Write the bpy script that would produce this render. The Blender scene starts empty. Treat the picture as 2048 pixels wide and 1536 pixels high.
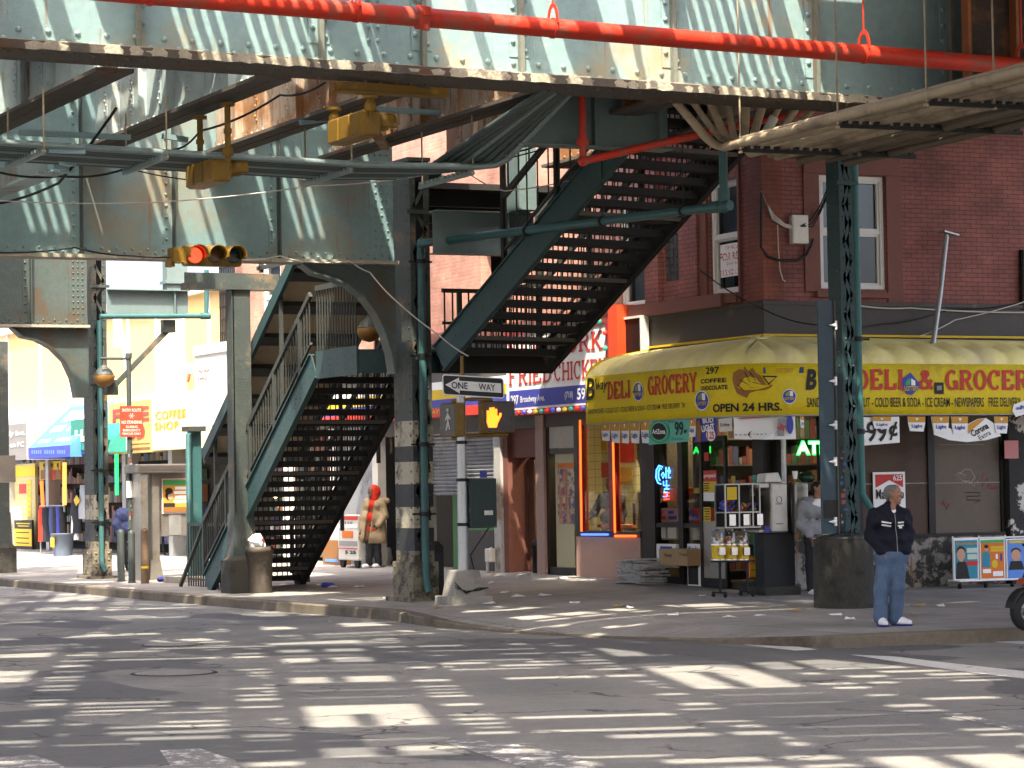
import bpy, bmesh, math, random
import numpy as np
from mathutils import Vector, Matrix
random.seed(7)
scene = bpy.context.scene
COL = scene.collection
R = math.radians

# ------------------------------------------------------------------ camera, sky, sun, exposure
F = 5500.0; PSI = R(25.6); PITCH = math.atan(207/5500.0); ROLL = 0.0165; CAMZ = 1.93
# world: X runs right along the cross street, Y runs away along the avenue
f0 = np.array([math.sin(PSI), math.cos(PSI), 0]); r0 = np.array([math.cos(PSI), -math.sin(PSI), 0]); zz = np.array([0, 0, 1.0])
FW = f0*math.cos(PITCH)+zz*math.sin(PITCH); UP = np.cross(r0, FW)
RT = r0*math.cos(ROLL)-UP*math.sin(ROLL); UP = UP*math.cos(ROLL)+r0*math.sin(ROLL)
cd = bpy.data.cameras.new('camera'); cam = bpy.data.objects.new('camera', cd); COL.objects.link(cam)
cd.sensor_width = 36; cd.lens = F/2048*36; cd.clip_end = 3000; cd.clip_start = .5
cam.matrix_world = Matrix(((RT[0], UP[0], -FW[0], 0), (RT[1], UP[1], -FW[1], 0), (RT[2], UP[2], -FW[2], CAMZ), (0, 0, 0, 1)))
scene.camera = cam

SUNDIR = Vector((.30, .50, -1.0)).normalized()      # the way the light travels
EL = math.asin(-SUNDIR.z)
world = bpy.data.worlds.new('World'); scene.world = world; world.use_nodes = True
nt = world.node_tree
sky = nt.nodes.new('ShaderNodeTexSky'); sky.sky_type = 'NISHITA'; sky.sun_disc = False
sky.sun_elevation = EL; sky.sun_rotation = math.atan2(-SUNDIR.x, -SUNDIR.y); sky.dust_density = 6; sky.air_density = .6; sky.ozone_density = .6
bg = nt.nodes['Background']; bg.inputs['Strength'].default_value = .135
nt.links.new(sky.outputs[0], bg.inputs['Color'])
sd = bpy.data.lights.new('sun', 'SUN'); sd.energy = 2.2; sd.angle = R(.8); sd.color = (1, .90, .74)
sun = bpy.data.objects.new('sun', sd); COL.objects.link(sun); sun.rotation_euler = SUNDIR.to_track_quat('-Z', 'Y').to_euler()
scene.view_settings.view_transform = 'Standard'; scene.view_settings.look = 'None'
scene.view_settings.gamma = 1; scene.view_settings.exposure = 2.85
scene.cycles.max_bounces = 8; scene.cycles.diffuse_bounces = 4; scene.cycles.transparent_max_bounces = 12

# ------------------------------------------------------------------ pixel of the photograph -> point on a plane of the place
def ray(px, py): return RT*(px-1024)/F-UP*(py-768)/F+FW
CP = np.array([0, 0, CAMZ])
def onx(px, py, x): v = ray(px, py); return CP+v*x/v[0]
def ony(px, py, y): v = ray(px, py); return CP+v*y/v[1]
def onz(px, py, z): v = ray(px, py); return CP+v*(z-CAMZ)/v[2]
def gz(x, y): return .15+max(0, min(.044*max(x-17.2, 0), .0185*max(y-31.2, 0), .22))
def gr(px, py):
    z = .15
    for _ in range(25):
        p = onz(px, py, z); z = .5*z+.5*gz(p[0], p[1])
    return p
def rx(c, l, t, r, b):      # pixel rectangle on the plane x=c -> ynear, yfar, z0, z1
    m = (t+b)/2; n = (l+r)/2
    return onx(r, m, c)[1], onx(l, m, c)[1], onx(n, b, c)[2], onx(n, t, c)[2]
def ry(c, l, t, r, b):
    m = (t+b)/2; n = (l+r)/2
    return ony(l, m, c)[0], ony(r, m, c)[0], ony(n, b, c)[2], ony(n, t, c)[2]
V3 = lambda p: Vector((float(p[0]), float(p[1]), float(p[2])))

# ------------------------------------------------------------------ materials
def new_mat(name):
    m = bpy.data.materials.new(name); m.use_nodes = True
    return m, m.node_tree, m.node_tree.nodes['Principled BSDF']
def nd(t, typ, **kw):
    n = t.nodes.new(typ)
    for k, v in kw.items(): setattr(n, k, v)
    return n
def mixc(t, fac, a, b, mode='MIX'):
    n = nd(t, 'ShaderNodeMix', data_type='RGBA', blend_type=mode)
    for sock, v in ((n.inputs[0], fac), (n.inputs[6], a), (n.inputs[7], b)):
        if isinstance(v, (int, float)): sock.default_value = v
        elif isinstance(v, tuple): sock.default_value = v if len(v) == 4 else v+(1,)
        else: t.links.new(v, sock)
    return n.outputs[2]
def noise(t, vec, scale, detail=4, rough=.6):
    n = nd(t, 'ShaderNodeTexNoise'); n.inputs['Scale'].default_value = scale; n.inputs['Detail'].default_value = detail
    n.inputs['Roughness'].default_value = rough
    if vec is not None: t.links.new(vec, n.inputs['Vector'])
    return n.outputs['Fac']
def ramp(t, fac, lo, hi, a=(0, 0, 0, 1), b=(1, 1, 1, 1)):
    n = nd(t, 'ShaderNodeValToRGB'); e = n.color_ramp.elements
    e[0].position = lo; e[1].position = hi; e[0].color = a; e[1].color = b
    t.links.new(fac, n.inputs[0]); return n.outputs[0]
def coords(t, scale=(1, 1, 1), kind='Object'):
    c = nd(t, 'ShaderNodeTexCoord'); m = nd(t, 'ShaderNodeMapping'); m.inputs['Scale'].default_value = scale
    t.links.new(c.outputs[kind], m.inputs[0]); return m.outputs[0]
def bump(t, b, h, strength, dist=.02):
    n = nd(t, 'ShaderNodeBump'); n.inputs['Strength'].default_value = strength; n.inputs['Distance'].default_value = dist
    t.links.new(h, n.inputs['Height']); t.links.new(n.outputs[0], b.inputs['Normal'])
def M(name, col, rough=.6, metal=0, var=.25, scale=3, bmp=.15, bscale=60, dirt=None, dlo=.5, dhi=.62, dscale=1.5,
      streak=None, slo=.56, shi=.7, coat=0, spec=.28):
    m, t, b = new_mat(name); v = coords(t)
    n1 = noise(t, v, scale, 5)
    c = mixc(t, n1, tuple(x*(1-var) for x in col), tuple(min(1, x*(1+var)) for x in col))
    n2 = noise(t, v, scale*9, 3); c = mixc(t, 1.0, c, ramp(t, n2, .3, .75, (1-var*.7,)*3+(1,), (1, 1, 1, 1)), 'MULTIPLY')
    if dirt is not None: c = mixc(t, ramp(t, noise(t, v, dscale, 8, .68), dlo, dhi), c, dirt)
    if streak is not None: c = mixc(t, ramp(t, noise(t, coords(t, (4, 4, .25)), 1.6, 6, .65), slo, shi), c, streak)
    t.links.new(c, b.inputs['Base Color'])
    b.inputs['Metallic'].default_value = metal; b.inputs['Specular IOR Level'].default_value = spec
    rr = ramp(t, n1, .2, .8, (max(.05, rough-.12),)*3+(1,), (min(1, rough+.12),)*3+(1,)); t.links.new(rr, b.inputs['Roughness'])
    if coat: b.inputs['Coat Weight'].default_value = coat
    if bmp: bump(t, b, noise(t, v, bscale, 4), bmp)
    return m
def EM(name, col, s, base=(.02, .02, .02)):
    m, t, b = new_mat(name); b.inputs['Base Color'].default_value = base+(1,)
    b.inputs['Emission Color'].default_value = col+(1,); b.inputs['Emission Strength'].default_value = s; return m
def glass(name, tint=(.9, .95, .95), refl=.12, rough=.03, dark=.9):
    m, t, b = new_mat(name); t.nodes.remove(b); out = t.nodes['Material Output']
    tr = nd(t, 'ShaderNodeBsdfTransparent'); tr.inputs[0].default_value = tuple(x*dark for x in tint)+(1,)
    gl = nd(t, 'ShaderNodeBsdfGlossy'); gl.inputs['Roughness'].default_value = rough; gl.inputs[0].default_value = (.9, .9, .9, 1)
    fr = nd(t, 'ShaderNodeLayerWeight'); pw = nd(t, 'ShaderNodeMath', operation='POWER'); pw.inputs[1].default_value = 4; t.links.new(fr.outputs['Facing'], pw.inputs[0])
    ad = nd(t, 'ShaderNodeMath', operation='MULTIPLY_ADD'); ad.inputs[1].default_value = .25; ad.inputs[2].default_value = refl*.4; t.links.new(pw.outputs[0], ad.inputs[0])
    mx = nd(t, 'ShaderNodeMixShader'); t.links.new(ad.outputs[0], mx.inputs[0]); t.links.new(tr.outputs[0], mx.inputs[1]); t.links.new(gl.outputs[0], mx.inputs[2])
    t.links.new(mx.outputs[0], out.inputs[0]); return m

RUST = (.20, .085, .03); RUSTD = (.10, .05, .025); CREAM = (.42, .37, .25)
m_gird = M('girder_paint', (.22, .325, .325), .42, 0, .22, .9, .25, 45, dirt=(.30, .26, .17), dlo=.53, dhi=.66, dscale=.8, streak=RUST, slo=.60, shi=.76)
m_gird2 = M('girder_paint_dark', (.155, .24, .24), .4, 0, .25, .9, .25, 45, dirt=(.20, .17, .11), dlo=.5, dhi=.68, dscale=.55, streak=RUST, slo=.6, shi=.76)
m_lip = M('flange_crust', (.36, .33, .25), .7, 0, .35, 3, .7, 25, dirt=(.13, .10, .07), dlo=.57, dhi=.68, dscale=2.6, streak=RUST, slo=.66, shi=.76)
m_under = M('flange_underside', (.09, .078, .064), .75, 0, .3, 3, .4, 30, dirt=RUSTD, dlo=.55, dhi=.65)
m_string = M('stringer_paint', (.36, .44, .43), .45, 0, .25, .8, .25, 40, dirt=(.24, .15, .07), dlo=.52, dhi=.64, dscale=.7, streak=RUST, slo=.6, shi=.72)
m_rustbeam = M('rusted_stringer_paint', (.38, .32, .24), .6, 0, .35, .8, .3, 40, dirt=(.20, .09, .03), dlo=.45, dhi=.58, dscale=.9, streak=RUST, slo=.5, shi=.64)
m_col = M('column_paint', (.05, .062, .056), .5, 0, .3, 1.6, .4, 40, dirt=(.14, .10, .06), dlo=.55, dhi=.66, dscale=1.6, streak=(.09, .06, .035), slo=.6, shi=.72)
m_colg = M('column_paint_green', (.016, .045, .045), .42, 0, .25, 1.6, .3, 40, dirt=(.05, .05, .045), dlo=.6, dhi=.72)
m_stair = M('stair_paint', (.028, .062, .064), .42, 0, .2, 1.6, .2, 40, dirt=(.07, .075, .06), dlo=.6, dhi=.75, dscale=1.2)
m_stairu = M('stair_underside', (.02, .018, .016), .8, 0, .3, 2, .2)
m_rail = M('railing_paint', (.045, .05, .045), .5, 0, .3, 3, .2)
m_soffit = M('soffit_board', (.42, .35, .22), .7, 0, .25, 1.5, .15)
m_teal = M('teal_pipe_paint', (.035, .10, .10), .38, 0, .2, 3, .15, dirt=(.1, .13, .12), dlo=.6, dhi=.7)
m_pipe = M('red_pipe_paint', (.50, .034, .014), .5, 0, .25, 1.2, .2, 30, dirt=(.26, .075, .05), dlo=.5, dhi=.66, dscale=3)
m_cond = M('tan_conduit', (.36, .29, .19), .5, 0, .3, 2, .2, dirt=(.16, .12, .08), dlo=.52, dhi=.66)
m_condg = M('grey_conduit', (.20, .26, .255), .4, .3, .25, 2, .2, dirt=(.2, .15, .09), dlo=.6, dhi=.7)
m_blackst = M('black_steel', (.007, .007, .007), .5, 0, .3, 4, .1)
m_galv = M('galvanised_steel', (.42, .43, .42), .42, .7, .2, 4, .15, dirt=(.25, .22, .18), dlo=.56, dhi=.7)
m_wire = M('black_cable', (.012, .012, .012), .6, 0, .2, 4, 0)
m_wirel = M('pale_cable', (.45, .43, .38), .6, 0, .2, 4, 0)
m_yel = M('signal_yellow', (.17, .095, .010), .42, 0, .2, 3, .1, dirt=(.32, .2, .04), dlo=.56, dhi=.72, dscale=3)
m_conc = M('concrete', (.30, .28, .24), .85, 0, .2, 2, .5, 30, dirt=(.13, .12, .10), dlo=.5, dhi=.68, dscale=1.1)
m_concd = M('dirty_concrete', (.045, .042, .034), .8, 0, .35, 2.2, .5, 25, dirt=(.018, .018, .015), dlo=.48, dhi=.62, dscale=2.5)
m_kerb = M('kerb_stone', (.155, .13, .095), .85, 0, .3, 1.5, .6, 22, dirt=(.07, .055, .04), dlo=.5, dhi=.64, dscale=.9)
m_white = M('white_paint', (.78, .78, .76), .5, 0, .06, 3, .05)
m_offw = M('aged_white_paint', (.6, .58, .52), .6, 0, .15, 3, .1)
m_black = M('black_paint', (.012, .012, .012), .4, 0, .2, 3, .05)
m_red = M('red_lettering', (.52, .04, .025), .55, 0, .2, 5, .05)
m_blackl = M('black_lettering', (.018, .016, .012), .6, 0, .2, 5, .05)
m_blue = M('blue_paint', (.04, .05, .32), .5, 0, .15, 4, .05)
m_bluel = M('light_blue_paint', (.10, .24, .62), .5, 0, .15, 4, .05)
m_awn = M('yellow_awning_canvas', (.68, .52, .010), .62, 0, .16, 2.0, .15, 60, dirt=(.42, .29, .05), dlo=.55, dhi=.7, dscale=2.2, streak=(.30, .22, .06), slo=.62, shi=.8)
m_awntop = M('skylit_awning_canvas', (.86, .76, .30), .6, 0, .12, 1.6, .2, 60, dirt=(.66, .58, .34), dlo=.5, dhi=.68, dscale=1.4)  # sky light on the canopy top put into a paler yellow
m_fascia = M('grey_fascia_metal', (.055, .048, .042), .55, 0, .2, 1.5, .15, dirt=(.13, .11, .095), dlo=.6, dhi=.72)
m_brown = M('brownstone', (.17, .068, .052), .7, 0, .22, 2, .3)
m_brownd = M('dark_brown_paint', (.06, .03, .02), .45, 0, .3, 2, .1)
m_pink = M('pink_tile', (.38, .235, .18), .5, 0, .18, 3, .1)
m_board = M('brown_board', (.075, .043, .026), .55, 0, .2, 1.2, .1, dirt=(.05, .03, .02), dlo=.5, dhi=.7)
m_boardg = M('grey_board', (.12, .095, .07), .55, 0, .18, 1.2, .1, dirt=(.085, .065, .05), dlo=.5, dhi=.7)
m_steelk = M('kiosk_steel', (.34, .32, .28), .35, .75, .2, 2.5, .12, dirt=(.2, .17, .13), dlo=.55, dhi=.7)
m_green = M('green_cabinet_paint', (.02, .036, .03), .5, 0, .25, 3, .15)
m_card = M('cardboard', (.36, .24, .12), .8, 0, .12, 4, .1)
m_paper = M('newsprint', (.5, .49, .46), .85, 0, .2, 12, .3, dirt=(.12, .12, .12), dlo=.56, dhi=.62, dscale=9)
m_skin = M('skin', (.29, .145, .09), .5, 0, .1, 8, .05)
m_skind = M('dark_skin', (.16, .08, .05), .5, 0, .1, 8, .05)
m_hairg = M('grey_hair', (.16, .155, .15), .7, 0, .35, 40, .3)
m_hair = M('dark_hair', (.018, .013, .01), .6, 0, .3, 40, .3)
m_navy = M('navy_jacket_cloth', (.004, .005, .014), .75, 0, .3, 5, .25, 50)
m_jean = M('blue_denim', (.085, .13, .21), .85, 0, .35, 4, .35, 60, dirt=(.11, .18, .29), dlo=.5, dhi=.75, dscale=1.6)
m_shoe = M('white_shoe', (.7, .7, .72), .5, 0, .08, 6, .05)
m_sole = M('blue_shoe_sole', (.03, .035, .2), .5, 0, .1, 6, .05)
m_parka = M('tan_parka_cloth', (.33, .25, .145), .8, 0, .22, 5, .35, 30)
m_hood = M('red_hood_cloth', (.62, .03, .012), .8, 0, .2, 5, .25, 40)
m_dark = M('dark_trouser_cloth', (.022, .022, .026), .85, 0, .3, 5, .2)
m_grey = M('grey_hoodie_cloth', (.27, .28, .30), .85, 0, .2, 5, .25, 40)
m_bluej = M('blue_quilted_cloth', (.045, .06, .15), .7, 0, .25, 5, .3, 30)
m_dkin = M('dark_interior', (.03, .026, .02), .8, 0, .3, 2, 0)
m_rub = M('rubber', (.014, .014, .014), .7, 0, .2, 6, .1)
m_orange = M('orange_plastic', (.30, .06, .015), .35, 0, .15, 4, .05)
m_frame = M('dark_frame_paint', (.011, .009, .008), .4, 0, .3, 3, .08)
m_winf = M('white_window_frame', (.62, .61, .58), .5, 0, .12, 4, .06)
m_sign_red = M('red_sign_paint', (.5, .03, .02), .45, 0, .15, 4, .05)
m_shut = M('shutter_metal', (.30, .31, .32), .45, .5, .2, 2, .1, dirt=(.12, .11, .11), dlo=.52, dhi=.66)
m_glass = glass('shop_glass', (.95, .95, .92), .02)
m_glassw = glass('window_glass', (.7, .75, .78), .10, .1)
m_pale = M('pale_blind', (.30, .31, .33), .8, 0, .25, 1, 0)
m_tin = M('chrome', (.6, .6, .6), .2, 1, .1, 5, 0)
def flat(name, c, r=.6): return M(name, c, r, 0, .1, 5, .03)

def brick_mat(name, c1, c2, mortar, scale=1.0):
    m, t, b = new_mat(name); c = nd(t, 'ShaderNodeTexCoord'); s = nd(t, 'ShaderNodeSeparateXYZ'); t.links.new(c.outputs['Object'], s.inputs[0])
    a = nd(t, 'ShaderNodeMath', operation='ADD'); t.links.new(s.outputs[0], a.inputs[0]); t.links.new(s.outputs[1], a.inputs[1])
    cb = nd(t, 'ShaderNodeCombineXYZ'); t.links.new(a.outputs[0], cb.inputs[0]); t.links.new(s.outputs[2], cb.inputs[1])
    br = nd(t, 'ShaderNodeTexBrick'); t.links.new(cb.outputs[0], br.inputs['Vector'])
    br.inputs['Scale'].default_value = scale; br.inputs['Brick Width'].default_value = .21; br.inputs['Row Height'].default_value = .072
    br.inputs['Mortar Size'].default_value = .007; br.inputs['Mortar Smooth'].default_value = .4; br.inputs['Bias'].default_value = .1
    br.inputs['Color1'].default_value = c1+(1,); br.inputs['Color2'].default_value = c2+(1,); br.inputs['Mortar'].default_value = mortar+(1,)
    v = c.outputs['Object']
    col = mixc(t, 1.0, br.outputs['Color'], ramp(t, noise(t, v, 1.3, 6), .3, .75, (.5, .48, .48, 1), (1.25, 1.2, 1.18, 1)), 'MULTIPLY')
    col = mixc(t, ramp(t, noise(t, v, 5.5, 8, .7), .66, .74), col, (.32, .17, .11))
    t.links.new(col, b.inputs['Base Color']); b.inputs['Roughness'].default_value = .8
    h = mixc(t, .35, br.outputs['Fac'], noise(t, v, 35, 4)); inv = nd(t, 'ShaderNodeInvert'); t.links.new(h, inv.inputs[1])
    bump(t, b, inv.outputs[0], .5, .012); return m
m_brick = brick_mat('dark_red_brick', (.205, .068, .056), (.245, .085, .068), (.075, .034, .03))
m_brickl = brick_mat('orange_brick', (.42, .19, .13), (.48, .24, .17), (.34, .24, .19))
m_brickr = brick_mat('painted_red_brick', (.19, .05, .028), (.22, .06, .033), (.12, .04, .025))

# asphalt
m_road, t, b = new_mat('asphalt'); v = coords(t)
big = noise(t, v, .35, 6); fine = noise(t, v, 55, 4, .75); mid = noise(t, v, 6, 6, .7)
c = mixc(t, ramp(t, big, .38, .62), (.16, .157, .15), (.235, .225, .205))
c = mixc(t, ramp(t, noise(t, coords(t, (1, .7, 1)), .22, 2), .56, .565), c, (.10, .10, .10))     # repair patches
c = mixc(t, 1.0, c, ramp(t, fine, .25, .8, (.5, .5, .5, 1), (1.5, 1.5, 1.48, 1)), 'MULTIPLY')
c = mixc(t, 1.0, c, ramp(t, mid, .3, .7, (.84, .84, .84, 1), (1.1, 1.1, 1.1, 1)), 'MULTIPLY')
vo = nd(t, 'ShaderNodeTexVoronoi', feature='DISTANCE_TO_EDGE'); vo.inputs['Scale'].default_value = .55
dv = nd(t, 'ShaderNodeVectorMath', operation='ADD'); nn = nd(t, 'ShaderNodeTexNoise'); nn.inputs['Scale'].default_value = 1.6; nn.inputs['Detail'].default_value = 6
t.links.new(v, nn.inputs['Vector']); t.links.new(v, dv.inputs[0]); t.links.new(nn.outputs['Color'], dv.inputs[1]); t.links.new(dv.outputs[0], vo.inputs['Vector'])
crk = nd(t, 'ShaderNodeMath', operation='MULTIPLY'); t.links.new(ramp(t, vo.outputs['Distance'], .006, .018, (1, 1, 1, 1), (0, 0, 0, 1)), crk.inputs[0])
t.links.new(ramp(t, noise(t, v, .5, 2), .47, .55), crk.inputs[1])
c = mixc(t, crk.outputs[0], c, (.035, .034, .033)); t.links.new(c, b.inputs['Base Color']); b.inputs['Roughness'].default_value = .82
hh = mixc(t, .5, fine, mid); bump(t, b, hh, .55, .012)
# pavement with joints
m_walk, t, b = new_mat('pavement_concrete'); v = coords(t)
br = nd(t, 'ShaderNodeTexBrick'); br.offset = 0; t.links.new(coords(t, (1, 1, 1)), br.inputs['Vector']); br.inputs['Scale'].default_value = 1
br.inputs['Brick Width'].default_value = 1.6; br.inputs['Row Height'].default_value = 1.6; br.inputs['Mortar Size'].default_value = .012
br.inputs['Color1'].default_value = (.25, .24, .22, 1); br.inputs['Color2'].default_value = (.31, .295, .27, 1); br.inputs['Mortar'].default_value = (.10, .095, .085, 1)
c = mixc(t, 1.0, br.outputs['Color'], ramp(t, noise(t, v, .8, 8, .7), .3, .7, (.6, .59, .57, 1), (1.12, 1.12, 1.12, 1)), 'MULTIPLY')
c = mixc(t, ramp(t, noise(t, v, 7, 5, .6), .66, .7), c, (.07, .066, .06))     # gum and stains
c = mixc(t, 1.0, c, ramp(t, noise(t, v, 70, 3), .3, .7, (.8, .8, .8, 1), (1.1, 1.1, 1.1, 1)), 'MULTIPLY')
t.links.new(c, b.inputs['Base Color']); b.inputs['Roughness'].default_value = .85; bump(t, b, noise(t, v, 60, 4), .3, .01)
# worn road paint
m_mark, t, b = new_mat('worn_road_paint'); v = coords(t)
c = mixc(t, ramp(t, noise(t, v, 5, 9, .78), .44, .47), (.55, .54, .51), (.16, .155, .15)); t.links.new(c, b.inputs['Base Color']); b.inputs['Roughness'].default_value = .75
bump(t, b, noise(t, v, 55, 4), .4, .01)
m_mark2 = m_mark.copy(); m_mark2.name = 'road_paint'
for n in m_mark2.node_tree.nodes:
    if n.type == 'VALTORGB': n.color_ramp.elements[0].position = .58; n.color_ramp.elements[1].position = .62

# ------------------------------------------------------------------ mesh builder
class MB:
    def __init__(s): s.v = []; s.f = []; s.m = []; s.sm = []; s.pc = []
    def add(s, vs, fs, m=0, sm=False):
        o = len(s.v); s.pc.append((o, len(s.f))); s.v += [tuple(map(float, p)) for p in vs]
        for f in fs: s.f.append([i+o for i in f]); s.m.append(m); s.sm.append(sm)
        return s
    def box(s, x0, y0, z0, x1, y1, z1, m=0):
        if x1 < x0: x0, x1 = x1, x0
        if y1 < y0: y0, y1 = y1, y0
        if z1 < z0: z0, z1 = z1, z0
        return s.add([(x0, y0, z0), (x1, y0, z0), (x1, y1, z0), (x0, y1, z0), (x0, y0, z1), (x1, y0, z1), (x1, y1, z1), (x0, y1, z1)],
              [(0, 3, 2, 1), (4, 5, 6, 7), (0, 1, 5, 4), (1, 2, 6, 5), (2, 3, 7, 6), (3, 0, 4, 7)], m)
    def obox(s, c, a, b_, c_, m=0):      # centre and three half-axis vectors
        c, a, b_, c_ = map(V3, (c, a, b_, c_))
        P = [c+a*i+b_*j+c_*k for k in (-1, 1) for j in (-1, 1) for i in (-1, 1)]
        return s.add(P, [(0, 2, 3, 1), (4, 5, 7, 6), (0, 1, 5, 4), (2, 6, 7, 3), (0, 4, 6, 2), (1, 3, 7, 5)], m)
    def bar(s, p, q, w, h, up=(0, 0, 1), m=0):
        p, q = V3(p), V3(q); d = (q-p); L = d.length; d.normalize(); u = V3(up); sd_ = d.cross(u)
        if sd_.length < 1e-4: sd_ = d.cross(Vector((1, 0, 0)))
        sd_.normalize(); u = sd_.cross(d)
        return s.obox((p+q)/2, d*L/2, sd_*w/2, u*h/2, m)
    def tube(s, pts, r, n=10, m=0, caps=True):
        pts = [V3(p) for p in pts]; rs = r if isinstance(r, (list, tuple)) else [r]*len(pts); rings = []; prev = None
        for i, p in enumerate(pts):
            d = (pts[min(i+1, len(pts)-1)]-pts[max(i-1, 0)])
            if d.length < 1e-9: d = Vector((0, 0, 1))
            d.normalize()
            a = prev if prev is not None else (Vector((0, 0, 1)) if abs(d.z) < .9 else Vector((1, 0, 0)))
            a = (a-d*a.dot(d)); a.normalize(); prev = a; b_ = d.cross(a)
            rings.append([p+(a*math.cos(2*math.pi*k/n)+b_*math.sin(2*math.pi*k/n))*rs[i] for k in range(n)])
        vs = [q for g in rings for q in g]; fs = []
        for i in range(len(pts)-1):
            for k in range(n): fs.append((i*n+k, i*n+(k+1) % n, (i+1)*n+(k+1) % n, (i+1)*n+k))
        s.add(vs, fs, m, True)
        if caps: s.add(rings[0], [tuple(range(n))[::-1]], m); s.add(rings[-1], [tuple(range(n))], m)
        return s
    def lathe(s, c, prof, n=20, m=0, axis='z', cap=True):
        c = V3(c); vs = []
        for r, z in prof:
            for k in range(n):
                a = 2*math.pi*k/n; x, y = r*math.cos(a), r*math.sin(a)
                vs.append(c+(Vector((x, y, z)) if axis == 'z' else Vector((z, x, y)) if axis == 'x' else Vector((y, z, x))))
        fs = [(i*n+k, i*n+(k+1) % n, (i+1)*n+(k+1) % n, (i+1)*n+k) for i in range(len(prof)-1) for k in range(n)]
        s.add(vs, fs, m, True)
        if cap: s.add(vs[:n], [tuple(range(n))[::-1]], m); s.add(vs[-n:], [tuple(range(n))], m)
        return s
    def ball(s, c, r, n=8, m=0, sc=(1, 1, 1)):
        k = max(4, n//2)
        c = V3(c); vs = [c+Vector((0, 0, -r*sc[2]))]; fs = []
        for i in range(1, k):
            t_ = -math.pi/2+math.pi*i/k
            for j in range(n): a = 2*math.pi*j/n; vs.append(c+Vector((r*sc[0]*math.cos(t_)*math.cos(a), r*sc[1]*math.cos(t_)*math.sin(a), r*sc[2]*math.sin(t_))))
        vs.append(c+Vector((0, 0, r*sc[2]))); L = len(vs)-1
        for j in range(n):
            fs.append((0, 1+(j+1) % n, 1+j)); fs.append((L, 1+(k-2)*n+j, 1+(k-2)*n+(j+1) % n))
            for i in range(k-2): fs.append((1+i*n+j, 1+i*n+(j+1) % n, 1+(i+1)*n+(j+1) % n, 1+(i+1)*n+j))
        return s.add(vs, fs, m, True)
    def dome(s, c, nrm, r, m=0, n=6):      # rivet head
        c, d = V3(c), V3(nrm).normalized(); a = d.orthogonal().normalized(); b_ = d.cross(a); vs = []
        for rr, hh_ in ((1, 0), (.72, .55)):
            for k in range(n): t_ = 2*math.pi*k/n; vs.append(c+(a*math.cos(t_)+b_*math.sin(t_))*r*rr+d*r*hh_)
        vs.append(c+d*r*.78)
        fs = [(k, (k+1) % n, n+(k+1) % n, n+k) for k in range(n)]+[(n+k, n+(k+1) % n, 2*n) for k in range(n)]
        return s.add(vs, fs, m, True)
    def ext(s, poly, vec, m=0):      # extrude a 3D polygon
        n = len(poly); v = V3(vec); P = [V3(p) for p in poly]
        return s.add(P+[p+v for p in P], [tuple(range(n))[::-1], tuple(range(n, 2*n))]+[(i, (i+1) % n, n+(i+1) % n, n+i) for i in range(n)], m)
    def each(s, name, mat, parent, per=1, **kw):      # every `per` consecutive pieces become a part of their own
        ends = s.pc+[(len(s.v), len(s.f))]; r = None
        for i in range(0, len(s.pc), per):
            (v0, f_0), (v1, f1) = ends[i], ends[min(i+per, len(s.pc))]; q = MB(); q.v = s.v[v0:v1]; q.f = [[k-v0 for k in f] for f in s.f[f_0:f1]]; q.m = s.m[f_0:f1]; q.sm = s.sm[f_0:f1]; r = q.build(name, mat, parent, **kw)
        return r
    def build(s, name, mat, parent=None, bevel=0, fix=True):
        me = bpy.data.meshes.new(name); me.from_pydata(s.v, [], s.f)
        for mm in (mat if isinstance(mat, (list, tuple)) else [mat]): me.materials.append(mm)
        me.polygons.foreach_set('material_index', s.m); me.polygons.foreach_set('use_smooth', s.sm)
        if fix:
            bm = bmesh.new(); bm.from_mesh(me); bmesh.ops.recalc_face_normals(bm, faces=bm.faces); bm.to_mesh(me); bm.free()
        me.update(); o = bpy.data.objects.new(name, me); COL.objects.link(o)
        if parent is not None: o.parent = parent; o.matrix_parent_inverse = parent.matrix_basis.inverted()
        if bevel:
            bv = o.modifiers.new('bevel', 'BEVEL'); bv.width = bevel; bv.segments = 2; bv.limit_method = 'ANGLE'
        return o
def tag(o, label, cat, group=None):
    o['label'] = label; o['category'] = cat
    if group: o['group'] = group
    return o
def thing(name, label, cat, loc=(0, 0, 0), group=None):
    o = bpy.data.objects.new(name, None); COL.objects.link(o); o.location = V3(loc); o.empty_display_size = .2
    return tag(o, label, cat, group)
def struct(o, kind='structure'): o['kind'] = kind; return o
def copy_tree(o, parent=None, delta=None):
    c = o.copy(); COL.objects.link(c)
    if parent is not None: c.parent = parent
    if delta is not None: c.location = c.location+V3(delta)
    for ch in list(o.children): copy_tree(ch, c)
    return c

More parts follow.
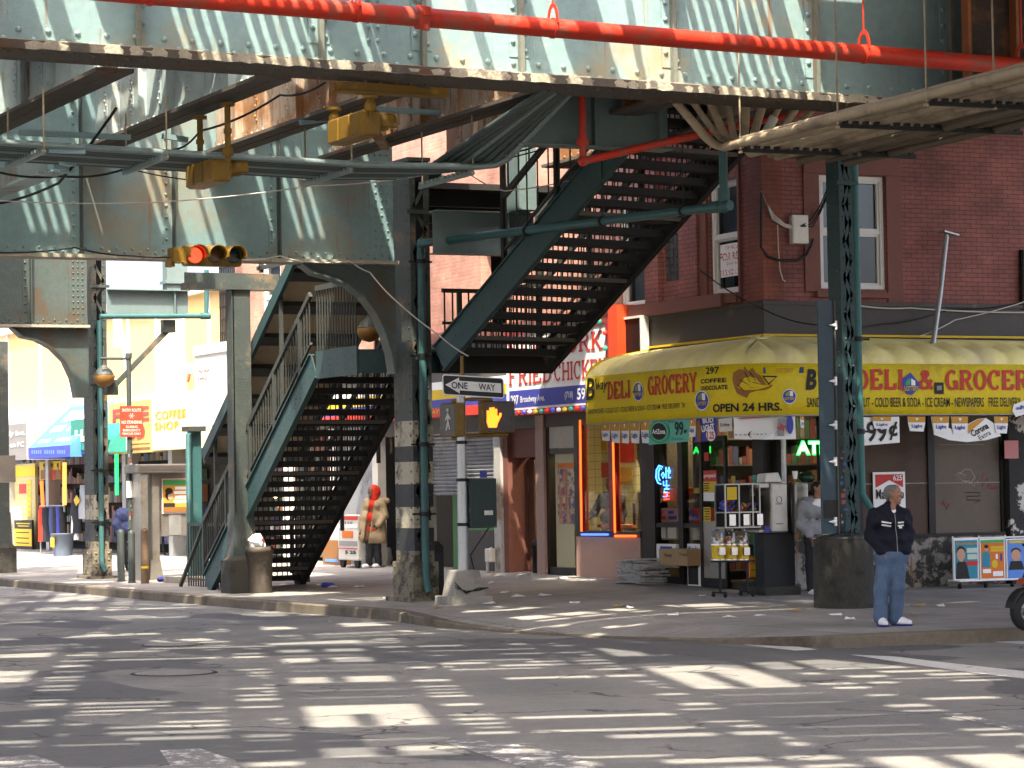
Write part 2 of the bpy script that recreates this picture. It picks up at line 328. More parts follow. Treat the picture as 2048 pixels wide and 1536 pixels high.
# ------------------------------------------------------------------ lettering
def text_geo(sx, bold=0.0, spacing=1.0):
    cu = bpy.data.curves.new('t', 'FONT'); cu.body = sx; cu.offset = bold; cu.space_character = spacing; cu.resolution_u = 3
    ob = bpy.data.objects.new('t', cu); me = bpy.data.meshes.new_from_object(ob)
    vs = [v.co.copy() for v in me.vertices]; fs = [list(p.vertices) for p in me.polygons]
    bpy.data.objects.remove(ob); bpy.data.meshes.remove(me); bpy.data.curves.remove(cu); return vs, fs
def put2d(mb, vs, fs, o, ux, uz, w, h, m=0):
    if not vs: return
    x0 = min(p[0] for p in vs); x1 = max(p[0] for p in vs); y0 = min(p[1] for p in vs); y1 = max(p[1] for p in vs)
    o, ux, uz = V3(o), V3(ux), V3(uz)
    n_ = ux.cross(uz).normalized()
    P = [o+ux*((p[0]-x0)/max(x1-x0, 1e-6)*w)+uz*((p[1]-y0)/max(y1-y0, 1e-6)*h) for p in vs]
    for k, f in enumerate(fs):      # strokes of one letter overlap: each a hair in front of the last
        mb.add([P[i]+n_*((k % 9)*.0005) for i in f], [tuple(range(len(f)))], m)
# slab-serif capitals drawn from strokes: lists of poly-lines in a unit box
def arc(cx, cy, rx_, ry_, a0, a1, n=10): return [(cx+rx_*math.cos(R(a0+(a1-a0)*i/n)), cy+ry_*math.sin(R(a0+(a1-a0)*i/n))) for i in range(n+1)]
GL = {
 'D': ([[(.2, 0), (.2, 1)], [(.2, .93)]+arc(.45, .5, .38, .43, 90, -90, 12)+[(.2, .07)]], [(.2, 0), (.2, 1)]),
 'E': ([[(.2, 0), (.2, 1)], [(.2, .93), (.85, .93)], [(.2, .5), (.65, .5)], [(.2, .07), (.85, .07)], [(.84, .93), (.84, .72)], [(.84, .07), (.84, .3)]], [(.2, 0), (.2, 1)]),
 'L': ([[(.22, 0), (.22, 1)], [(.2, .07), (.85, .07)], [(.84, .05), (.84, .32)]], [(.22, 0), (.22, 1)]),
 'I': ([[(.5, 0), (.5, 1)]], [(.5, 0), (.5, 1)]),
 'G': ([arc(.5, .5, .37, .44, 50, 330, 16), [(.6, .42), (.92, .42)], [(.82, .42), (.82, .02)]], []),
 'R': ([[(.2, 0), (.2, 1)], [(.2, .93)]+arc(.5, .72, .3, .21, 90, -90, 8)+[(.2, .5)], [(.5, .5), (.82, .04)]], [(.2, 0), (.2, 1), (.85, 0)]),
 'O': ([arc(.5, .5, .36, .44, 0, 360, 20)], []),
 'C': ([arc(.52, .5, .38, .44, 45, 315, 16), [(.8, .98), (.8, .68)]], []),
 'Y': ([[(.12, .97), (.5, .45)], [(.88, .97), (.5, .45)], [(.5, .5), (.5, 0)]], [(.12, 1), (.88, 1), (.5, 0)]),
 'N': ([[(.18, 0), (.18, 1)], [(.18, .97), (.82, .03)], [(.82, 0), (.82, 1)]], [(.18, 0), (.18, 1), (.82, 1)]),
 'W': ([[(.06, 1), (.28, 0)], [(.28, 0), (.5, .9)], [(.5, .9), (.72, 0)], [(.72, 0), (.94, 1)]], [(.08, 1), (.92, 1)]),
 'K': ([[(.2, 0), (.2, 1)], [(.82, .97), (.25, .45)], [(.4, .58), (.84, .03)]], [(.2, 0), (.2, 1), (.82, 1), (.85, 0)]),
 'F': ([[(.2, 0), (.2, 1)], [(.2, .93), (.85, .93)], [(.2, .5), (.65, .5)], [(.84, .93), (.84, .72)]], [(.2, 0), (.2, 1)]),
 'H': ([[(.18, 0), (.18, 1)], [(.82, 0), (.82, 1)], [(.18, .5), (.82, .5)]], [(.18, 0), (.18, 1), (.82, 0), (.82, 1)]),
 '&': ([[(.9, .03), (.32, .75)]+arc(.46, .8, .16, .14, 190, -20, 8)+[(.3, .45)]+arc(.42, .27, .28, .21, 140, 340, 10)+[(.86, .5)], []], []),
}
def slab(s, wt=.2, ser=.34, st=.11):
    vs = []; fs = []; x = 0
    for ch in s:
        if ch == ' ': x += .55; continue
        strokes, sers = GL[ch]; wd = .42 if ch == 'I' else 1.0; off = -.29 if ch == 'I' else 0
        for pl in strokes:
            for a, b_ in zip(pl, pl[1:]):
                dx, dy = b_[0]-a[0], b_[1]-a[1]; L = math.hypot(dx, dy) or 1; e = .02 if len(pl) > 2 else 0
                horiz = abs(dx)/L; w_ = wt*(1-.45*horiz)/2; nx, ny = -dy/L*w_, dx/L*w_; ex, ey = dx/L*e, dy/L*e
                k = len(vs)
                vs += [(x+off+a[0]-nx-ex, a[1]-ny-ey), (x+off+b_[0]-nx+ex, b_[1]-ny+ey), (x+off+b_[0]+nx+ex, b_[1]+ny+ey), (x+off+a[0]+nx-ex, a[1]+ny-ey)]; fs.append([k, k+1, k+2, k+3])
        for sx_, sy in sers:
            k = len(vs); y0 = 0 if sy < .5 else 1-st
            vs += [(x+off+sx_-ser/2, y0), (x+off+sx_+ser/2, y0), (x+off+sx_+ser/2, y0+st), (x+off+sx_-ser/2, y0+st)]; fs.append([k, k+1, k+2, k+3])
        x += wd*1.06
    return vs, fs
def geo(s, style): return slab(s) if style == 'slab' else text_geo(s, style if isinstance(style, float) else .0)
def txx(mb, s, c, l, t_, r_, b_, style=.012, m=0, off=.006):      # lettering on a wall facing -X
    y0, y1, z0, z1 = rx(c-off, l, t_, r_, b_); vs, fs = geo(s, style); put2d(mb, vs, fs, (c-off, y1, z0), (0, -1, 0), (0, 0, 1), y1-y0, z1-z0, m)
def txy(mb, s, c, l, t_, r_, b_, style=.012, m=0, off=.006):      # lettering on a wall facing -Y
    x0, x1, z0, z1 = ry(c-off, l, t_, r_, b_); vs, fs = geo(s, style); put2d(mb, vs, fs, (x0, c-off, z0), (1, 0, 0), (0, 0, 1), x1-x0, z1-z0, m)
def disc2(mb, o, ux, uz, w, h, m=0, n=20, a0=0, a1=360):
    o, ux, uz = V3(o), V3(ux), V3(uz); P = [o+ux*w/2*math.cos(R(a0+(a1-a0)*k/n))+uz*h/2*math.sin(R(a0+(a1-a0)*k/n)) for k in range(n if a1-a0 >= 360 else n+1)]
    if a1-a0 < 360: P.append(o)
    mb.add(P, [tuple(range(len(P)))], m)
def quad2(mb, o, ux, uz, pts, m=0):
    o, ux, uz = V3(o), V3(ux), V3(uz); mb.add([o+ux*a+uz*b_ for a, b_ in pts], [tuple(range(len(pts)))], m)
# wall with openings; u along ud, v up, openings as (u0,u1,v0,v1), reveal of given depth
def wall(mb, o, ud, nrm, U, Vv, holes, depth=.15, m=0):
    o, ud, n_ = V3(o), V3(ud), V3(nrm); z = Vector((0, 0, 1))
    us = sorted(set([0, U]+[min(max(h[i], 0), U) for h in holes for i in (0, 1)])); vs_ = sorted(set([0, Vv]+[min(max(h[i], 0), Vv) for h in holes for i in (2, 3)]))
    P = lambda a, b_, d=0: o+ud*a+z*b_-n_*d
    for i in range(len(us)-1):
        for j in range(len(vs_)-1):
            cu, cv = (us[i]+us[i+1])/2, (vs_[j]+vs_[j+1])/2
            if any(h[0] < cu < h[1] and h[2] < cv < h[3] for h in holes): continue
            mb.add([P(us[i], vs_[j]), P(us[i+1], vs_[j]), P(us[i+1], vs_[j+1]), P(us[i], vs_[j+1])], [(0, 1, 2, 3)], m)
    for h in holes:
        a, b_, c_, d_ = h
        for q in (((a, c_), (b_, c_)), ((b_, c_), (b_, d_)), ((b_, d_), (a, d_)), ((a, d_), (a, c_))):
            mb.add([P(*q[0]), P(*q[1]), P(*q[1], depth), P(*q[0], depth)], [(0, 1, 2, 3)], m)
    return mb
# ================================================================== GROUND
struct(MB().add([(-400, -60, 0), (500, -60, 0), (500, 900, 0), (-400, 900, 0)], [(0, 1, 2, 3)]).build('road', m_road))
OZ = lambda px, py, z: tuple(float(v) for v in onz(px, py, z))
B_ = [(15.6, 400, .15), (15.6, 60, .15), (15.6, 48, .15), (15.72, 42, .15), OZ(785, 1220, .15), OZ(835, 1231, .13), OZ(880, 1240, .10), OZ(940, 1250, .06), OZ(1000, 1258, .035), OZ(1075, 1265, .025), OZ(1150, 1270, .02), OZ(1230, 1273, .02), OZ(1310, 1275, .025), OZ(1390, 1277, .035), OZ(1450, 1277, .06), OZ(1550, 1275, .10), OZ(1659, 1272, .14), (19.7, 27.1, .15), (24, 27.1, .15), (300, 27.1, .15)]
IN = [(17.2, y) if y > 31.2 and k_ < 12 else (max(17.2, x), 31.2) for k_, (x, y, z) in enumerate(B_)]
bm = bmesh.new(); Rw = []
for k_ in range(6): Rw.append([bm.verts.new((a[0]+(b_[0]-a[0])*k_/5, a[1]+(b_[1]-a[1])*k_/5, a[2]+(.15-a[2])*(k_/5)**.8)) for a, b_ in zip(B_, IN)])
for i in range(5):
    for j in range(len(B_)-1): bm.faces.new((Rw[i][j], Rw[i][j+1], Rw[i+1][j+1], Rw[i+1][j]))
xs = [17.2, 18, 19, 20, 21, 22.4, 26, 40, 300]; ys = [31.2, 33, 35, 37, 39, 41, 43, 46, 60, 100, 400]
xs = sorted(set(xs+[17.2+.22/.044])); ys = sorted(set(ys+[31.2+.22/.0185]))
g = [[bm.verts.new((x, y, gz(x, y))) for y in ys] for x in xs]
for i in range(len(xs)-1):
    for j in range(len(ys)-1): bm.faces.new((g[i][j], g[i+1][j], g[i+1][j+1], g[i][j+1]))
bmesh.ops.recalc_face_normals(bm, faces=bm.faces)
me = bpy.data.meshes.new('sidewalk'); bm.to_mesh(me); bm.free(); me.materials.append(m_walk)
for p in me.polygons:
    if p.normal.z < 0: p.flip()
o = bpy.data.objects.new('sidewalk', me); COL.objects.link(o); struct(o)
# kerb: stone strip standing 3 mm proud of the pavement, with a drop at the corner ramp
k = MB(); pts = []
for a, b_ in zip(B_, B_[1:]):
    n_ = 6 if Vector(b_).xy.__sub__(Vector(a).xy).length < 30 else 1
    for i in range(n_): pts.append(Vector(a).lerp(Vector(b_), i/n_))
pts.append(Vector(B_[-1])); rng = random.Random(3)
out = []; inn = []
for i, p in enumerate(pts):
    d = (pts[min(i+1, len(pts)-1)]-pts[max(i-1, 0)]); d.z = 0; d.normalize(); n_ = Vector((d.y, -d.x, 0))
    if n_.dot(Vector((1, 1, 0))) > 0: n_ = -n_
    j = rng.uniform(-.012, .012)
    out.append(p+n_*(.05+j)); inn.append(p-n_*.17)
for i in range(len(pts)-1):
    a, b_, c_, d_ = out[i], out[i+1], inn[i+1], inn[i]; up_ = Vector((0, 0, .004+rng.uniform(0, .004)))
    A = [a+up_, b_+up_, c_+up_, d_+up_]; lo = [Vector((a.x, a.y, -.02)), Vector((b_.x, b_.y, -.02))]
    bev = Vector((0, 0, -.02)); na = (a-d_).normalized()*.02; nb = (b_-c_).normalized()*.02
    k.add([A[0]-na, A[1]-nb, A[2], A[3], A[0]+bev, A[1]+bev, lo[1], lo[0]], [(0, 1, 2, 3), (4, 5, 1, 0), (7, 6, 5, 4)])
struct(k.build('kerb', m_kerb, fix=False))
# worn paint on the carriageway
def road_poly(name, px, m=m_mark, z=.004):
    return struct(MB().add([onz(x, y, z) for x, y in px], [tuple(range(len(px)))]).build(name, m))
road_poly('road_marking', [(1430, 1280), (1490, 1281), (1560, 1288), (1636, 1299), (1590, 1301), (1500, 1291)], m_mark2)
road_poly('road_marking', [(1700, 1309), (1790, 1313), (1900, 1326), (2048, 1342), (2048, 1357), (1960, 1347), (1850, 1332)], m_mark2)
road_poly('road_marking', [(1880, 1274), (1960, 1277), (2060, 1283), (2060, 1289), (1960, 1282)], m_mark2)
road_poly('road_marking', [(0, 1515), (60, 1508), (110, 1523), (140, 1540), (0, 1540)], z=.0045)
road_poly('road_marking', [(320, 1500), (400, 1497), (470, 1520), (490, 1545), (350, 1545)], z=.0045)
road_poly('road_marking', [(880, 1482), (930, 1478), (1130, 1500), (1210, 1540), (1080, 1545)], z=.0045)
road_poly('road_marking', [(1880, 1428), (1920, 1426), (2050, 1452), (2050, 1464)], z=.0045)
def manhole(px, py, rad, label):
    c = onz(px, py, 0); t_ = thing('manhole_cover', label, 'manhole', c)
    mb = MB(); mb.lathe((c[0], c[1], .004), [(rad, 0), (rad, .006), (rad*.93, .007)], 36)
    for i in range(-9, 10):
        for j in range(-9, 10):
            x, y = i*rad/10, j*rad/10
            if math.hypot(x, y) < rad*.88 and (i+j) % 2 == 0: mb.box(c[0]+x-.022, c[1]+y-.022, .0105, c[0]+x+.022, c[1]+y+.022, .0155)
    mb.build('lid', M('iron_lid', (.26, .235, .21), .45, .5, .2, 4, .2), t_)
    MB().lathe((c[0], c[1], .003), [(rad*1.12, 0), (rad*1.1, .005), (rad*1.01, .005)], 36).build('ring', m_concd, t_)
manhole(348, 1347, .42, 'round iron manhole cover with raised pattern in the shaded roadway')
manhole(345, 1290, .36, 'worn manhole cover lying in the sunlit dashes farther up the roadway')
# litter
rng = random.Random(11)
scr = [(1460, 1296-60), (1345, 1231), (1240, 1213), (1405, 1193), (985, 1150), (1000, 1153), (1050, 1150), (1125, 1158), (1036, 1194), (985, 1167), (978, 1208), (1150, 1207), (1880, 1213), (1835, 1212), (1590, 1222), (1670, 1231), (1010, 1186), (665, 1175), (560, 1180), (775, 1197), (870, 1218), (640, 1172), (720, 1175), (1520, 1232), (1700, 1240), (1830, 1230), (1260, 1217), (905, 1193), (1090, 1192)]
for px, py in scr:
    c = gr(px, py); z = gz(c[0], c[1])+.006; a = rng.uniform(0, 6.28); L = rng.uniform(.05, .13); W = rng.uniform(.04, .09)
    if 14 < c[0] < 17 and c[1] < 37: z += .0
    ca, sa = math.cos(a), math.sin(a); mb = MB()
    P = [(-L, -W, 0), (0, -W*1.1, .02+rng.random()*.02), (L, -W*.8, .004), (L*.9, W, .012), (0, W, .03*rng.random()+.008), (-L*.9, W*.9, .002)]
    mb.ext([(c[0]+x*ca-y*sa, c[1]+x*sa+y*ca, z+h) for x, y, h in P], (0, 0, .002))
    tag(mb.build('paper_scrap', m_white if rng.random() < .8 else m_card), 'crumpled scrap of paper litter lying on the grey pavement', 'litter', 'paper litter on the pavement')
def crumple(name, px, py, size, m, label, sc=(1.4, 1, .6)):
    c = gr(px, py); mb = MB(); mb.ball((c[0], c[1], gz(c[0], c[1])+size*sc[2]*.9), size, 10, 0, sc)
    mb.v = [(x+rng.uniform(-1, 1)*size*.22, y+rng.uniform(-1, 1)*size*.22, max(gz(x, y)+.004, z+rng.uniform(-1, 1)*size*.2)) for x, y, z in mb.v]
    mb.sm = [False]*len(mb.sm); return tag(mb.build(name, m), label, 'litter')
crumple('plastic_bag', 330, 1163, .10, m_blue, 'crumpled dark blue plastic bag beside the phone kiosk foot', (1.8, 1, .5))
crumple('plastic_bag', 655, 1175, .09, m_blue, 'bright blue plastic scrap on the pavement near the stair foot', (1.6, 1, .5))
crumple('paper_cup', 1558, 1182, .07, m_offw, 'crushed paper cup on the pavement below the payphone', (1.6, .9, .8))
crumple('plastic_bag', 772, 1128, .17, m_white, 'white plastic shopping bag standing beside the man in the red hood', (.9, .8, 1.1))
# ================================================================== BUILDINGS
XF = 21.9; YF = 36.6     # avenue facade plane, side-street facade plane
bld = thing('corner_building', 'dark red brick corner building with white sash windows above the yellow awning', 'building', (XF, YF, .3))
def sash(parent, o, ud, nrm, w, h, deep, label=None, tilt_dark=True):
    """white sash window standing in an opening; o lower corner on the outside plane"""
    o, ud, n_ = V3(o), V3(ud), V3(nrm); z = Vector((0, 0, 1)); oo = o-n_*deep
    fr = MB(); t_ = .07
    def bx(u0, u1, v0, v1, d0, d1): fr.obox(oo+ud*(u0+u1)/2+z*(v0+v1)/2+n_*(d0+d1)/2, ud*(u1-u0)/2, z*(v1-v0)/2, n_*(d1-d0)/2)
    bx(0, t_, 0, h, -.04, .06); bx(w-t_, w, 0, h, -.04, .06); bx(t_, w-t_, 0, t_, -.04, .06); bx(t_, w-t_, h-t_, h, -.04, .06)
    bx(t_, w-t_, h*.49, h*.49+.055, -.03, .05)
    for v0, v1, dd in ((t_, h*.49, 0), (h*.49+.055, h-t_, .02)):
        bx(t_, t_+.035, v0, v1, -.03+dd, .02+dd); bx(w-t_-.035, w-t_, v0, v1, -.03+dd, .02+dd); bx(t_+.035, w-t_-.035, v0, v0+.035, -.03+dd, .02+dd); bx(t_+.035, w-t_-.035, v1-.035, v1, -.03+dd, .02+dd)
    win = fr.build('window', m_winf, parent)
    pn = MB(); pn.obox(oo+ud*w/2+z*h/2-n_*.012, ud*(w/2-t_-.02), z*(h/2-t_-.02), n_*.003); pn.build('pane', m_glassw, win)
    bl = MB(); bl.obox(oo+ud*w/2+z*h*.74-n_*.1, ud*(w/2-t_), z*h*.25, n_*.004); bl.obox(oo+ud*w*.26+z*h*.25-n_*.12, ud*w*.16, z*h*.24, n_*.004); bl.build('blind', m_pale, win)
    return win
# side-street wall
wx0, wx1, wz0, wz1 = ry(YF, 1640, 352, 1770, 578)
mb = MB(); ZB = 4.72; wall(mb, (XF, YF, ZB), (1, 0, 0), (0, -1, 0), 40, 9, [(wx0-XF, wx1-XF, wz0-ZB, wz1-ZB)], .22)
# avenue wall with two windows
hy0, hy1, hz0, hz1 = rx(XF, 1420, 350, 1476, 575)
ky0, ky1, kz0, kz1 = rx(XF, 1240, 400, 1312, 596)
gy0, gy1, gza, gzb = rx(XF, 1330, 468, 1360, 562)
hz0, hz1 = wz0-.02, wz1; kz0, kz1 = hz0, hz1
wall(mb, (XF, 40.5, ZB), (0, -1, 0), (-1, 0, 0), 40.5-YF, 9, [(40.5-hy1, 40.5-hy0, hz0-ZB, hz1-ZB), (40.5-gy1, 40.5-gy0, gza-ZB, gzb-ZB)], .22)
wall(mb, (XF, 52., ZB), (0, -1, 0), (-1, 0, 0), 11.5, 9, [(52-ky1, 52-ky0, kz0-ZB, kz1-ZB), (5, 6.1, hz0-ZB, hz1-ZB)], .22, 1)
mb.build('wall', [m_brick, m_brickl], bld, fix=False)
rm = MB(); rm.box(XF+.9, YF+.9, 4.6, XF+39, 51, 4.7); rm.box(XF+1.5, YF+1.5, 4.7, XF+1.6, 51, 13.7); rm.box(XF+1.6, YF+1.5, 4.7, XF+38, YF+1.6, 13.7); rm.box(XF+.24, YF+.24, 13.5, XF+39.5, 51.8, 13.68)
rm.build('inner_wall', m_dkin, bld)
sash(bld, (wx0, YF, wz0), (1, 0, 0), (0, -1, 0), wx1-wx0, wz1-wz0, .1)
sash(bld, (XF, hy1, hz0), (0, -1, 0), (-1, 0, 0), hy1-hy0, hz1-hz0, .1)
sash(bld, (XF, ky1, kz0), (0, -1, 0), (-1, 0, 0), ky1-ky0, kz1-kz0, .1)
tr = MB()      # brownstone surrounds and sills standing proud of the brick
tr.box(wx0-.3, YF-.03, wz0-.05, wx0-.02, YF+.1, wz1+.02); tr.box(wx1+.02, YF-.03, wz0-.3, wx1+.3, YF+.1, wz1+.02); tr.box(wx0-.3, YF-.05, wz1+.023, wx1+.3, YF+.1, wz1+.5); tr.box(wx0-.12, YF-.09, wz0-.14, wx1+.018, YF+.1, wz0-.052)
tr.box(XF-.09, hy0-.05, hz0-.16, XF+.1, hy1+.05, hz0-.002); tr.box(XF-.05, hy0-.12, hz0-.17, XF+.1, hy0-.06, hz1+.4); tr.box(XF-.05, hy1+.06, hz0-.17, XF+.1, hy1+.3, hz1+.4); tr.box(XF-.09, ky0-.05, kz0-.16, XF+.1, ky1+.05, kz0-.002)
tr.box(XF-.16, YF+1.1, 4.74, XF+.1, 51.9, 4.95); tr.build('stone_trim', m_brown, bld)
pil = MB(); y0, y1, _, _ = rx(XF, 1508, 500, 1528, 600); pil.box(XF-.045, YF-.045, ZB+.05, XF+.32, YF+.42, 12); pil.build('corner_pilaster', m_brickr, bld)
pl2 = MB(); y0, y1, _, _ = rx(XF, 1368, 450, 1404, 560); pl2.box(XF-.1, y0, ZB+.235, XF+.1, y1, 12); y0, y1, _, _ = rx(XF, 1300, 500, 1326, 590); pl2.box(XF-.1, y0, ZB+.235, XF+.1, y1, 12); pl2.each('pilaster', m_brick, bld)
gl = MB(); gl.box(XF+.05, gy0, gza, XF+.09, gy1, gzb)
for i in range(4):
    for j in range(6): gl.box(XF+.02, gy0+(gy1-gy0)*(i+.12)/4, gza+(gzb-gza)*(j+.12)/6, XF+.05, gy0+(gy1-gy0)*(i+.88)/4, gza+(gzb-gza)*(j+.88)/6)
gl.build('glass_block_window', M('glass_block', (.07, .075, .08), .15, 0, .4, 12, .2), bld)
fs = MB(); fs.box(XF-.06, YF-.06, 4.1, XF+40, YF+.25, 4.69); fs.box(XF-.09, YF-.09, 4.69, XF+40, YF+.25, 4.75); fs.box(XF-.06, YF+.25, 4.1, XF+.25, 41.6, 4.69); fs.box(XF-.09, YF+.25, 4.69, XF+.25, 41.6, 4.74); fs.build('fascia', m_fascia, bld)
sg = MB(); SGX = XF+.03     # office sign inside the pane
sg2 = MB(); y0, y1, z0, z1 = rx(XF+.06, 1438, 487, 1476, 553)
MB().box(XF+.083, y0-.25, z0, XF+.088, y1, z1).build('rental_notice', m_white, bld)
nb = MB()
txx(nb, 'OFFICE', XF+.09, 1450, 490, 1476, 498, .01); txx(nb, 'FOR RENT', XF+.09, 1440, 503, 1495, 520, .02); txx(nb, '1250 SF', XF+.09, 1450, 523, 1478, 529, .01); txx(nb, '212.921.5525', XF+.09, 1440, 537, 1495, 549, .015); nb.build('notice_lettering', m_red, bld)
# things on the brick wall
x0, x1, z0, z1 = ry(YF-.1, 1584, 430, 1616, 487)
jb = thing('junction_box', 'white utility box on the brick wall between the corner and the window', 'utility box', ((x0+x1)/2, YF, z0))
MB().box(x0, YF-.12, z0, x1, YF, z1).build('box', m_offw, jb, bevel=.012); MB().box(x0+.02, YF-.128, z0+.03, x1-.02, YF-.12, z1-.03).build('lid', m_offw, jb)
def sagged(pts, r, n=8, seg=7, sag=.0):
    P = []
    for a, b_ in zip(pts, pts[1:]):
        for i in range(seg): t_ = i/seg; p = V3(a).lerp(V3(b_), t_); p.z -= 4*sag*t_*(1-t_); P.append(p)
    P.append(V3(pts[-1])); return P
cb = thing('wall_cables', 'bundle of loose black and white cables draped across the brick wall around the utility box', 'cables', V3(ony(1530, 400, YF-.06)))
W = lambda px, py, d=.09: ony(px, py, YF-d)
mbk = MB()
mbk.tube([W(1523, 385), W(1522, 440), W(1522, 495), W(1535, 512), W(1560, 521), W(1595, 521), W(1612, 510), W(1622, 492), W(1626, 478)], .022, 8)
for dx, sg_ in ((0, 0), (6, 8), (11, 14)): mbk.tube([W(1602, 452, .14), W(1622+dx*.3, 440+sg_), W(1640, 412+sg_), W(1658+dx*.4, 370+sg_*.5, .3), ony(1668, 345+dx, YF-1.2)], .012, 6)
mbk.tube([W(1600, 450), W(1595, 470), W(1606, 480), W(1618, 488)], .01, 6); mbk.build('black_cable', m_wire, cb)
mw = MB()
for k_ in range(4): mw.tube([W(1523+k_, 383+k_*2), W(1532+k_, 405+k_*2), W(1548-k_, 430+k_*3), W(1570, 448+k_*2), W(1588, 452+k_*2)], .009, 6)
mw.tube([W(1555, 450), W(1557, 500), W(1560, 540), W(1566, 560), W(1571, 563)], .009, 6); mw.build('white_cable', m_wirel, cb)
cb2 = MB(); cb2.tube(sagged([ony(1400, 540, YF-.1), ony(1530, 620, YF-.15), ony(1640, 650, YF-.9), ony(1760, 648, YF-.3), ony(1900, 618, YF-.1), ony(2060, 600, YF-.1)], .012, sag=.05), .011, 6)
tag(cb2.build('fascia_cable', m_wire), 'thin black cable sagging along the grey fascia above the awning', 'cable')
cb3 = MB(); cb3.tube(sagged([ony(1840, 672, YF-.5), ony(1910, 640, YF-.2), ony(2060, 600, YF-.1)], .01, sag=.02), .01, 6); cb3.tube(sagged([ony(1720, 612, YF-.1), ony(1820, 616, YF-.12), ony(2060, 625, YF-.1)], .01, sag=.02), .014, 6)
tag(cb3.build('fascia_cable', m_wirel), 'pale slack cable on the grey fascia behind the bent flue pole', 'cable')
bp = thing('flue_pole', 'bent galvanised pole with a flat cap poking up through the yellow awning', 'pole', V3(ony(1866, 678, YF-.5)))
MB().tube([ony(1866, 690, YF-.55), ony(1880, 590, YF-.4), ony(1893, 470, YF-.25)], .042, 10).build('pole', m_galv, bp)
p = ony(1897, 467, YF-.25); MB().obox(p, (.14, 0, -.03), (0, .1, 0), (.003, 0, .012)).build('cap_plate', m_galv, bp)
lampb = MB(); q = ony(2047, 500, YF-.1); lampb.tube([ony(2045, 500, YF-.05), ony(2046, 620, YF-.05)], .05, 8); lampb.build('drain_pipe', m_blackst); tag(bpy.context.scene.objects['drain_pipe'], 'black drain pipe down the brick wall', 'pipe')

# ---------------------------------------------------------------- deli ground floor
deli = thing('deli_storefront', 'corner deli shopfront with dark frames, open door and goods in the windows', 'shopfront', (XF, YF, .3))
GZ = .36
def RXB(mb, c, l, t_, r_, b_, th=.08, m=0, z0=None, z1=None):   # box on plane x=c given by its pixel rectangle (depth th behind)
    a, b2, c0, c1 = rx(c, l, t_, r_, b_); mb.box(c, a, c0 if z0 is None else z0, c+th, b2, c1 if z1 is None else z1, m); return mb
def RYB(mb, c, l, t_, r_, b_, th=.08, m=0, z0=None, z1=None):
    a, b2, c0, c1 = ry(c, l, t_, r_, b_); mb.box(a, c, c0 if z0 is None else z0, b2, c+th, c1 if z1 is None else z1, m); return mb
fr = MB(); HT = 4.08
RXB(fr, XF, 1281, 830, 1309, 1165, .25, z0=.2, z1=HT); RXB(fr, XF, 1356, 830, 1365, 1165, .12, z0=.2, z1=HT); RXB(fr, XF, 1399, 830, 1408, 1165, .12, z0=.2, z1=HT); RXB(fr, XF, 1506, 830, 1526, 1165, .25, z0=.2, z1=HT)
yA = rx(XF, 1309, 900, 1506, 1000); fr.box(XF+.01, yA[0], 3.0, XF+.11, yA[1], HT)
yB = rx(XF, 1309, 900, 1399, 1000); fr.box(XF+.012, yB[0], 1.02+GZ-.15, XF+.112, yB[1], 1.09+GZ-.15); fr.box(XF+.014, yB[0], .2, XF+.114, yB[1], .42)
RYB(fr, YF, 1556, 830, 1566, 1165, .12, z0=.2, z1=HT); RYB(fr, YF, 1858, 830, 1871, 1165, .14, z0=1.1, z1=HT); RYB(fr, YF, 2003, 830, 2011, 1165, .14, z0=.2, z1=HT); fr.box(XF+.3, YF+.012, 3.0, XF+8, YF+.1, HT); RYB(fr, YF, 1645, 830, 1726, 1165, .14, z0=.2, z1=2.99)
fr.build('frame', m_frame, deli)
gp = MB(); gp.box(XF+.05, yB[0], .42, XF+.056, yB[1], 3.0); a = ry(YF, 1566, 900, 1645, 1000); gp.box(a[0], YF+.05, .9, a[1], YF+.056, 3.0); gp.each('window_pane', m_glass, deli)
bb = MB(); a = ry(YF, 1726, 900, 1858, 1000); bb.box(a[0], YF+.04, 1.05, a[1], YF+.1, 2.99); bb.build('boarded_panel', m_board, deli)
bb = MB(); a2 = ry(YF, 1871, 900, 2003, 1000); bb.box(a2[0], YF+.04, 1.05, a2[1], YF+.1, 2.99); bb.build('boarded_panel', m_boardg, deli)
ln = MB(); ln.box(a[0], YF+.03, ony(1800, 968, YF)[2], a[1], YF+.038, ony(1800, 966, YF)[2]); ln.box(a2[0], YF+.03, ony(1900, 967, YF)[2], a2[1], YF+.038, ony(1900, 965, YF)[2]); ln.box(a2[0]+.1, YF+.03, ony(1900, 890, YF)[2], a2[1]-.3, YF+.038, ony(1900, 889, YF)[2]); ln.each('panel_joint', m_conc, deli)
lw = MB(); lw.box(a[0]-1.6, YF-.05, .2, a2[1], YF+.3, 1.04); lw.build('base_wall', M('torn_poster_wall', (.30, .27, .23), .8, 0, .3, 2, .3, dirt=(.04, .038, .035), dlo=.46, dhi=.52, dscale=3.2, streak=(.2, .1, .06), slo=.6, shi=.64), deli)
sl = MB(); sl.box(a[0]-.02, YF-.08, 1.04, a2[1], YF+.1, 1.09); sl.build('window_ledge', m_frame, deli)
ppx = ry(YF, 2011, 900, 2042, 1000); pp = MB(); pp.box(ppx[0]-.01, YF-.12, .2, ppx[1], YF+.2, 2.99); pp.build('pier', M('torn_paper_pier', (.035, .033, .032), .8, 0, .3, 2, .3, dirt=(.5, .48, .45), dlo=.53, dhi=.56, dscale=2.6, streak=(.3, .05, .05), slo=.66, shi=.68), deli)
pp = MB(); pp.box(ppx[1]+.06, YF-.1, .2, ppx[1]+5, YF+.2, 2.99); pp.build('pier', m_boardg, deli)
